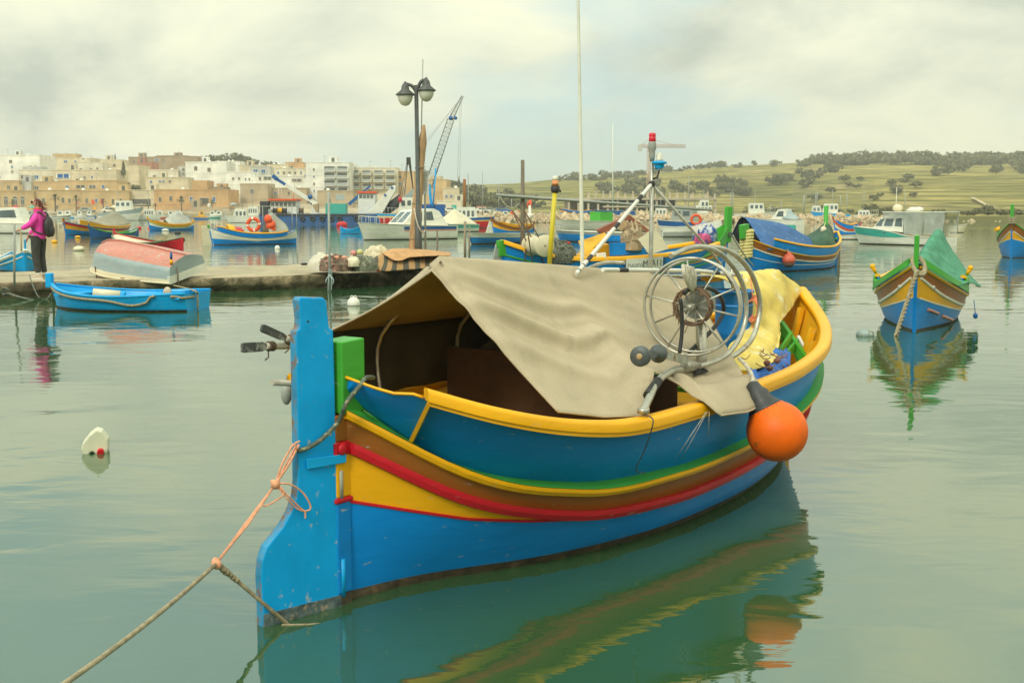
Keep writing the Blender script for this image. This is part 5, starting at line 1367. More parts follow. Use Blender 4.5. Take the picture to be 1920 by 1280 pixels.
def dinghies():
    # sky blue dinghy moored at the jetty
    S, B = Wz(372, 580), Wz(108, 576)
    r, L, f = boat_root('rowing_boat', 'bright sky blue rowing boat with rope fendering moored at the jetty', 'rowing boat', S, B)
    zd = [.31, .30, .285, .265, .26, .275, .31, .365, .42]
    h = Hull(L, [.44, .54, .64, .70, .70, .62, .44, .19, .01], [.52, .63, .74, .81, .82, .75, .57, .31, .04], zd, [z * .5 for z in zd], [z + .03 for z in zd], [.0] * 9, .0, .20, .2, transom=True)
    planking(h, [lambda t: -.2, lambda t: .03, lambda t: .15, h.zd], [P['boot'], P['sky'], P['sky']], r)
    planking(Hull(L, [v * .93 for v in h.bw], [max(.005, v - .035) for v in h.bd], zd, h.zr_, h.zt_, h.fl_, .0, .19, .2), [lambda t: .06, lambda t: .15, h.zd], [P['sky'], P['sky']], r, 'lining')
    rail_cap(h, lambda t: h.zd(t) + .008, lambda t: max(.02, h.b(t) - .015), .055, .03, P['sky'], r, 'gunwale', 0, .99, 30)
    deck_sheet(h, lambda t: .07, lambda t: h.lat(t, .07) * .9, mat('dark_blue_bilge', (.01, .12, .24), .6, .3), r, 'sole')
    for t, w in ((.10, .42), (.46, .20), (.84, .36)):
        g = G(); g.box(h.at(t, 0, h.zd(t) - .07), (w, 2 * h.b(t) - .10, .03)); g.build('thwart', P['sky'], r)
    g = G(); g.box(h.at(.995, 0, .48) + Vector((.05, 0, 0)), (.12, .10, .26)); g.build('stemhead', P['sky'], r, bevel=.015)
    side = 1 if (r.matrix_basis @ h.skin(.5, .2, 1)).y < (r.matrix_basis @ h.skin(.5, .2, -1)).y else -1
    g = G(); g.tube([h.skin(t, h.zd(t) - .055 - .10 * math.exp(-((t - .30) / .12) ** 2) + (.07 if t < .20 else 0), side, .022) for t in [lerp(.16, .995, k / 30) for k in range(31)]], .022, 7); g.build('rope_fender', P['rope'], r)
    g = G(); g.tube([h.skin(t, h.zd(t) - .07 + .03 * (t > .04), side, .022) for t in (.075, .05, .02, 0.003)] + [h.at(0, side * .2, .24) + Vector((-.03, 0, 0))], .022, 7); g.build('rope_fender', P['rope'], r)
    g = G(); g.box(h.at(.16, -side * .12, h.zd(.16) + .0), (.34, .45, .06)); g.build('stern_locker', P['sky'], r)
    g = G(); p = r.matrix_basis @ h.at(.66, -side * .1, .26); g.tube([p - Vector((.2, .05, .0)), p + Vector((.25, .05, -.05))], .085, 12); g.tube([p + Vector((.25, .05, -.05)), p + Vector((.33, .06, -.06))], .08, 12, 1); tag(g.build('rolled_fender', [P['cream'], P['sky']]), 'cream fender with a blue end lying in the sky blue rowing boat', 'fender')
    g = G(); g.ball(r.matrix_basis @ h.at(.155, side * .30, h.zd(.15) + .02), .075, 10, 8, 0, (1, 1, 1.25), .2); tag(g.build('net_float', mat('dirty_cream_float', (.50, .40, .27), .8, .2, 10)), 'dirty cream float on the gunwale of the sky blue rowing boat', 'float')
    # mooring ropes of the dinghy
    g = G(); a = r.matrix_basis @ h.at(1.0, 0, .42); w = A(10, 548, 22.8)
    g.tube(smooth_path([a, A(98, 562, 22.9), A(80, 566, 22.7), A(40, 558, 22.6), A(16, 550, 22.7)], 5), .022, 6); g.tube(smooth_path([a, A(98, 545, 22.9), A(86, 562, 22.7), A(72, 556, 22.6), A(62, 536, 22.8), A(55, 515, 23.3)], 5), .012, 6)
    for k in range(3): g.tube([A(10 + 7 * math.cos(q), 546 + 6 * math.sin(q) + k, 22.7) for q in [x * .7 for x in range(10)]], .02, 5)
    tag(g.build('bow_line', P['olive']), 'slack dark mooring rope from the bow of the sky blue rowing boat to the jetty', 'rope')
    g = G(); g.tube(smooth_path([A(294, 528, 24.2), A(330, 536, 23.9), A(364, 545, r.location.y), A(370, 552, r.location.y - .1), A(371, 580, r.location.y - .15)], 5), .018, 6)
    tag(g.build('stern_line', P['rope']), 'mooring rope running over the stern of the sky blue rowing boat to the jetty', 'rope')
    # upturned dinghy on the jetty
    a, c = A(190, 498, 25.2), A(348, 520, 24.4)
    d = (c - a); d.z = 0; ln = d.length * 1.02; ang = math.atan2(d.y, d.x)
    u = thing('upturned_dinghy', 'weathered dinghy lying keel up on the jetty, faded red bottom and grey blue sides', 'dinghy', (a.x, a.y + .25, .02), ang)
    u.rotation_euler = (R(11), 0, ang)
    zb = lambda t: lerp(.50, .315, t ** .8)               # gunwale height: propped up at the bow
    wd = lambda t: interp(t, [(0, .20), (.10, .45), (.3, .62), (.6, .68), (1, .62)])
    hg = lambda t: interp(t, [(0, .50), (.10, .60), (.25, .62), (.6, .56), (1, .46)])
    sec = [(1.0, 0), (1.0, .17), (.985, .20), (.95, .55), (.88, .74), (.42, .94), (0, 1.03)]
    rows = []
    for i in range(25):
        t = i / 24; q = [(w * wd(t), zb(t) + v * hg(t)) for w, v in sec]
        q = q + [(-w, z) for w, z in q[-2::-1]]
        x0 = t * ln - (.14 * (1 - t)) ; rows.append([Vector((x0 + .22 * (1 - t) * ((z - zb(t)) / hg(t)), y, z)) for y, z in q])
    g = G(); cols2 = [[r_[k] for r_ in rows] for k in range(len(rows[0]))]
    nb = len(cols2)
    mi = [0, 0, 1, 1, 2, 2, 2, 2, 1, 1, 0, 0]
    g.grid(cols2, mf=lambda i, j: mi[min(i, 11)]); 
    for e in (0, -1): g.add(rows[e], [list(range(len(rows[e])))], 1)
    o = g.build('planking', [P['cream'], P['palegrey'], P['pink']], u)
    g = G(); g.tube([Vector((p.x, 0, p.z)) + Vector((0, 0, .012)) for p in [r_[6] for r_ in rows]], .018, 5); g.build('keel', P['pink'], u)
    for s in (0, -1):
        g = G(); g.tube([r_[s] + Vector((0, (-.01 if r_[s].y < 0 else .01), .02)) for r_ in rows], .024, 6); g.build('gunwale', P['cream'], u)
    g = G(); g.box((ln - .02, 0, zb(1) + .08), (.06, 1.26, .16)); g.build('transom_band', P['white'], u)
    # trestles and wheels under it
    M = u.matrix_basis
    g = G()
    for x, mc in ((.25, 0), (.75, 1)): g.tube([(x, -.5, .30), (x, -.5, .62)], .014, 5); g.tube([(x, .4, .30), (x, .4, .62)], .014, 5); g.tube([(x, -.5, .33), (x, .4, .33)], .012, 5)
    tr = tag(g.build('trestle', P['rust']), 'rusty little trestle propping up the keel up dinghy', 'trestle'); tr.matrix_basis = M
    g = G(); g.tube([(1.30, -.3, .36), (1.30, -.18, .36)], .07, 12); g.tube([(1.3, -.3, .36), (.9, -.2, .40)], .014, 5); tw = tag(g.build('trolley_wheel', P['grey']), 'small trolley wheel under the keel up dinghy', 'wheel'); tw.matrix_basis = M
    # red dinghy beyond
    b = luzzu('rowing_boat', 'red rowing boat afloat behind the keel up dinghy', Wz(342, 470), Wz(218, 464), dict(low='red', mid='red', band='red', line='red', sheer='olive2', bulw='red', rail='olive2', post='red'), bs=.85, hs=.72, post=(.0, .03), detail=1, rail_h=[.02] * 9)
P['olive2'] = paint('olive_green_paint', (.12, .15, .07))
dinghies()

def floats():
    def ball_buoy(px, py, rpx, label, m='white', sq=(1, 1, .9), handles=False, cat='buoy', zoff=.3):
        w = Wz(px, py); s = px_m(w.y); r = rpx * s
        t = thing('mooring_buoy', label, cat, w + Vector((0, 0, r * zoff)))
        g = G(); g.ball((0, 0, 0), r, 18, 12, 0, sq); g.build('buoy_body', P[m], t)
        if handles:
            for x in (-.25, .25):
                g = G(); g.tube([(x * r + .22 * r * math.cos(a), 0, r * .95 + .26 * r * math.sin(a)) for a in [k * math.pi / 6 for k in range(-1, 8)]], .07 * r, 6); g.build('lifting_eye', P[m], t)
            g = G(); g.lathe([(r * .93, -r * .42), (r * .955, -r * .30)], 18, 0, cap=False); g.build('weed_line', P['boot'], t)
        return t
    ball_buoy(663, 573, 12, 'round white mooring buoy with two eyes left of the canvas cover', handles=True, sq=(1, 1, 1), zoff=.35)
    ball_buoy(148, 470, 10, 'pale yellow flat mooring buoy between the woman and the keel up dinghy', 'cream', (1, 1, .6))
    ball_buoy(102, 455, 5.5, 'yellow little buoy just right of the woman', 'yellow', (1, 1, .7))
    ball_buoy(146, 446, 5, 'small ochre buoy below the grey buff cover', 'yellow', (1.1, 1, .5))
    ball_buoy(520, 467, 5, 'small white square float below the boat with the lifebuoy', 'white', (1, 1, 1.1))
    ball_buoy(261, 429, 4, 'pink red round buoy left of the pale hump cover', 'red')
    ball_buoy(279, 429, 2.6, 'tiny orange buoy at the bow of the little grey covered boat', 'orange')
    ball_buoy(310, 433, 5, 'white low float under the little grey covered boat', 'white', (1.4, 1, .5))
    ball_buoy(333, 438, 4.5, 'black low float in open water right of the little grey covered boat', 'black', (1.3, 1, .8))
    ball_buoy(1885, 443, 2.6, 'white speck of a buoy in open water near the right edge', 'white')
    ball_buoy(558, 419, 2.6, 'leftmost tiny orange float along the blue barge', 'orange'); ball_buoy(570, 419, 2.6, 'second tiny orange float from the left along the blue barge', 'orange'); ball_buoy(584, 420, 3, 'third tiny orange float from the left along the blue barge', 'orange', (2, 1, .7))
    # floating jerrycan
    w = Wz(180, 846); s = px_m(w.y)
    j = thing('jerrycan_float', 'cream plastic jerrycan with a red cap floating upside down', 'float', w, R(15))
    P['can'] = mat('cream_can_plastic', (.66, .64, .45), .45, .06, 6)
    g = G(); prof = [(-25, 8), (-22, 20), (-10, 35), (3, 45), (13, 41), (24, 26), (24, 8), (19, -8), (2, -10), (0, 0), (-5, 4), (-10, 1), (-12, -5), (-20, -5)]
    g.prism([(x * s, -.075, z * s) for x, z in prof], (0, .15, 0)); g.build('can_body', P['can'], j, bevel=.028)
    g = G(); g.tube([(10 * s, -.03, 6 * s), (10 * s, -.105, 2 * s)], .024, 14); g.build('cap', P['red'], j, bevel=.003)
floats()
for nm in ('pale_grey',): pass

# ================================================================== the jetty and what stands on it
JF = [Wz(-400, 534, .3), Wz(0, 530, .3), Wz(440, 520, .3), Wz(615, 514, .3), Wz(790, 506, .3), Wz(900, 500, .3)]
JB = [Wz(-400, 512, .3), Wz(0, 510, .3), Wz(440, 499, .3), Wz(615, 494, .3), Wz(790, 488, .3), Wz(900, 484, .3)]
def jetty():
    con = mat('worn_concrete', (.40, .33, .205), .9, .18, 1.3, .5, 14, wear=((.27, .21, .12), .45, 2.6), dirt=((.16, .13, .07), .2, 5))
    face = mat('weedy_jetty_face', (.20, .155, .085), .9, .45, 2.2, .9, 10, wear=((.055, .050, .020), .65, 3.2), dirt=((.40, .35, .24), .18, 6))
    def along(P_, u):
        u *= len(P_) - 1; i = min(int(u), len(P_) - 2); return P_[i].lerp(P_[i + 1], u - i)
    n = 260; g = G()
    front, back = [along(JF, i / n) for i in range(n + 1)], [along(JB, i / n) for i in range(n + 1)]
    rows = []
    for k in range(7):
        rows.append([back[i].lerp(front[i], k / 6) + Vector((0, 0, .02 * noise.noise(back[i].lerp(front[i], k / 6) * 1.2))) for i in range(n + 1)])
    for k in range(1, 13):
        v = k / 12; row = []
        for i in range(n + 1):
            p = front[i].copy(); p.z = .3 - .75 * v
            ledge = .05 * math.sin(math.pi * min(1, v * 3.2)) if v < .32 else -.10 + .06 * (v - .3)
            e = .10 * noise.noise(Vector((p.x * 1.1, p.z * 2.2, 3))) + .06 * noise.noise(Vector((p.x * 4, p.z * 9, 8))) + .03 * noise.noise(Vector((p.x * 13, p.z * 15, 1)))
            p.y -= ledge + e * min(1, v * 6); p.z += .02 * noise.noise(p * 4); row.append(p)
        rows.append(row)
    g.grid(rows, mf=lambda i, j: 0 if i < 6 else 1)
    g.grid([back, [p + Vector((0, .1, -.7)) for p in back]], 1, flip=True)
    for e in (0, -1): g.add([r[e] for r in rows] + [back[e] + Vector((0, .1, -.7))], [list(range(len(rows) + 1))], 1)
    structure(g.build('jetty', [con, face], fix=False))
jetty()
def on_jetty(px, py): return Wz(px, py, .3)
def stakes():
    def pole(name, px, pyt, pyb, D, w, m, label, lean=0, cat='pole', n=8, sq=False):
        a, b = A(px + lean, pyb, D), A(px, pyt, D); g = G()
        if sq: g.bar(a, b, w * px_m(D))
        else: g.tube([a, a.lerp(b, .5), b], w * px_m(D) / 2, n)
        return tag(g.build(name, P[m]), label, cat)
    pole('metal_stake', 27, 420, 536, 23.0, 4.5, 'grey', 'upright grey metal stake on the jetty left of the woman')
    s = pole('water_pole', 616, 360, 556, 25.0, 4.5, 'grey', 'tall thin grey pole rising from the water before the jetty', 3)
    g = G()
    for k in range(5):
        p = A(619, 507 + k * 3, 24.95); g.tube([p + Vector((.04 * math.cos(a), .04 * math.sin(a), 0)) for a in [q * .7 for q in range(10)]], .012, 5)
    for x, e in ((612, 530), (625, 533), (622, 545), (616, 548)): g.tube(smooth_path([A(618, 515, 24.9), A(x, 524, 24.85), A(x - 1, e, 24.85)], 4), .012, 5)
    tag(g.build('pole_rope', P['palegrey']), 'knotted grey blue rope ends hanging on the tall pole before the jetty', 'rope')
    t = pole('wooden_stake', 321, 478, 534, 24.1, 4, 'greybrown', 'wooden stake with a blue top and ochre wrapping before the keel up dinghy')
    g = G(); g.tube([A(321, 473, 24.1), A(321, 486, 24.1)], .026, 8); g.build('blue_top', P['navy'], t); g = G(); g.tube([A(321, 487, 24.1), A(321, 495, 24.1)], .034, 8); g.build('wrapping', P['yellow'], t)
    pole('wooden_stake', 333, 500, 540, 24.2, 2.6, 'greybrown', 'short thin stake right of the blue topped wooden stake', 2)
    pole('thin_post', 820, 432, 500, 28.6, 3, 'greybrown', 'short thin post right of the notice board')
    a = pole('twin_post', 872, 415, 500, 28.9, 4.5, 'greybrown', 'left one of the paired weathered wooden posts rising behind the cover')
    a = pole('twin_post', 880, 424, 500, 28.9, 3, 'greybrown', 'right thinner one of the paired weathered wooden posts behind the cover')
    # notice board
    nb = thing('notice_board', 'white notice board on a thin post by the lamp post', 'sign', A(798, 498, 28.3))
    k = px_m(28.3); g = G(); g.tube([(0, 0, 0), (0, 0, 172 * k)], .024, 8); g.build('post', P['grey'], nb)
    g = G(); g.box((-.02, -.04, 154 * k), (18 * k, .02, 44 * k)); bd = g.build('board', mat('notice_paper', (.66, .64, .58), .6, .05), nb)
    for q in range(12):
        g = G(); wl = 14 * k * rng.uniform(.7, 1); g.box((-.02 - (14 * k - wl) / 2, -.0515, (172 - q * 2.9) * k), (wl, .002, 1.1 * k)); g.build('print_line', P['grey'], bd)
    for q in (0, 1):
        g = G(); g.box((-.02 - 6 * k, -.0515, (139 - q * 4) * k), (2 * k, .002, 2 * k)); g.build('print_mark', P['red'], bd)
    # lamp post
    D = 28.0; k = px_m(D); base = A(785, 500, D); base.z = .3
    lp = thing('street_lamp', 'dark two armed street lamp with bell shades on the jetty', 'street lamp', base)
    H0 = A(782, 160, D).z - .3
    g = G(); g.tube([(0, 0, 0), (0, 0, 1.2), (0, 0, 1.22), (-.02, 0, H0)], .07, 10, rfun=lambda u: .085 if u < .5 else .05); im = mat('dark_iron', (.07, .075, .065), .5, .15, 8); g.build('post', im, lp)
    zz = lambda py: A(782, py, D).z - .3
    for s, x, y0 in ((-1, -22 * k, 158), (1, 17 * k, 150)):
        g = G(); g.tube(smooth_path([(-.02, 0, zz(172)), (x * .4, 0, zz(y0 + 4)), (x * .8, 0, zz(y0)), (x, 0, zz(y0 - 1))], 5), .035, 8, rfun=lambda u: lerp(.045, .030, u)); arm = g.build('arm', im, lp)
        M = Matrix.Translation((x, 0, 0)); dy = y0 - 158
        g = G(); g.lathe([(.02, zz(153 + dy)), (.035, zz(156 + dy)), (.075, zz(160 + dy)), (.09, zz(164 + dy)), (8 * k, zz(169 + dy)), (17.5 * k, zz(177 + dy)), (17.5 * k, zz(179 + dy)), (14 * k, zz(179 + dy))], 20, 0, M); sh = g.build('lamp_shade', im, lp)
        g = G(); g.lathe([(14 * k, zz(178 + dy)), (14.2 * k, zz(182 + dy)), (12 * k, zz(190 + dy)), (7 * k, zz(197 + dy)), (1.5 * k, zz(199 + dy))], 20, 0, M); g.build('glass_bowl', P['clear'], lp)
    g = G(); g.tube([A(789, 500, 28.2), A(790, 250, 28.2), A(793, 111, 28.2)], .014, 6); tag(g.build('thin_rod', P['grey']), 'very thin tall rod rising behind the street lamp', 'rod')
    # pole bundle wrapped in tan cloth
    a, c = A(772, 500, 28.1), A(795, 234, 28.1); g = G()
    pts = [a.lerp(c, q / 16) + Vector((.02 * noise.noise(Vector((q, 0, 0))), 0, 0)) for q in range(17)]
    g.tube(pts, .1, 9, rfun=lambda u: interp(u, [(0, .12), (.55, .115), (.62, .10), (.78, .09), (.85, .11), (.93, .08), (1, .03)]) * (1 + .2 * noise.noise(Vector((u * 14, 1, 1)))))
    wr = tag(g.build('wrapped_pole', mat('tan_sailcloth', (.42, .26, .13), .9, .22, 5, .5, 25, stretch=(2, 2, .4))), 'tall leaning pole wrapped in tan cloth beside the street lamp', 'wrapped pole')
    g = G()
    for q in (3, 7, 11): p = pts[q]; g.tube([p + Vector((.12 * math.cos(w), .12 * math.sin(w), .01 * w)) for w in [x * .6 for x in range(12)]], .012, 5)
    g.build('lashing', P['rope'], wr)
    g = G(); g.tube(smooth_path([A(776, 390, 27.9), A(783, 420, 27.8), A(792, 436, 27.9), A(797, 432, 28.1)], 5), .016, 6); tag(g.build('hanging_line', P['paler']), 'pale line looped between the wrapped pole and the notice post', 'rope')
stakes()
def jetty_heaps():
    hp = BP.heap
    D = lambda px: lerp(25.6, 27.6, (px - 580) / 220)
    hp(578, 636, 476, 506, 26.6, mat('white_sack', (.60, .55, .42), .85, .12, 5, .4, 15), 'big cream sack at the left end of the heap on the jetty', 'sack', 2, 21, 'sack', depth=.5)
    hp(600, 662, 479, 507, 26.0, mat('reddish_net', (.24, .135, .095), .95, .4, 18, .8, 50, wear=((.12, .12, .07), .5, 8)), 'reddish brown heap of net beside the cream sack', 'net_heap', 4, 23, floats=(P['pinkrope'], 4))
    hp(655, 706, 480, 507, 26.4, mat('green_grey_net', (.20, .20, .135), .95, .35, 18, .8, 50), 'green grey heap of net in the middle of the jetty', 'net_heap', 4, 27)
    hp(646, 676, 482, 499, 25.9, P['cream'], 'folded cream cloth between the two net heaps', 'cloth_fold', 4, 31, 'cloth', depth=.25)
    hp(684, 730, 462, 484, 27.4, mat('cream_rope_pile', (.60, .52, .34), .9, .15, 10, .5, 30), 'cream bundle on top of the net heap', 'bundle', 5, 33, 'bundle', depth=.4)
    g = G(); g.ball(A(675, 473, 27), .08, 10, 7, 0, (1, 1, .9)); tag(g.build('yellow_float', mat('yellow_green_float', (.55, .52, .2), .6)), 'yellow green float on the net heap', 'float')
    g = G(); g.ball(A(663, 475, 27), .075, 10, 7); tag(g.build('pink_float', mat('pink_float', (.62, .25, .2), .6)), 'pink float on the net heap', 'float')
    # patterned rug
    m = bpy.data.materials.new('patterned_rug'); m.use_nodes = True; t = m.node_tree; L = t.links.new; b = t.nodes['Principled BSDF']; b.inputs['Roughness'].default_value = .95
    tc = N(t, 'ShaderNodeTexCoord'); wv = N(t, 'ShaderNodeTexWave'); wv.inputs['Scale'].default_value = 1.3; wv.inputs['Distortion'].default_value = 3.0; wv.inputs['Detail'].default_value = 1
    L(tc.outputs['Object'], wv.inputs['Vector']); cr = ramp(t, [(.38, (.085, .080, .055)), (.52, (.40, .235, .095))]); L(wv.outputs['Fac'], cr.inputs[0]); L(cr.outputs[0], b.inputs['Base Color'])
    rows = [[A(708, 498, 27.6), A(730, 486, 28.0), A(760, 480, 28.4), A(800, 478, 28.6), A(840, 482, 28.8)],
            [A(700, 486, 26.9), A(722, 474, 27.2), A(760, 478, 27.5), A(800, 480, 27.7), A(840, 480, 27.9)],
            [A(704, 496, 26.6), A(732, 490, 26.8), A(765, 488, 27.0), A(800, 490, 27.3), A(840, 488, 27.5)],
            [A(712, 508, 26.4), A(738, 507, 26.6), A(770, 505, 26.8), A(800, 502, 27.0), A(840, 500, 27.2)]]
    rr = [smooth_path(q, 8) for q in rows]; n = len(rr[0]); cc = [smooth_path([q[i] for q in rr], 6) for i in range(n)]
    rw = [[cc[i][k] + Vector((0, -.3, .6)) * .05 * noise.noise(cc[i][k] * 4) for i in range(n)] for k in range(len(cc[0]))]
    cloth_obj('patterned_rug', rw, m, 'dark patterned orange rug thrown over the heap on the jetty', 'rug', .015)
    rows = [[A(712, 478, 27.9), A(735, 471, 28.0), A(770, 469, 28.3), A(805, 471, 28.5), A(845, 476, 28.7)], [A(714, 472, 27.2), A(740, 468, 27.2), A(772, 468, 27.5), A(808, 470, 27.7), A(845, 474, 27.9)], [A(724, 480, 26.8), A(745, 489, 26.7), A(772, 482, 26.9), A(808, 480, 27.1), A(845, 480, 27.3)]]
    rr = [smooth_path(q, 8) for q in rows]; n = len(rr[0]); cc = [smooth_path([q[i] for q in rr], 6) for i in range(n)]
    rw = [[cc[i][k] + Vector((0, -.3, .6)) * .04 * noise.noise(cc[i][k] * 5) for i in range(n)] for k in range(len(cc[0]))]
    cloth_obj('tan_blanket', rw, mat('tan_orange_blanket', (.50, .28, .12), .95, .14, 6, .5, 30), 'plain tan orange blanket over the patterned rug', 'blanket', .015)
    for k, (px, py, w) in enumerate(((570, 497, 16), (690, 506, 14), (715, 509, 22), (750, 508, 14), (230, 524, 8))):
        g = G(); g.ball(on_jetty(px, py) + Vector((0, 0, .03)), w / 2 * px_m(25.5), 10, 6, 0, (1, .7, .35), .5, k); tag(g.build('rag', P[['black', 'pinkrope', 'red', 'rope', 'wood'][k]]), ['black rag at the left foot of the heap on the jetty', 'pinkish rag at the foot of the green grey net', 'red rag at the foot of the patterned rug', 'brown rag under the patterned rug', 'brown pebble sized rag before the keel up dinghy'][k], 'rag')
jetty_heaps()

# ---- the woman
def skin_body(name, chains, mats, parent, sub=2, seeds=None):
    "chains: lists of (point, radius); the first vertex of each later chain may repeat an earlier point"
    vs, es, rs, idx = [], [], [], {}
    for ch in chains:
        prev = None
        for p, r in ch:
            key = tuple(round(c, 4) for c in p)
            if key not in idx: idx[key] = len(vs); vs.append(p); rs.append(r)
            i = idx[key]
            if prev is not None and prev != i: es.append((prev, i))
            prev = i
    me = bpy.data.meshes.new(name); me.from_pydata(vs, es, []); me.materials.append(mats)
    o = bpy.data.objects.new(name, me); col.objects.link(o)
    md = o.modifiers.new('s', 'SKIN'); md.use_smooth_shade = True
    sl = me.skin_vertices[0].data
    for k, r in enumerate(rs): sl[k].radius = r if isinstance(r, tuple) else (r, r); sl[k].use_root = (k == 0)
    sb = o.modifiers.new('d', 'SUBSURF'); sb.levels = sb.render_levels = sub
    bpy.context.view_layer.update()
    m2 = bpy.data.meshes.new_from_object(o.evaluated_get(bpy.context.evaluated_depsgraph_get()))
    bpy.data.objects.remove(o); m2.name = name
    for p in m2.polygons: p.use_smooth = True
    q = bpy.data.objects.new(name, m2); col.objects.link(q)
    if parent: q.parent = parent
    return q
def woman():
    base = on_jetty(75, 523)
    w = thing('person', 'woman in a pink jacket, dark trousers and sunglasses walking left along the jetty', 'person', base)
    # local axes: -x is the way she walks, y is away from us
    sk = mat('skin', (.55, .30, .20), .55, .05); hairm = mat('auburn_hair', (.13, .035, .02), .6, .35, 30, .5, 80, stretch=(1, 1, .3))
    pk = mat('pink_jacket', (.86, .05, .40), .7, .10, 7, .9, 14); tr = mat('charcoal_trousers', (.040, .040, .033), .85, .2, 9, .6, 20)
    sho = mat('beige_shoe', (.48, .38, .27), .7, .1); wht = P['white']
    V = lambda x, y, z: (x, y, z)
    body = [[(V(.0, 0, .95), .09), (V(.01, 0, 1.1), .10), (V(.03, 0, 1.30), .10), (V(.035, 0, 1.40), .055), (V(.015, 0, 1.47), .048), (V(-.005, 0, 1.54), .075), (V(-.005, 0, 1.60), .088), (V(.0, 0, 1.655), .06)],
            [(V(.03, 0, 1.30), .10), (V(.05, -.16, 1.33), .05), (V(-.05, -.22, 1.14), .036), (V(-.235, -.22, 1.05), .026), (V(-.275, -.22, 1.03), .024)],
            [(V(.03, 0, 1.30), .10), (V(.05, .16, 1.33), .05), (V(-.10, .22, 1.08), .036), (V(-.25, .20, .93), .026), (V(-.28, .20, .885), .024)],
            [(V(.0, 0, .95), .09), (V(-.03, -.09, .86), .075), (V(-.03, -.09, .46), .05), (V(.015, -.09, .09), .036), (V(-.03, -.09, .035), .03)],
            [(V(.0, 0, .95), .09), (V(.03, .09, .86), .075), (V(.02, .09, .46), .05), (V(.07, .09, .10), .036), (V(.02, .09, .035), .03)]]
    skin_body('body', body, sk, w)
    face = [((-.078, 0, 1.575), .016), ((-.102, 0, 1.558), .014)]
    g = G(); g.ball((-.095, 0, 1.565), .017, 8, 6, 0, (1.2, .7, 1)); g.ball((-.082, -.0, 1.525), .02, 8, 6, 1, (.5, 1.2, .45)); g.ball((0.005, -.09, 1.57), .025, 8, 6, 0, (.8, .4, 1.2)); g.build('face', [sk, mat('lips', (.45, .12, .10), .5)], w)
    for s in (-1, 1):
        for k, (L0, hz) in enumerate((((-.275, s * .22 if s < 0 else .20, 1.03), -.05), )):
            bx, by, bz = (-.275, -.22, 1.03) if s < 0 else (-.28, .20, .885)
            dx, dz = (-.06, -.03) if s < 0 else (-.03, -.065)
            fing = [[((bx, by, bz), .026), ((bx + dx * .8, by, bz + dz * .8), .026)]]
            hd = skin_body('hand', [[((bx, by, bz), (.016, .028)), ((bx + dx * .6, by, bz + dz * .6), (.014, .032)), ((bx + dx * 1.1, by, bz + dz * 1.1), (.012, .030))]], sk, w, 2)
            for q in range(4):
                o = (q - 1.5) * .014; ln = (.058, .066, .062, .048)[q]; x0, z0 = bx + dx * 1.05, bz + dz * 1.05
                u = Vector((dx, 0, dz)).normalized()
                fg = skin_body('finger', [[((x0, by + o, z0), .0085), ((x0 + u.x * ln * .5, by + o, z0 + u.z * ln * .5), .008), ((x0 + u.x * ln * .85, by + o, z0 + u.z * ln - .012), .0065)]], sk, hd, 1)
            fg = skin_body('thumb', [[((bx + dx * .5, by - .028, bz + dz * .5), .010), ((bx + dx * .9 + .01, by - .046, bz + dz * .9 + .008), .009), ((bx + dx * 1.3, by - .05, bz + dz * 1.3), .007)]], sk, hd, 1)
    jk = [[(V(.015, 0, .80), (.175, .15)), (V(.01, 0, .90), (.172, .15)), (V(.025, 0, 1.08), (.155, .145)), (V(.045, 0, 1.27), (.15, .14)), (V(.04, 0, 1.37), (.10, .10)), (V(.025, 0, 1.43), (.075, .075))],
          [(V(.045, 0, 1.27), (.15, .14)), (V(.055, -.165, 1.31), .078), (V(-.045, -.225, 1.14), .066), (V(-.15, -.225, 1.085), .058), (V(-.245, -.22, 1.045), .045)],
          [(V(.045, 0, 1.27), (.15, .14)), (V(.055, .165, 1.31), .078), (V(-.09, .225, 1.10), .066), (V(-.18, .21, 1.0), .056), (V(-.255, .20, .925), .045)]]
    j = skin_body('jacket', jk, pk, w)
    g = G(); g.lathe([(.085, 1.37), (.10, 1.42), (.088, 1.455), (.07, 1.44)], 14, 0, Matrix.Translation((.03, 0, 0))); g.build('collar', pk, w)
    g = G(); g.tube([(-.03 + .09 * math.cos(a) + .06, .09 * math.sin(a), 1.452) for a in [k * .5 for k in range(13)]], .014, 6); g.build('collar_lining', P['orange'], w)
    skin_body('trousers', [[(V(.01, 0, .92), (.13, .13)), (V(-.02, -.09, .80), .108), (V(-.035, -.09, .47), .080), (V(.005, -.09, .16), .060), (V(.008, -.09, .125), .060)], [(V(.01, 0, .92), (.13, .13)), (V(.03, .09, .80), .108), (V(.015, .09, .47), .080), (V(.06, .09, .16), .060), (V(.062, .09, .125), .060)]], tr, w)
    for s, x in ((-1, .0), (1, .055)):
        g = G(); n = 12
        rows = []
        for k, (z, gx, gy) in enumerate(((0, 1, 1), (.022, 1.0, 1.02), (.03, .97, .96), (.055, .9, .9), (.08, .62, .78), (.10, .42, .66))):
            row = []
            for q in range(n):
                a = 2 * math.pi * q / n; cx = x - .035 + (.05 if k > 3 else 0) * (k - 3) * .45
                row.append(Vector((cx + .14 * gx * math.cos(a), s * .09 + .045 * gy * math.sin(a), z)))
            rows.append(row)
        g.grid(rows, close=True, mf=lambda i, j_: 1 if i < 1 else 0); g.add(rows[-1], [list(range(n))]); g.build('shoe', [sho, wht], w)
        g = G(); g.lathe([(.043, .09), (.045, .14)], 10, 0, Matrix.Translation((x + .01, s * .09, 0)), cap=False); g.build('sock', wht, w)
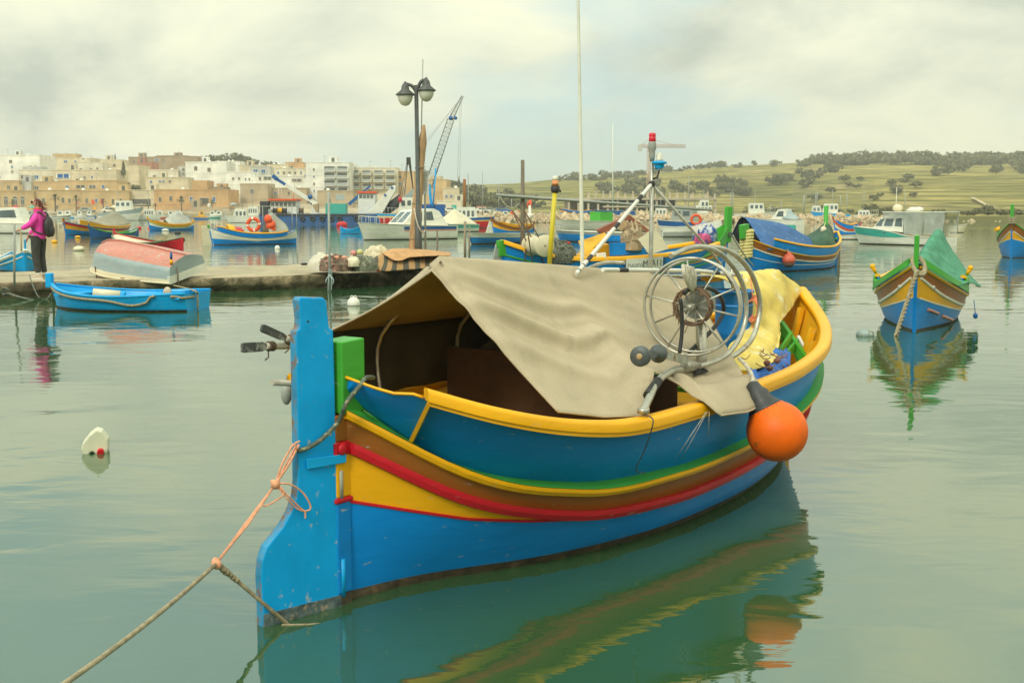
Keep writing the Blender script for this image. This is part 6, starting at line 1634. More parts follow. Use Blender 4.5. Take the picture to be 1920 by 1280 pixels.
    hr = skin_body('hair', [[((-.035, 0, 1.652), (.030, .045)), ((.022, 0, 1.632), (.070, .080)), ((.05, 0, 1.575), (.050, .075)), ((.085, 0, 1.53), (.036, .042)), ((.11, .01, 1.48), (.030, .032)), ((.125, .01, 1.42), (.015, .015))], [((.022, 0, 1.632), (.070, .080)), ((.0, -.075, 1.61), (.025, .016)), ((.03, -.085, 1.55), (.016, .012))]], hairm, w)
    g = G()
    for k in range(16):
        p = Vector((.09 + .03 * rng.random(), rng.uniform(-.07, .07), 1.60 - .16 * rng.random())); g.tube([p, p + Vector((.05, rng.uniform(-.02, .02), -.03)), p + Vector((.09, rng.uniform(-.04, .04), -.03 + rng.uniform(-.06, .06)))], .004, 4)
    ls = g.build('loose_hair', hairm, w); ls['kind'] = 'stuff'
    g = G()
    gl = g.build('sunglasses', P['black'], w) if False else None
    g = G()
    for s in (-1, 1): g.ball((-.088, s * .036, 1.588), .030, 12, 8, 0, (.45, 1, 1))
    g.tube([(-.09, -.03, 1.592), (-.095, 0, 1.595), (-.09, .03, 1.592)], .006, 5); g.tube([(-.08, -.062, 1.592), (.0, -.088, 1.59)], .005, 5); g.tube([(-.08, .062, 1.592), (.0, .088, 1.59)], .005, 5)
    g.build('sunglasses', P['black'], w)
    bp = mat('black_backpack', (.028, .027, .024), .5, .2, 10, .3, 20)
    g = G(); g.ball((.225, 0, 1.08), .17, 16, 12, 0, (.58, .78, 1.30)); g.ball((.285, 0, 1.0), .11, 12, 8, 0, (.55, .9, 1.2)); o = g.build('backpack', bp); tag(o, 'small black backpack on the back of the woman in pink', 'backpack'); o.location = base
    g = G(); g.tube(smooth_path([(.20, -.10, 1.28), (.10, -.17, 1.38), (-.06, -.165, 1.28), (-.085, -.16, 1.12), (.02, -.165, .98), (.16, -.11, .93)], 4), .018, 6); g.tube(smooth_path([(.20, .10, 1.28), (.10, .17, 1.38), (-.06, .165, 1.28), (-.085, .16, 1.12), (.02, .165, .98), (.16, .11, .93)], 4), .018, 6); g.tube(smooth_path([(.2, -.03, 1.29), (.2, 0, 1.34), (.2, .03, 1.29)], 3), .01, 5); g.build('strap', bp, o)
woman()

# ================================================================== land across the harbour
RIDGE = [(-900, 322), (0, 320), (150, 314), (300, 314), (440, 305), (560, 320), (640, 334), (740, 348), (850, 347), (960, 345), (1050, 338), (1150, 333), (1250, 322), (1330, 314), (1450, 309), (1520, 305), (1600, 303), (1720, 301), (1920, 301), (2900, 305)]
YS = [(-900, 300), (1480, 300), (1640, 196), (2900, 190)]
YR = [(-900, 560), (600, 560), (900, 700), (1200, 800), (2900, 820)]
def land_z(x, y):
    px = 960 + F * x / y
    ys, yr = interp(px, YS), interp(px, YR)
    hz = CAMH + (HOR - interp(px, RIDGE)) / F * yr
    u = (y - ys) / (yr - ys)
    if u <= 0: return -1.0 + 0
    if px < 700: s = min(1, u) ** .85
    else:
        v = min(1, u); s = v * v * (1.6 - .6 * v) if px > 1000 else lerp(v ** .85, v * v * (1.6 - .6 * v), (px - 700) / 300)
    z = 1.0 + (hz - 1.0) * s
    if px > 880 and u < 1:
        k = min(1, (px - 880) / 200); st = 2.3; q = (z + 1.4 * noise.noise(Vector((x * .006, y * .004, 0)))) / st; fr = q - math.floor(q)
        zt = (math.floor(q) + (0 if fr < .80 else (fr - .80) / .20)) * st
        z = lerp(z, zt, .92 * k * min(1, u * 6))
    if u > 1: z = hz - (u - 1) * 6 + 1.2 * noise.noise(Vector((x * .01, y * .01, 3)))
    return max(z, .8) if u > .004 else .8
def build_land():
    m = bpy.data.materials.new('terraced_hillside'); m.use_nodes = True; t = m.node_tree; L = t.links.new; b = t.nodes['Principled BSDF']; b.inputs['Roughness'].default_value = 1.0; b.inputs['Specular IOR Level'].default_value = .1
    geo = N(t, 'ShaderNodeNewGeometry')
    mp = N(t, 'ShaderNodeMapping'); mp.inputs['Scale'].default_value = (.012, .010, .16); L(geo.outputs['Position'], mp.inputs['Vector'])
    n1 = N(t, 'ShaderNodeTexNoise'); n1.inputs['Scale'].default_value = 1.0; n1.inputs['Detail'].default_value = 5; L(mp.outputs[0], n1.inputs['Vector'])
    cr = ramp(t, [(.30, (.115, .115, .042)), (.40, (.215, .19, .055)), (.50, (.33, .265, .085)), (.58, (.24, .21, .062)), (.70, (.42, .31, .15))]); L(n1.outputs['Fac'], cr.inputs[0])
    mp2 = N(t, 'ShaderNodeMapping'); mp2.inputs['Scale'].default_value = (.05, .05, 2.6); L(geo.outputs['Position'], mp2.inputs['Vector'])
    n2 = N(t, 'ShaderNodeTexNoise'); n2.inputs['Scale'].default_value = 1.0; n2.inputs['Detail'].default_value = 3; L(mp2.outputs[0], n2.inputs['Vector'])
    r2 = ramp(t, [(.40, (.38, .40, .36)), (.58, (1.15, 1.15, 1.1))]); L(n2.outputs['Fac'], r2.inputs[0])
    mx = N(t, 'ShaderNodeMix', data_type='RGBA'); mx.blend_type = 'MULTIPLY'; mx.inputs[0].default_value = .75; L(cr.outputs[0], mx.inputs[6]); L(r2.outputs[0], mx.inputs[7])
    sp = N(t, 'ShaderNodeSeparateXYZ'); L(geo.outputs['Position'], sp.inputs[0])
    n4 = N(t, 'ShaderNodeTexNoise'); n4.inputs['Scale'].default_value = .02; n4.inputs['Detail'].default_value = 3; L(geo.outputs['Position'], n4.inputs['Vector'])
    a4 = N(t, 'ShaderNodeMath', operation='MULTIPLY_ADD', i_1=3.0); L(n4.outputs['Fac'], a4.inputs[0]); s4 = N(t, 'ShaderNodeMath', operation='MULTIPLY', i_1=.52); L(sp.outputs['Z'], s4.inputs[0]); L(s4.outputs[0], a4.inputs[2])
    f4 = N(t, 'ShaderNodeMath', operation='FRACT'); L(a4.outputs[0], f4.inputs[0]); r4 = ramp(t, [(.0, (.50, .55, .45)), (.26, (.50, .55, .45)), (.34, (1, 1, 1))]); L(f4.outputs[0], r4.inputs[0])
    m4 = N(t, 'ShaderNodeMix', data_type='RGBA'); m4.blend_type = 'MULTIPLY'; m4.inputs[0].default_value = .8; L(mx.outputs[2], m4.inputs[6]); L(r4.outputs[0], m4.inputs[7]); mx = m4
    # stone risers where the ground is steep
    sx = N(t, 'ShaderNodeSeparateXYZ'); L(geo.outputs['Normal'], sx.inputs[0]); rs = ramp(t, [(.80, (1, 1, 1)), (.93, (0, 0, 0))]); L(sx.outputs['Z'], rs.inputs[0])
    m3 = N(t, 'ShaderNodeMix', data_type='RGBA'); L(rs.outputs[0], m3.inputs[0]); L(mx.outputs[2], m3.inputs[6]); m3.inputs[7].default_value = (.16, .15, .06, 1)
    L(m3.outputs[2], b.inputs['Base Color'])
    rows = []
    ny, nx = 190, 300
    for j in range(ny + 1):
        v = j / ny; row = []
        for i in range(nx + 1):
            px = lerp(-900, 2900, i / nx); ys = interp(px, YS); y = ys + (1150 - ys) * v ** 1.15
            if j == 0: x = (px - 960) / F * y; row.append((x, y, -1.0)); continue
            if j == 1: y = ys + .6
            x = (px - 960) / F * y
            row.append((x, y, land_z(x, y)))
        rows.append(row)
    g = G(); g.grid(rows, sm=False, mf=lambda i, j: 1 if -900 + (j + .5) * 3800 / nx < 846 else 0); structure(g.build('hillside', [m, mat('dusty_town_ground', (.40, .32, .20), .95, .2, .2)], fix=False))
    # promenade quay
    g = G(); g.box((-110, 300.5, .1), (420, 3.0, 2.3)); structure(g.build('quay', mat('quay_stone', (.42, .34, .21), .9, .2, .6)))
    # dirt track on the right hill
    tr = [(1818, 376), (1828, 381), (1845, 390), (1858, 396)]
    g = G(); top, bot = [], []
    for px, py in smooth_path([Vector((a, b_, 0)) for a, b_ in tr], 6) and [(p.x, p.y) for p in smooth_path([Vector((a, b_, 0)) for a, b_ in tr], 6)]:
        y = 230.0
        while y < 900:
            x = (px - 960) / F * y
            if HOR - (land_z(x, y) - CAMH) * F / y <= py: break
            y += 2
        z = land_z(x, y) + .5; top.append(Vector((x - .5, y + 1.5, z + .5))); bot.append(Vector((x + .5, y - 1.5, z)))
    g.grid([top, bot], sm=False); structure(g.build('dirt_track', mat('dusty_track', (.46, .36, .21), .95)))
build_land()

# ---- trees
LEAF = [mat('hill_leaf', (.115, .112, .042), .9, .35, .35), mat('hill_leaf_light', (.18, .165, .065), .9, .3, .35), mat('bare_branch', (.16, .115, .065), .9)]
def tree_mesh(seed, wide=1.0, n=34, per=16, leafs=(0, 1)):
    r = random.Random(seed); g = G()
    g.tube([(0, 0, -.6), (.02, 0, .15), (.03 * r.uniform(-1, 1), 0, .42)], .05, 5, 2, rfun=lambda u: lerp(.055, .03, u))
    for k in range(5):
        a = r.uniform(0, 6.28); g.tube([(0, 0, .22), (.20 * math.cos(a) * wide, .2 * math.sin(a) * wide, .42), (.34 * math.cos(a) * wide, .34 * math.sin(a) * wide, .58)], .018, 4, 2)
    for c in range(n):
        while True:
            p = Vector((r.uniform(-1, 1), r.uniform(-1, 1), r.uniform(-.75, 1)))
            if .25 < p.length < 1: break
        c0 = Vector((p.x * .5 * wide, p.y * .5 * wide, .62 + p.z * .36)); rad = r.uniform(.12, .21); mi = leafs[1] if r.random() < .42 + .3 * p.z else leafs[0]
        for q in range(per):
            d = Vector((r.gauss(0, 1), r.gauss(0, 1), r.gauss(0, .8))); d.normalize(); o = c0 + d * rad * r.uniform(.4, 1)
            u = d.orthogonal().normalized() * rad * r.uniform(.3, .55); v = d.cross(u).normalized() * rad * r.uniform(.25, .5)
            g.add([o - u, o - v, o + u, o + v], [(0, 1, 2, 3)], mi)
    return g.mesh('tree', LEAF)
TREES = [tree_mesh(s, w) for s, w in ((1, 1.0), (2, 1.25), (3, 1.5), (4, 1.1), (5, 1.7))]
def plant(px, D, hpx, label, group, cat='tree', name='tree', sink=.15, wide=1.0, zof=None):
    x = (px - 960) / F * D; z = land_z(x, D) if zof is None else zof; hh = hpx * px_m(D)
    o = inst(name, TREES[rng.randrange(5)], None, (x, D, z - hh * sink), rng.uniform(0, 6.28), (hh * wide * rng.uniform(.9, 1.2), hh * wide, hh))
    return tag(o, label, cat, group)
def find_y(px, py, y0=205):
    y = y0
    while y < 900:
        x = (px - 960) / F * y
        if HOR - (land_z(x, y) - CAMH) * F / y <= py: return y
        y += 3
    return 800
def woods():
    for k in range(120):                        # wooded crest of the right hill
        px = 1490 + k * 3.75 + rng.uniform(-5, 5); D = rng.uniform(740, 820); hp = rng.uniform(13, 24) * interp(px, [(1490, .6), (1540, 1), (1950, 1)])
        plant(px, D, hp, 'evergreen in the dark wood along the crest of the right hill', 'trees of the wood on the right crest')
    for k in range(34):                        # second belt under the crest
        px = rng.uniform(1440, 1560) if k < 14 else rng.uniform(1720, 1925); D = rng.uniform(600, 760)
        plant(px, D, rng.uniform(12, 24), 'bushy tree on the upper slope of the right hill', 'trees on the upper right slope')
    for k in range(64):                        # sparse crest trees further left
        px = rng.uniform(1000, 1460); D = interp(px, YR) * rng.uniform(.97, 1.02)
        plant(px, D, rng.uniform(6, 15), 'small tree on the left part of the hill crest', 'small trees on the left crest')
    for k in range(48):                        # scrub on the lower slope behind the unfinished building
        px = rng.uniform(1120, 1400); py = rng.uniform(345, 372); D = find_y(px, py, 310)
        plant(px, D, rng.uniform(10, 20), 'brownish scrub tree on the slope behind the unfinished building', 'scrub behind the unfinished building')
    for k in range(34):                        # thicket left of the hill
        px = rng.uniform(838, 1010); D = rng.uniform(330, 520)
        plant(px, D, rng.uniform(18, 34) * interp(px, [(838, 1.1), (900, 1.0), (1010, .75)]), 'dense tree in the thicket between the town and the hill', 'thicket between town and hill', wide=1.2)
    for k in range(34):                        # shrubs at the foot of the hill on the right
        px = rng.uniform(1400, 1930); D = interp(px, YS) + rng.uniform(6, 60)
        plant(px, D, rng.uniform(8, 17), 'low shrub at the foot of the right hill above the shore', 'shrubs along the right shore', 'shrub', 'shrub', wide=1.4)
    for k in range(16):
        px = rng.uniform(1500, 1720); py = rng.uniform(340, 380); D = find_y(px, py, 310)
        plant(px, D, rng.uniform(8, 17), 'bush among the green terraces of the right hill', 'bushes on the terraces', 'shrub', 'shrub', wide=1.3)
    for k in range(16):
        px = rng.uniform(398, 560); D = rng.uniform(540, 575)
        plant(px, D, rng.uniform(9, 18) * (1.2 if px < 470 else .8), 'dark tree of the grove on the hilltop above the town', 'grove above the town', wide=1.3)
    for px, D, hp, lab in ((245, 350, 26, 'dark bushy tree between the cream houses of the town'), (262, 352, 22, 'rounder dark tree beside the cream houses of the town'), (483, 330, 22, 'round olive tree before the tan garden wall'), (352, 318, 24, 'leafy tree left of the low stone quay house'), (372, 320, 22, 'leafy tree behind the low stone quay house'), (395, 322, 18, 'rough green bush over the low stone quay house'), (418, 322, 18, 'grey green bush right of the low stone quay house'), (448, 322, 18, 'pale green bush left of the olive tree'), (590, 325, 18, 'straw coloured bush right of the barge crane')):
        plant(px, D, hp, lab, None, zof=1.2 if D < 345 else None)
woods()
def cypress():
    g = G(); r = random.Random(11)
    g.tube([(0, 0, -.2), (0, 0, .3)], .03, 5, 2)
    for k in range(150):
        z = r.random(); w = .16 * (1 - z) ** .6 * min(1, z * 8 + .3); a = r.uniform(0, 6.28); o = Vector((w * math.cos(a), w * math.sin(a), .08 + z * .92)); u = Vector((-math.sin(a), math.cos(a), .3)) * .05; v = Vector((.02 * math.cos(a), .02 * math.sin(a), .09))
        g.add([o - u, o - v, o + u, o + v], [(0, 1, 2, 3)], r.randrange(2))
    me = g.mesh('cypress_tree', LEAF)
    for px, py, hp, D, lab in ((101, 318, 18, 500, 'dark pointed cypress left of the hilltop villa'), (205, 300, 9, 552, 'left one of two dark cypresses on the town skyline'), (216, 300, 11, 552, 'taller right one of two dark cypresses on the town skyline'), (232, 330, 26, 356, 'tall dark cypress beside the bushy trees of the town')):
        p = A(px, py, D); hh = hp * px_m(D); tag(inst('cypress_tree', me, None, p, 0, (hh, hh, hh)), lab, 'tree')
cypress()
def palms():
    g = G(); r = random.Random(5)
    g.tube([(0, 0, 0), (.01, 0, .4), (.02, 0, .78)], .03, 6, 2, rfun=lambda u: .032 if u < .8 else .04)
    for k in range(22):
        a = r.uniform(0, 6.28); el = r.uniform(-.5, 1.2); d = Vector((math.cos(a) * math.cos(el), math.sin(a) * math.cos(el), math.sin(el))); s = Vector((-math.sin(a), math.cos(a), 0)) * .035
        p0 = Vector((.02, 0, .78)); p1 = p0 + d * .16; p2 = p0 + d * .28 + Vector((0, 0, -.09))
        g.add([p0 - s * .4, p0 + s * .4, p1 + s, p1 - s], [(0, 1, 2, 3)], k % 2); g.add([p1 - s, p1 + s, p2 + s * .2, p2 - s * .2], [(0, 1, 2, 3)], k % 2)
    me = g.mesh('palm_tree', LEAF)
    for px, yt, lab in ((104, 362, 'palm on the promenade just right of the woman'), (143, 364, 'slim palm before the ochre front, second right of the woman'), (194, 370, 'short palm before the coloured doors'), (341, 366, 'palm before the orange terrace house'), (278, 378, 'small palm by the cafe awning'), (292, 380, 'small palm just right of the cafe awning'), (398, 372, 'palm at the right end of the orange terrace house'), (24, 372, 'palm by the arched windows at the far left')):
        hh = (402 - yt) * px_m(304); o = inst('palm_tree', me, None, A(px, 402, 304), r.uniform(0, 6), (hh, hh, hh)); tag(o, lab, 'palm')
    g = None
    hh = 14 * px_m(345)
    tag(inst('palm_tree', me, None, A(97, 352, 345), 1, (hh, hh, hh)), 'little roof garden palm above the ochre front', 'palm')
    hh = 24 * px_m(380)
    tag(inst('palm_tree', me, None, A(340, 338, 380), 2, (hh * .7, hh * .7, hh)), 'palm between the brown hilltop house and the white block', 'palm')
palms()

# ---- buildings
def win_mesh(arch=False):
    g = G(); d = .10
    for x in (-.5, .5): g.box((x * .92, 0, .5), (.10, d, 1.0), 0)
    g.box((0, 0, .96), (.94, d, .08), 0); g.box((0, -.05, .03), (1.08, d + .1, .06), 0); g.box((0, 0, .5), (.05, d * .8, .9), 0)
    g.box((0, .02, .5), (.86, .04, .92), 1)
    if arch:
        pts = [(math.cos(math.pi * k / 8) * .5, .0, 1.0 + math.sin(math.pi * k / 8) * .35) for k in range(9)]; g.prism([(x, -.02, z) for x, y, z in pts], (0, .05, 0), 1); g.tube([(x, -.03, z) for x, y, z in pts], .05, 4, 0)
    return g.mesh('window', [P['framew'], P['pane']])
P['framew'] = mat('pale_window_frame', (.55, .48, .34), .7, .1)
P['shut'] = mat('dark_shutter', (.10, .095, .07), .6, .3, .5)
WM, WA = win_mesh(), win_mesh(True)
WMS = [WM, WM.copy(), WM.copy()]; WMS[1].materials[1] = P['shut']; WMS[2].materials[1] = P['navy']; WMS[2].materials[0] = P['white']
def door_mesh(m):
    g = G(); g.box((0, 0, .5), (.9, .08, 1.0), 0); g.box((0, -.01, 1.0), (1.1, .12, .08), 1); return g.mesh('door', [m, P['framew']])
WALLC = dict(ochre=(.54, .375, .175), cream=(.62, .525, .34), white=(.74, .72, .62), tan=(.45, .35, .215), orange=(.57, .345, .15), brown=(.33, .245, .15), brick=(.42, .19, .12), pale=(.66, .60, .44), grey=(.48, .47, .41))
for k_, c_ in WALLC.items(): P['w_' + k_] = mat('wall_' + k_, c_, .92, .14, .25, dirt=(tuple(v * .7 for v in c_), .28, .9))
DOORS = {}
def building(px0, px1, yt, yb, D, c, label, wins=(), depth=9, rz=None, doors=(), extra=(), par=.5, cat='house', name='town_house', balc=(), roof='flat', shut=False):
    s = px_m(D); x0, x1 = (px0 - 960) * s, (px1 - 960) * s; cx = (x0 + x1) / 2; w = x1 - x0
    zt = A(960, yt, D).z; z0 = min(A(960, yb, D).z, max(1.0, land_z(cx, D)) if D > 306 else 1.2) - .6
    rz = rng.uniform(-.10, .10) if rz is None else rz
    b = thing(name, label, cat, (cx, D, z0), rz)
    h = zt - z0; g = G(); q = w / 2; t = .25
    o = [(-q, 0), (q, 0), (q, depth), (-q, depth)]; i_ = [(-q + t, t), (q - t, t), (q - t, depth - t), (-q + t, depth - t)]
    vs = [(x, y, 0) for x, y in o] + [(x, y, h) for x, y in o] + [(x, y, h) for x, y in i_] + [(x, y, h - par) for x, y in i_]
    fs = []
    for k in range(4):
        n = (k + 1) % 4; fs += [(k, n, 4 + n, 4 + k), (4 + k, 4 + n, 8 + n, 8 + k), (8 + k, 8 + n, 12 + n, 12 + k)]
    g.add(vs, fs); g.build('wall', P['w_' + c], b)
    g = G(); g.add(vs[12:16], [(0, 1, 2, 3)]); g.build('roof', P['w_grey'], b)
    if h > 3 and w > 4:
        g = G(); g.box((0, -.06, h - .12), (w + .2, .14, .16)); g.build('cornice', P['w_' + c], b)
    rr = random.Random(int(px0 * 7 + yt)); nc = int(max(0, min(4, w / 4)))
    for k in range(nc):
        x, y = rr.uniform(-q * .8, q * .8), rr.uniform(.2, .7) * depth; kind = rr.random()
        if kind < .45:
            g = G(); g.lathe([(.45, 0), (.5, .1), (.5, .9), (.3, 1.1)], 8, 0, Matrix.Translation((x, y, h - par))); g.build('water_tank', P['white'], b)
        elif kind < .7:
            g = G(); ww = rr.uniform(1.6, 3); g.box((x, y, h - par + 1), (ww, 2.2, 2.2)); g.box((x, y - 1.12, h - par + .9), (.8, .06, 1.7), 1); g.build('stair_head', [P['w_' + c], P['shut']], b)
        else:
            g = G(); g.tube([(x, y, h - par), (x, y, h + 2.2)], .05, 4); g.tube([(x - .6, y, h + 1.9), (x + .6, y, h + 1.9)], .04, 4); g.build('roof_aerial', P['grey'], b)
    for z in [3.3 * k for k in range(1, int(h / 3.3))]:
        g = G(); g.box((0, -.03, z), (w - .1, .07, .14)); g.build('string_course', P['w_' + c], b)
    if not wins and not balc and w > 6 and c != 'brick':
        for k in range(int(w / 5)):
            if rr.random() < .75: inst('window', WMS[rr.randrange(2)], b, (-q + 2.5 + k * 5 + rr.uniform(-.8, .8), -.03, h - rr.uniform(2.4, 3.4)), 0, (1.1, 1, 1.3))
    def loc(px, py): return (px - (px0 + px1) / 2) * s, A(960, py, D).z - z0
    for wv in wins:
        px, py, ww, hh = wv[:4]; arch = len(wv) > 4
        x, z = loc(px, py + hh / 2); inst('window', WA if arch else WMS[rng.randrange(3)], b, (x, -.03, z), 0, (ww * s, 1, hh * s))
    for px, py, ww, hh, m in doors:
        if m not in DOORS: DOORS[m] = door_mesh(P[m])
        x, z = loc(px, py + hh / 2); inst('door', DOORS[m], b, (x, -.02, z), 0, (ww * s, 1, hh * s))
    for a0, a1, t0, b0, cc in extra:
        xa, za = loc(a0, b0); xb, zb = loc(a1, t0); g = G(); g.box(((xa + xb) / 2, depth * .4, (za + zb) / 2), (xb - xa, depth * .6, zb - za)); g.build('roof_room', P['w_' + cc], b)
    for a0, a1, t0, b0 in balc:
        xa, za = loc(a0, b0); xb, zb = loc(a1, t0)
        g = G(); g.box(((xa + xb) / 2, -.01, (za + zb) / 2), (xb - xa, .06, zb - za)); g.build('balcony_door', P['pane'], b)
        g = G(); g.box(((xa + xb) / 2, -.65, za + .08), (xb - xa + .1, 1.3, .16)); bs_ = g.build('balcony', P['w_' + c], b)
        g = G(); g.box(((xa + xb) / 2, -1.27, za + .55), (xb - xa, .05, .75)); g.build('balustrade', P['clearw'], bs_)
        for xs in (xa, xb):
            g = G(); g.box((xs, -.65, (za + zb) / 2), (.14, 1.3, zb - za)); g.build('side_wall', P['w_' + c], bs_)
    return b
P['clearw'] = mat('balcony_glass', (.36, .38, .34), .3, .1)
def row(x0, x1, n, y, w, h): return [(lerp(x0, x1, k / max(1, n - 1)), y, w, h) for k in range(n)]
def town():
    B = building
    # quay front
    B(-60, 70, 357, 403, 308, 'ochre', 'ochre front with arched windows at the far left of the quay', [(18, 380, 9, 14, 1), (35, 380, 10, 14, 1), (49, 380, 8, 14, 1), (4, 380, 8, 14, 1)], 12, 0, doors=[(20, 397, 14, 9, 'greybrown'), (50, 397, 8, 10, 'greybrown')])
    B(70, 160, 356, 403, 309, 'ochre', 'long ochre front with wooden doors behind the promenade palms', [(88, 376, 6, 10), (124, 375, 6, 10), (136, 376, 5, 9), (79, 376, 5, 9)], 12, .02, doors=[(112, 390, 6, 11, 'greybrown'), (150, 378, 6, 11, 'pink'), (151, 393, 7, 11, 'brown')])
    B(160, 248, 357, 403, 308.5, 'ochre', 'ochre front with orange and red doors left of the cafe awning', [(168, 376, 5, 9), (186, 376, 5, 8), (206, 390, 5, 8)], 12, -.02, doors=[(180, 379, 6, 10, 'orange'), (197, 378, 6, 10, 'red'), (217, 378, 4, 10, 'shut'), (232, 377, 4, 9, 'shut'), (182, 394, 6, 12, 'yellow')])
    B(248, 294, 356, 403, 310, 'cream', 'cream cafe with a dark awning on the quay', [(256, 395, 7, 9), (284, 396, 5, 7)], 10, .0, doors=[(270, 380, 38, 14, 'shut')])
    B(294, 432, 355, 403, 308, 'orange', 'orange terrace house with a balustrade roof on the quay', [(305, 374, 6, 9), (325, 372, 6, 9), (345, 374, 6, 9), (363, 374, 6, 11), (405, 374, 6, 11)], 12, .0, doors=[(387, 378, 18, 14, 'shut')], extra=[(362, 391, 338, 356, 'orange'), (400, 422, 350, 356, 'brown')])
    B(362, 434, 388, 405, 303.5, 'tan', 'low stone quay house before the orange terrace house', [(408, 396, 5, 5), (424, 397, 4, 5)], 6, .0, doors=[(432 - 8, 398, 5, 9, 'grey')], par=.2)
    # second row
    B(8, 42, 338, 360, 330, 'ochre', 'small ochre house with one window behind the arched front', [(24, 351, 7, 6)], 9)
    B(38, 66, 340, 361, 332, 'grey', 'plain blue grey block wall behind the arched front', (), 8)
    B(64, 122, 340, 358, 333, 'ochre', 'low ochre terrace with a blue door above the quay front', [(76, 352, 9, 7)], 9)
    B(118, 226, 338, 358, 332, 'ochre', 'ochre house with wide glass bays above the quay front', [(158, 350, 20, 6), (180, 350, 14, 6), (200, 350, 6, 7), (133, 350, 8, 4)], 9)
    B(106, 226, 318, 342, 352, 'cream', 'cream terrace house with small square windows halfway up the town', [(152, 337, 5, 4), (166, 333, 4, 5), (180, 332, 4, 5), (126, 330, 26, 9)], 10)
    B(44, 108, 318, 345, 356, 'pale', 'pale house with a roof pergola on the left slope', [(56, 332, 18, 8), (76, 332, 10, 7)], 10, extra=[(50, 84, 312, 319, 'grey')])
    B(-60, 84, 290, 352, 380, 'white', 'big plain white block at the far left', [(30, 303, 6, 6), (32, 313, 4, 5), (32, 322, 4, 5), (8, 332, 4, 5)], 14, 0)
    B(92, 182, 296, 326, 425, 'cream', 'cream villa with a dormer on the hilltop', [(132, 303, 8, 4), (112, 308, 6, 4), (150, 303, 5, 4), (168, 306, 6, 4)], 10, extra=[(106, 150, 288, 297, 'ochre')])
    B(150, 200, 304, 330, 405, 'pale', 'pale hillside house right of the villa', [(160, 318, 5, 5), (178, 318, 5, 5), (190, 316, 4, 4)], 9, extra=[(160, 176, 299, 305, 'cream')])
    B(196, 236, 299, 326, 420, 'cream', 'cream house with a terrace under the two cypresses', [(206, 312, 5, 5), (222, 310, 5, 5)], 9)
    B(226, 268, 310, 345, 372, 'cream', 'plain cream cube behind the bushy trees', [(238, 318, 4, 5)], 9)
    B(248, 306, 294, 316, 440, 'brown', 'brown stone house on the skyline', [(258, 303, 5, 5), (276, 302, 4, 4)], 10)
    B(296, 378, 293, 318, 436, 'brown', 'brown flat roofed house with dark windows on the skyline', [(300, 300, 8, 4), (312, 300, 6, 4)], 10, extra=[(297, 352, 291, 294, 'brown')])
    B(266, 291, 304, 330, 390, 'brick', 'red brick gable between the cream houses', (), 8)
    B(284, 340, 318, 344, 365, 'pale', 'pale flat roofed house with a long parapet in mid town', (), 9)
    B(280, 358, 332, 358, 334, 'cream', 'cream house with three dark windows above the orange terrace house', [(290, 341, 5, 5), (306, 340, 4, 4), (312, 340, 4, 4), (324, 340, 5, 4)], 9)
    B(354, 430, 303, 362, 362, 'white', 'tall plain white block in the middle of the town', (), 12, 0)
    B(340, 357, 312, 340, 366, 'grey', 'narrow grey house with a balcony beside the plain white block', [(350, 318, 5, 5), (350, 326, 5, 5)], 8)
    B(414, 455, 302, 330, 432, 'white', 'white house with a row of windows below the grove', row(420, 444, 4, 311, 4, 5), 9)
    B(428, 482, 322, 350, 352, 'white', 'white house with four small windows right of the plain white block', [(442, 335, 4, 5), (453, 335, 4, 5), (465, 336, 3, 5), (472, 336, 3, 5)], 10)
    B(454, 478, 310, 330, 395, 'cream', 'narrow cream house with trees on its roof terrace', (), 8)
    B(474, 512, 312, 334, 372, 'grey', 'grey blue house with a glass veranda', [(484, 321, 9, 7), (498, 321, 9, 7)], 9)
    B(482, 580, 330, 360, 348, 'white', 'long white house with a dark veranda behind the barge crane', [(492, 335, 5, 6), (506, 334, 16, 7), (560, 338, 20, 6), (576, 330, 5, 5)], 10)
    B(454, 506, 344, 392, 322, 'tan', 'tan garden wall building behind the olive tree', (), 8)
    B(500, 578, 352, 392, 326, 'tan', 'low pale stone building behind the orange roofed wheelhouse', [(520, 362, 5, 6), (545, 362, 5, 6)], 8)
    B(520, 576, 315, 336, 392, 'pale', 'pale house with many openings left of the apartment block', row(526, 568, 5, 324, 4, 5), 9)
    B(540, 574, 304, 322, 470, 'orange', 'square ochre tower house on the skyline', (), 8)
    B(505, 545, 308, 326, 465, 'cream', 'cream hilltop house left of the ochre tower house', [(515, 316, 4, 4), (530, 316, 4, 4)], 8)
    rows_ = []
    for yy in (312, 325, 339, 353): rows_ += [(612, 633, yy, yy + 10), (636, 656, yy, yy + 10)]
    B(577, 658, 304, 392, 330, 'white', 'tall white apartment block with four storeys of wide balconies', [(592, 318, 3, 5), (592, 331, 3, 5), (592, 345, 3, 5), (592, 358, 3, 5)], 14, -.03, balc=rows_, cat='apartment block', name='apartment_block')
    rows_ = []
    for yy in (320, 333, 346):
        for xx in (660, 682, 704, 726): rows_.append((xx, xx + 17, yy, yy + 9))
    B(658, 748, 314, 392, 338, 'pale', 'longer pale apartment block with three rows of small balconies', (), 12, .02, balc=rows_, cat='apartment block', name='apartment_block', extra=[(664, 672, 311, 315, 'white'), (690, 700, 311, 315, 'white')])
    B(598, 664, 357, 402, 318, 'tan', 'tan garage with a pale shutter before the white apartment block', (), 8, doors=[(640, 370, 18, 11, 'palegrey')])
    B(744, 778, 321, 392, 340, 'ochre', 'ochre house behind the A frame', [(752, 332, 6, 5), (752, 345, 6, 5)], 10)
    B(800, 838, 336, 400, 330, 'ochre', 'stepped ochre house right of the lattice crane', [(812, 350, 6, 5)], 10, extra=[(806, 826, 330, 337, 'cream')])
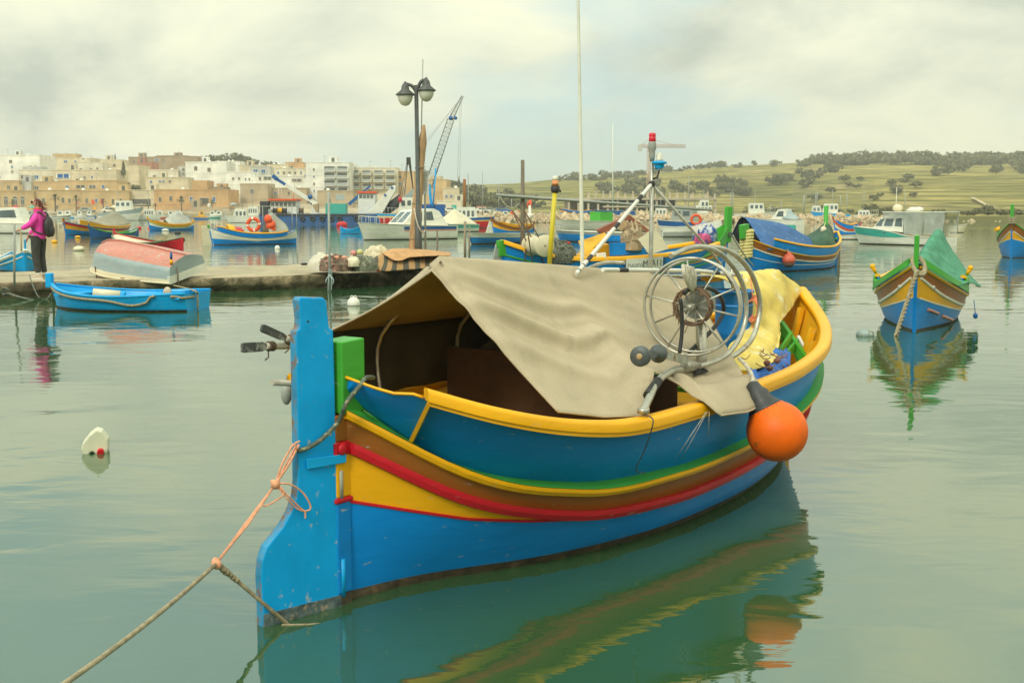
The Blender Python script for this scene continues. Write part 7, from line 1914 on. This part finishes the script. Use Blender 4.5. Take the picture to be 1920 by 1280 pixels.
    B(832, 862, 352, 402, 326, 'cream', 'lower cream wing of the stepped ochre house', row(838, 856, 3, 368, 5, 5), 10)
    B(820, 866, 376, 404, 312, 'pale', 'pale shop front with blue awnings at the end of the quay', (), 8, doors=[(832, 390, 10, 12, 'navy'), (852, 390, 10, 12, 'teal')])
    B(893, 912, 386, 404, 308, 'pink', 'small brick red shed past the brown post', (), 5, par=.2) if False else B(893, 912, 386, 404, 308, 'brick', 'small brick red shed past the brown post', (), 5, par=.2)
town()

def unfinished():
    D = 300; s = px_m(D); z0 = 1.0
    u = thing('unfinished_building', 'long unfinished concrete building with bare columns at the foot of the hill', 'building', ((1200 - 960) * s, D, z0))
    cm = mat('raw_concrete', (.46, .38, .26), .9, .15, .4); X = lambda px: (px - 1200) * s; Z = lambda py: A(960, py, D).z - z0
    for a, c, yt, yb, dp in ((1062, 1342, 371, 375, 14), (1130, 1338, 386, 389, 14)):
        g = G(); g.box(((X(a) + X(c)) / 2, dp / 2, (Z(yt) + Z(yb)) / 2), (X(c) - X(a), dp, Z(yt) - Z(yb))); g.build('floor_slab', cm, u)
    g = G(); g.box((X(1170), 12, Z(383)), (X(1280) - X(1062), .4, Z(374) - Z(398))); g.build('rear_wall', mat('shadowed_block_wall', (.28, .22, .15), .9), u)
    g = G(); g.box((0, 0, .5), (1, 1, 1)); pm = g.mesh('column', [cm])
    for k in range(18):
        px = 1102 + k * 14; hh = rng.uniform(9, 15)
        inst('column', pm, u, (X(px), rng.uniform(.5, 3), Z(372)), 0, (.45, .45, hh * s))
    for k in range(16):
        px = 1066 + k * 18.2; inst('column', pm, u, (X(px), .6, -.6), 0, (.55, .55, Z(374) + .6))
    for k in range(9):
        px = 1108 + k * 28; inst('column', pm, u, (X(px), 10, Z(372)), 0, (.45, .45, rng.uniform(8, 13) * s))
unfinished()

def tower_crane():
    D = 420; s = px_m(D); b = A(1218, 392, D)
    t = thing('tower_crane', 'pale far off tower crane with a long jib behind the red lamp', 'crane', b)
    cm = mat('faded_crane_paint', (.55, .36, .25), .6)
    def lattice(a, c, w, n, name):
        a, c = Vector(a), Vector(c); d = (c - a); g = G(); u = d.orthogonal().normalized() * w / 2; v = d.cross(u).normalized() * w / 2
        cr = [u + v, u - v, -u - v, -u + v]
        for k in range(4): g.tube([a + cr[k], c + cr[k]], w * .09, 4)
        for q in range(n):
            for k in range(4):
                p0 = a + d * q / n + cr[k]; p1 = a + d * (q + 1) / n + cr[(k + 1) % 4]; g.tube([p0, p1], w * .06, 3)
        return g.build(name, cm, t)
    H_ = (392 - 276) * s
    lattice((-2 * s, 0, 0), (-2 * s, 0, H_), 1.1, 26, 'mast'); lattice((-18 * s, 0, H_), (66 * s, 1, H_), .8, 30, 'jib')
    g = G(); g.box((-19 * s, 0, H_ - .6), (7 * s, 1.4, 11 * s)); g.build('counterweight', P['w_grey'], t)
    g = G(); g.tube([(-2 * s, 0, H_ + 2.5), (-17 * s, 0, H_ + .3)], .08, 4); g.tube([(-2 * s, 0, H_ + 2.5), (45 * s, 0, H_ + .3)], .08, 4); g.tube([(-2 * s, 0, H_), (-2 * s, 0, H_ + 2.5)], .2, 4); g.build('tie', cm, t)
    g = G(); g.box((0, -.5, H_ - 1.2), (1.4, 1.4, 1.8)); g.build('cab', mat('red_cab', (.5, .12, .10), .6), t)
tower_crane()

def breakwater():
    meshes = []
    for k in range(7):
        g = G(); r = random.Random(k)
        g.ball((0, 0, 0), 1, 7, 5, 0, (r.uniform(.8, 1.2), r.uniform(.8, 1.1), r.uniform(.6, .9)), .9, k * 3.1)
        meshes.append(g.mesh('rock', [mat('limestone_rock_%s' % 'abc'[k % 3] if False else 'limestone_rock', (.50, .385, .235), .92, .22, .9, wear=((.62, .52, .36), .3, 2.0))]))
        for p in meshes[-1].polygons: p.use_smooth = False
    crest = [(850, 405), (900, 401), (960, 400), (1000, 399), (1060, 400), (1150, 400), (1300, 402), (1500, 402), (1640, 404), (1680, 411), (1920, 411), (2050, 411)]
    D0 = lambda px: interp(px, [(850, 172), (1640, 178), (1700, 196), (2050, 198)])
    rows = [[], [], [], []]
    for k in range(80):
        px = 840 + k * 16; D = D0(px); x = (px - 960) / F * D; zc = A(960, interp(px, crest), D + 3).z - .25
        for q, (dy, z) in enumerate(((-1.5, -1), (1.0, zc * .6), (3, zc), (10, zc * .6))): rows[q].append((x, D + dy, z))
    g = G(); g.grid(rows, sm=False); bw = structure(g.build('breakwater', mat('rubble_core', (.42, .33, .20), .95, .3, .8)))
    for k in range(292):
        px = 850 + (k / 292) * 1090 + rng.uniform(-3, 3); D = D0(px); v = rng.random(); zc = A(960, interp(px, crest), D + 3).z
        sc = rng.uniform(.32, .72) * (1.15 if 940 < px < 1080 else 1) * (.6 if px > 1660 else 1)
        y = D - 1.6 + 4.2 * v; x = (px - 960) / F * y
        inst('rock', meshes[rng.randrange(7)], bw, (x, y, max(-.05, (zc - .35) * v)), 0, (sc * 1.2, sc, sc), (rng.uniform(0, 6), rng.uniform(0, 6), rng.uniform(0, 6)))
    g = G()
    for k in range(420):
        px = 850 + rng.random() * 1090; D = D0(px); v = rng.random(); zc = A(960, interp(px, crest), D + 3).z; y = D - 1.8 + 4.5 * v
        g.ball(((px - 960) / F * y, y, max(-.05, (zc - .2) * v)), rng.uniform(.15, .34), 5, 4, 0, (1.2, 1, .8), .8, k)
    o = g.build('rubble', meshes[0].materials[0], bw); o['kind'] = 'stuff'
breakwater()

# ---- working craft along the far quay
def barge():
    D = 152; s = px_m(D); b0 = A(490, 396 + 3740 / D, D); b0.z = 0
    b = thing('work_barge', 'long blue work barge with tyre fenders, orange roofed wheelhouse and white crane boom', 'barge', b0)
    X = lambda px: (px - 490) * s; Z = lambda py: A(960, py, D).z
    m = mat('barge_blue', (.012, .085, .25), .6, .2, .6, wear=((.16, .10, .06), .22, 2.5))
    g = G(); g.prism([(X(488), 0, -.5), (X(738), 0, -.5), (X(746), 0, Z(401)), (X(486), 0, Z(401))], (0, 6, 0)); g.build('hull', m, b)
    g = G(); g.box((X(616), -.06, Z(403)), (X(744) - X(490), .14, .22)); g.build('rubbing_band', P['black'], b)
    for px in (567, 586, 604, 622, 636, 668):
        g = G(); rows = [[Vector(((.26 + .11 * math.cos(q)) * math.cos(a), -.12 + .1 * math.sin(q), (.26 + .11 * math.cos(q)) * math.sin(a))) for q in [k * math.pi / 3 for k in range(6)]] for a in [k * math.pi / 7 for k in range(15)]]
        g.grid(rows, close=True); g.build('tyre_fender', P['black'], b, loc=(X(px), -.02, Z(410)))
    g = G(); g.box((X(529), 2.5, (Z(401) + Z(376)) / 2), (X(553) - X(504), 3, Z(376) - Z(401))); wh = g.build('wheelhouse', P['white'], b)
    g = G(); g.box((X(529), 2.4, Z(374.5)), (X(556) - X(502), 3.6, .24)); g.build('roof', P['orange'], wh)
    for k in range(6):
        g = G(); g.box((X(509 + k * 8), .97, Z(383)), (6 * s, .06, 7 * s)); g.build('window', P['pane'], wh)
    for px, yt in ((517, 352), (522, 350), (544, 352), (545, 340)):
        g = G(); g.tube([(X(px), 2.4, Z(374)), (X(px), 2.4, Z(yt))], .035, 5); g.build('aerial', P['white'], wh)
    for px, yt, yb, w, mc in ((494, 377, 401, 16, 'black'), (505, 392, 401, 8, 'grey')):
        g = G(); g.box((X(px), 1.6, (Z(yt) + Z(yb)) / 2), (w * s, 2, Z(yt) - Z(yb))); g.build('deck_locker', P[mc], b, bevel=.08)
    for px, mc in ((516, 'dark'), (525, 'yellow'), (533, 'black'), (564, 'rust')):
        g = G(); M = Matrix.Translation((X(px), .3, Z(395))) @ Matrix.Rotation(R(90), 4, 'Y'); g.lathe([(.1, -.28), (.42, -.26), (.42, -.2), (.3, -.18), (.3, .18), (.42, .2), (.42, .26), (.1, .28)], 14, 0, M); g.build('cable_drum', P[mc], b)
    g = G(); g.prism([(X(580), 1.0, Z(401)), (X(594), 1.0, Z(401)), (X(590), 1.0, Z(381)), (X(583), 1.0, Z(381))], (0, .9, 0)); ped = g.build('crane_pedestal', P['white'], b)
    a, c, e = Vector((X(591), 1.4, Z(383))), Vector((X(533), 1.4, Z(346))), Vector((X(513), 1.4, Z(333)))
    g = G(); g.bar(a, c, .46, .50, up=(0, 1, 0)); bm = g.build('crane_boom', P['white'], b)
    g = G(); g.bar(c, e, .36, .40, up=(0, 1, 0)); g.bar(e + Vector((.3, 0, -.2)), e + Vector((-.25, 0, .28)), .5, .6, up=(0, 1, 0)); g.build('boom_tip', P['navy'], bm)
    g = G(); g.tube([(X(585), 1.3, Z(386)), (X(566), 1.4, Z(366))], .12, 8); g.ball((X(579), 1.2, Z(369)), .32, 8, 6); g.build('ram', P['navy'], bm)
    g = G(); g.prism([(X(583), .9, Z(384)), (X(594), .9, Z(382)), (X(594), .9, Z(397)), (X(590), .9, Z(397))], (0, .9, 0)); g.build('grab_bucket', P['wood'], b)
    t = thing('deck_container', 'turquoise container on the deck of the long blue barge', 'container', (b0.x + X(628), D + .5, Z(401)))
    g = G(); g.box((0, .9, .66), ((648 - 610) * s, 1.8, 1.32)); g.build('box', P['teal'], t); g = G()
    for k in range(9): g.box((-1.2 + k * .3, -.02, .66), (.06, .05, 1.2))
    for ob in [g.build('corrugation', P['teal'], t)]: ob['kind'] = 'stuff'
    # dark derrick and second wheelhouse
    g = G(); g.bar((X(648), 3, Z(383)), (X(668), 3, Z(366)), .38, .38, up=(0, 1, 0)); g.bar((X(666), 3, Z(367)), (X(690), 3, Z(347)), .22, .22, up=(0, 1, 0)); g.build('derrick', P['navy'], b)
    g = G(); g.box((X(682), 4, (Z(361) + Z(401)) / 2), (X(698) - X(666), 2.5, Z(361) - Z(401))); w2 = g.build('deckhouse', P['white'], b)
    g = G(); g.box((X(682), 4, Z(360)), (X(700) - X(664), 3, .26)); g.build('roof', P['orange'], w2)
    for k in range(4):
        g = G(); g.box((X(671 + k * 7), 2.72, Z(368)), (5 * s, .06, 6 * s)); g.build('window', P['pane'], w2)
    g = G(); g.tube([(X(686), 3, Z(360)), (X(688), 3, Z(340))], .04, 5); g.build('mast', P['rust'], w2)
    # floating crane leg and net roll
    p = thing('pontoon', 'pontoon carrying a slanted white steel leg and a black roll of net', 'pontoon', A(700, 396 + 3740 / 146, 146)); p.location.z = 0
    D2 = 146; s2 = px_m(D2); X2 = lambda px: (px - 700) * s2; Z2 = lambda py: A(960, py, D2).z
    g = G(); g.box((X2(722), 2.5, .5), (X2(760) - X2(690), 5, 1.6)); g.build('float', m, p)
    g = G(); g.prism([(X2(688), .5, Z2(400)), (X2(716), .5, Z2(400)), (X2(741), .5, Z2(358)), (X2(742), .5, Z2(350)), (X2(737), .5, Z2(347))], (0, .8, 0)); g.build('slanted_leg', P['white'], p, bevel=.05)
    for px, py in ((735, 352), (722, 366)):
        g = G(); g.tube([(X2(px), .49, Z2(py)), (X2(px), .42, Z2(py))], .16, 10); g.build('sheave', P['navy'], p)
    g = G(); g.tube([(X2(716), 1.6, Z2(398)), (X2(752), 1.6, Z2(372))], .62, 12, rfun=lambda u: .62 + .1 * math.sin(u * 9)); g.build('net_roll', P['black'], p)
    g = G(); g.prism([(X2(748), 1.2, Z2(375)), (X2(775), 1.2, Z2(352)), (X2(778), 1.2, Z2(362)), (X2(758), 1.2, Z2(378))], (0, 1, 0)); g.build('bracket', P['palegrey'], p)
    # A frame
    a = thing('lifting_frame', 'dark A shaped lifting frame with cables left of the lamp post', 'frame', A(768, 400, 148)); a.location.z = .8
    s3 = px_m(148); Xa = lambda px: (px - 768) * s3; Za = lambda py: A(960, py, 148).z - .8
    for x0, y0, x1, y1, r_ in ((767, 300, 779, 385, .08), (770, 300, 777, 385, .07), (766, 300, 757, 378, .05), (764, 302, 747, 380, .03), (765, 303, 752, 380, .03)):
        g = G(); g.tube([(Xa(x0), 0, Za(y0)), (Xa(x1), .4, Za(y1))], r_, 5); g.build('leg', P['dark'], a)
    g = G(); g.box((Xa(767), 0, Za(302)), (.5, .5, .9)); g.build('sheave_block', P['dark'], a)
    # lattice crane
    D4 = 158; s4 = px_m(D4); base = A(806, 398, D4); c = thing('lattice_crane', 'tall lattice crane with a blue head leaning right beside the lamp post', 'crane', base)
    X4 = lambda px: (px - 806) * s4; Z4 = lambda py: A(960, py, D4).z - base.z
    grey = mat('crane_steel', (.30, .30, .25), .6, .15)
    def lat(a, b_, w0, w1, n, name, m_):
        a, b_ = Vector(a), Vector(b_); d = b_ - a; u = Vector((d.z, 0, -d.x)).normalized(); v = Vector((0, 1, 0)); g = G()
        cr = lambda q, k: a + d * q + (u * (1 if k in (0, 1) else -1) + v * (1 if k in (0, 3) else -1)) * lerp(w0, w1, q) / 2
        for k in range(4): g.tube([cr(0, k), cr(1, k)], .045, 4)
        for q in range(n):
            for k in range(4): g.tube([cr(q / n, k), cr((q + 1) / n, (k + 1) % 4)], .022, 3); g.tube([cr(q / n, k), cr(q / n, (k + 1) % 4)], .022, 3)
        return g.build(name, m_, c)
    lat((X4(805), 0, Z4(345)), (X4(846), 0, Z4(224)), .95, .85, 15, 'boom', grey); lat((X4(846), 0, Z4(224)), (X4(868), 0, Z4(180)), .55, .25, 6, 'jib', grey)
    g = G(); g.ball((X4(846), -.3, Z4(222)), .3, 10, 6); g.ball((X4(855), -.3, Z4(222)), .25, 10, 6); g.build('head_sheave', P['navy'], c)
    for x0, y0, x1, y1 in ((868, 180, 804, 265), (860, 190, 802, 262), (866, 184, 862, 330), (864, 184, 858, 330)):
        g = G(); g.tube([(X4(x0), 0, Z4(y0)), (X4(x1), 0, Z4(y1))], .018, 4); g.build('cable', grey, c)
    g = G(); g.tube([(X4(860), 0, Z4(330)), (X4(860), 0, Z4(342))], .16, 6); g.build('hook_block', P['grey'], c)
    g = G(); g.tube([(X4(818), -.4, Z4(316)), (X4(812), -.4, Z4(392))], .12, 6); g.bar((X4(805), 0, Z4(345)), (X4(810), 0, Z4(396)), .35, .35); g.build('blue_strut', P['sky'], c)
    g = G(); g.box((X4(812), 1, .35), (3.0, 2.4, 1.4)); g.build('crane_cab', P['navy'], c); g = G(); g.box((X4(812), 0, -1.0), (6, 4, 1.4)); g.build('crane_pontoon', m, c)
    # brown post
    g = G(); g.tube([A(871, 402, 160), A(871, 336, 160)], .20, 8); tag(g.build('mooring_pile', P['brown']), 'tall rusty brown pile right of the lattice crane', 'pile')
    g = G(); g.tube([A(889, 402, 165), A(886, 366, 165)], .10, 6); tag(g.build('dark_post', P['dark']), 'short dark leaning post right of the rusty brown pile', 'post')
barge()
def trawlers():
    def trawl(name, label, px0, px1, D, cols, cabspec, bow_right, free=(1.3, 2.0), stripe=None, split=.62):
        a, c = A(px0, 400, D), A(px1, 400, D); S, B = (a, c) if bow_right else (c, a)
        S.y += .0; b = motorboat(name, label, S, B, cols, .30, free, split); L = b.L
        for (x0, x1, z0, z1, nw) in cabspec:
            w = b.w * .62; cw = (x1 - x0) * L
            cabin(b.r, [(x0 * L, z0), (x1 * L + .3, z0), (x1 * L, z1), (x0 * L, z1)], w, 'white', [[(x0 * L + cw * (k + .2) / nw, z1 - .95), (x0 * L + cw * (k + .8) / nw, z1 - .95), (x0 * L + cw * (k + .8) / nw, z1 - .35), (x0 * L + cw * (k + .2) / nw, z1 - .35)] for k in range(nw)], .92)
        if stripe:
            for nm, z0, z1 in stripe:
                g = G()
                for s in (1, -1): g.grid([[b.h.skin(t, min(f * b.h.zd(t), b.h.zd(t)), s, .015) for t in [i / 20 for i in range(21)]] for f in (z0, z1)], sm=False, flip=s < 0)
                g.build('colour_band', P[nm], b.r)
        g = G(); g.tube([(L * .5, 0, 1.5), (L * .5, 0, 5.4)], .05, 5); g.build('mast', P['grey'], b.r)
        pulpit(b, .55, .7, 6)
        return b
    trawl('fishing_trawler', 'red hulled trawler with yellow and blue bands and a white wheelhouse', 800, 716, 140, ('red', 'white'), [(.18, .58, 1.1, 3.3, 3)], True if False else True, (1.3, 1.5), [('yellow', .64, .76), ('sky', .80, .95)])
    g = G(); g.ball((0, 0, 0), .24, 10, 8, 0, (1, 1, 1.5)); tag(g.build('red_float', P['red'], loc=A(750, 374, 139)), 'red float on the wheelhouse roof of the red hulled trawler', 'float')
    trawl('fishing_trawler', 'red hulled boat with a blue rail and a low white cabin right of the crane', 918, 838, 118, ('red', 'white'), [(.25, .66, .9, 2.1, 4)], False, (1.0, 1.2), [('yellow', .62, .70), ('navy', .74, .97)])
    trawl('fishing_trawler', 'white and pale blue trawler with its bow to the right before the ochre front', 186, 258, 215, ('white', 'palegrey'), [(.45, .85, 1.5, 3.6, 3)], True, (1.3, 2.5))
    trawl('motor_yacht', 'small white yacht right of the pale blue trawler', 260, 298, 218, ('white', 'white'), [(.3, .75, 1.0, 2.1, 4)], True, (.9, 1.3))
    trawl('fishing_trawler', 'white trawler with a low wheelhouse behind the boat with the lifebuoy', 428, 482, 172, ('white', 'white'), [(.35, .75, .9, 2.0, 3)], False, (.9, 1.2))
    trawl('fishing_trawler', 'white wheelhouse boat left of the black deck locker of the barge', 455, 492, 186, ('white', 'white'), [(.3, .75, 1.0, 2.4, 4)], True, (.9, 1.3))
    trawl('motor_yacht', 'white flybridge yacht above the rocks', 1290, 1348, 205, ('white', 'white'), [(.25, .72, 1.4, 2.7, 4), (.35, .6, 2.7, 3.6, 2)], False, (1.3, 1.7))
    trawl('fishing_trawler', 'white trawler with a white wheelhouse above the rocks', 1378, 1452, 205, ('white', 'white'), [(.35, .70, 1.2, 3.1, 3)], True, (1.2, 1.7))
    trawl('fishing_trawler', 'bright blue and white trawler above the rocks', 1592, 1528, 205, ('sky', 'sky'), [(.35, .72, 1.2, 3.0, 3)], True if False else True, (1.2, 1.7))
    trawl('fishing_trawler', 'little white wheelhouse boat left of the bright blue trawler', 1512, 1548, 212, ('white', 'white'), [(.3, .7, 1.0, 2.7, 2)], True, (1.0, 1.3))
    trawl('motorboat', 'low white motorboat right of the bright blue trawler', 1596, 1642, 208, ('white', 'white'), [(.3, .7, .9, 1.9, 3)], True, (1.0, 1.3))
    trawl('motorboat', 'white motorboat left of the plastic awning boat above the rocks', 1215, 1262, 200, ('navy', 'white'), [(.3, .7, .9, 2.2, 3)], True, (1.2, 1.5))
    # boats hauled up on the breakwater
    b = luzzu('luzzu_boat', 'striped boat with a blue cover hauled up beyond the rocks', A(1114, 400, 196), A(1052, 400, 195), dict(low='blue', mid='yellow', band='brown', line='white', sheer='blue', bulw='blue'), bs=1.0, hs=1.2, post=(.0, .2), detail=1); b.r.location.z = 1.0
    b = motorboat('skiff', 'flat blue skiff hauled up beyond the rocks', A(1190, 400, 192), A(1118, 400, 192), ('navy', 'navy'), .3, (.9, 1.0)); b.r.location.z = .9
    # small craft moored along the quay
    k = 0
    proto = None
    specs = [(60, 'teal', 'grey'), (86, 'white', 'white'), (112, 'white', 'grey'), (128, 'sky', 'white'), (150, 'white', 'white'), (168, 'white', 'navy'), (300, 'orange', 'white'), (318, 'white', 'white'), (336, 'sky', 'white'), (376, 'blue', 'yellow'), (398, 'teal', 'white'), (410, 'white', 'grey'), (820, 'white', 'white'), (930, 'white', 'white'), (948, 'grey', 'white')]
    labs = ['turquoise', 'white', 'white and grey', 'light blue', 'plain white', 'white and navy', 'orange', 'short white', 'pale blue', 'blue and yellow', 'turquoise and white', 'greyish white', 'white', 'small white', 'grey and white']
    wh = ['hidden behind the woman', 'right of the woman under the nearest palm', 'third right of the woman', 'fourth right of the woman', 'under the slim palm', 'left of the pale blue trawler', 'right of the small white yacht', 'below the orange terrace house', 'below the promenade palm of the orange house', 'before the low stone quay house', 'beside the blue and yellow one', 'left of the low wheelhouse trawler', 'below the stepped ochre house', 'beside the red shed', 'farther right of the red shed']
    for (px, c0, c1), l0, w0 in zip(specs, labs, wh):
        D = rng.uniform(240, 288); L = rng.uniform(2.6, 4.2)
        a = A(px - L / 2 / px_m(D), 400, D); c = a + Vector((L, rng.uniform(-1, 1), 0))
        if k % 2: a, c = c, a
        b = motorboat('moored_boat', f'{l0} little boat at the far quay {w0}', a, c, (c0, c1), .36, (.6, .9), group='little boats moored along the far quay')
        cabin(b.r, [(b.L * .3, .6), (b.L * .7, .7), (b.L * .62, 1.7), (b.L * .34, 1.7)], b.w * .7, 'white' if k % 3 else c1, [[(b.L * .38, 1.1), (b.L * .58, 1.1), (b.L * .56, 1.55), (b.L * .40, 1.55)]], .85)
        k += 1
trawlers()
def shore_clutter():
    for px, yt, yb, D, w in ((1149, 232, 402, 230, 5.5), ):
        g = G(); g.tube([A(px, yb, D), A(px, (yt + yb) / 2, D), A(px, yt, D)], .2, 6, rfun=lambda u: lerp(.20, .07, u)); tag(g.build('yacht_mast', P['white']), 'very tall white yacht mast between the aerial and the red lamp', 'mast')
    for px, yt, D in ((905, 322, 240), (935, 347, 235), (1370, 360, 260), (1375, 362, 262), (1507, 366, 230), (1529, 362, 240), (1576, 366, 238), (1588, 361, 240), (1465, 378, 230), (1290, 330, 250), (1445, 382, 225), (959, 372, 240), (1120, 392, 240), (1697, 358, 226)):
        g = G(); g.tube([A(px, 404, D), A(px + (2 if px == 1290 else 0), yt, D)], .075, 5); tag(g.build('thin_mast', P['grey']), 'thin bare mast rising beyond the rocks', 'mast', 'thin masts beyond the rocks')
    # street lights of the coast road
    for px, yt, side in ((1372, 358, -1), (1508, 365, 1), (1532, 362, 1)):
        D = 292; k = px_m(D); b = A(px, 402, D); t = thing('road_lamp', 'slim lamp on the coast road, ' + {1372: 'left of the white trawler', 1508: 'left one of two by the blue trawler', 1532: 'right one of two by the blue trawler'}[px], 'street lamp', b)
        g = G(); g.tube([(0, 0, 0), (0, 0, (402 - yt) * k), (side * 6 * k, 0, (404 - yt) * k)], .09, 5); g.build('post', P['grey'], t); g = G(); g.box((side * 7 * k, 0, (404 - yt) * k), (.8, .3, .15)); g.build('lamp_head', P['grey'], t)
    # orange lifting crane on the breakwater
    c = A(992, 402, 185); t = thing('loader_crane', 'small orange loader crane standing behind the rocks', 'crane', c); k = px_m(185)
    g = G(); g.box((0, 0, 5 * k), (9 * k, 1.5, 10 * k)); g.build('base', P['grey'], t); g = G(); g.tube([(2 * k, 0, 8 * k), (3 * k, 0, 27 * k)], .2, 6); g.tube([(3 * k, 0, 27 * k), (-3 * k, 0, 20 * k), (-2 * k, 0, 12 * k)], .14, 6); g.build('arm', P['orange'], t)
    for px, w, hh, mc, lab in ((963, 11, 8, 'orange', 'orange box left of the loader crane'), (976, 9, 7, 'red', 'red box just left of the loader crane')):
        g = G(); q = A(px, 400, 184); g.box(q, (w * px_m(184), 1, hh * px_m(184))); tag(g.build('storage_box', P[mc]), lab, 'box')
    # cars on the quay
    car = None
    for px, mc, lab in ((905, 'white', 'white car parked left of the red shed'), (920, 'grey', 'grey car parked right of the red shed'), (942, 'navy', 'dark blue car parked before the thicket'), (845, 'white', 'white car parked by the blue awnings'), (205, 'white', 'white car parked before the ochre front'), (160, 'grey', 'grey car parked on the quay by the coloured doors')):
        D = 303; b = A(px, 402, D); b.z = 1.25; t = thing('parked_car', lab, 'car', b, rng.uniform(-.2, .2), 'cars parked on the far quay')
        g = G(); g.prism([(-2, 0, .3), (2, 0, .3), (2.05, 0, .75), (1.2, 0, .85), (.6, 0, 1.4), (-1.1, 0, 1.42), (-1.9, 0, .9)], (0, 1.6, 0)); g.build('body', P[mc], t)
        for x0, x1 in ((-.95, -.1), (.0, .75)):
            g = G(); g.prism([(x0 - .15, -.01, .9), (x1 + .2, -.01, .9), (x1 - .1, -.01, 1.3), (x0, -.01, 1.3)], (0, .03, 0)); g.build('window', P['pane'], t)
        for x in (-1.2, 1.25):
            g = G(); g.tube([(x, -.03, .3), (x, .2, .3)], .3, 10); g.build('wheel', P['black'], t)
    # parasols and awnings of the cafes
    for px, mc, lab in ((30, 'red', 'red cafe parasol behind the grey metal stake'), (62, 'teal', 'turquoise cafe parasol behind the woman'), (438, 'palegrey', 'pale blue parasol above the quay trees'), (215, 'cream', 'cream cafe parasol left of the cafe awning')):
        b = A(px, 402, 303); t = thing('parasol', lab, 'parasol', b)
        zt = 1.9 if px != 438 else 2.6
        g = G(); g.tube([(0, 0, 0), (0, 0, zt)], .05, 5); g.build('pole', P['grey'], t); g = G(); g.lathe([(1.5, zt - .2), (.8, zt + .1), (.05, zt + .45)], 8); g.build('canopy', P[mc], t)
shore_clutter()

# ---- sea haze
def haze():
    g = G(); g.box((0, 730, 29.5), (2900, 1590, 61)); m = bpy.data.materials.new('sea_haze'); m.use_nodes = True; t = m.node_tree; t.nodes.clear()
    o = N(t, 'ShaderNodeOutputMaterial'); v = N(t, 'ShaderNodeVolumePrincipled'); v.inputs['Color'].default_value = (.96, .97, .93, 1); v.inputs['Density'].default_value = HAZE; v.inputs['Anisotropy'].default_value = .2
    t.links.new(v.outputs[0], o.inputs['Volume']); b = g.build('haze', m); b['kind'] = 'stuff'
HAZE = 0.00035
haze()
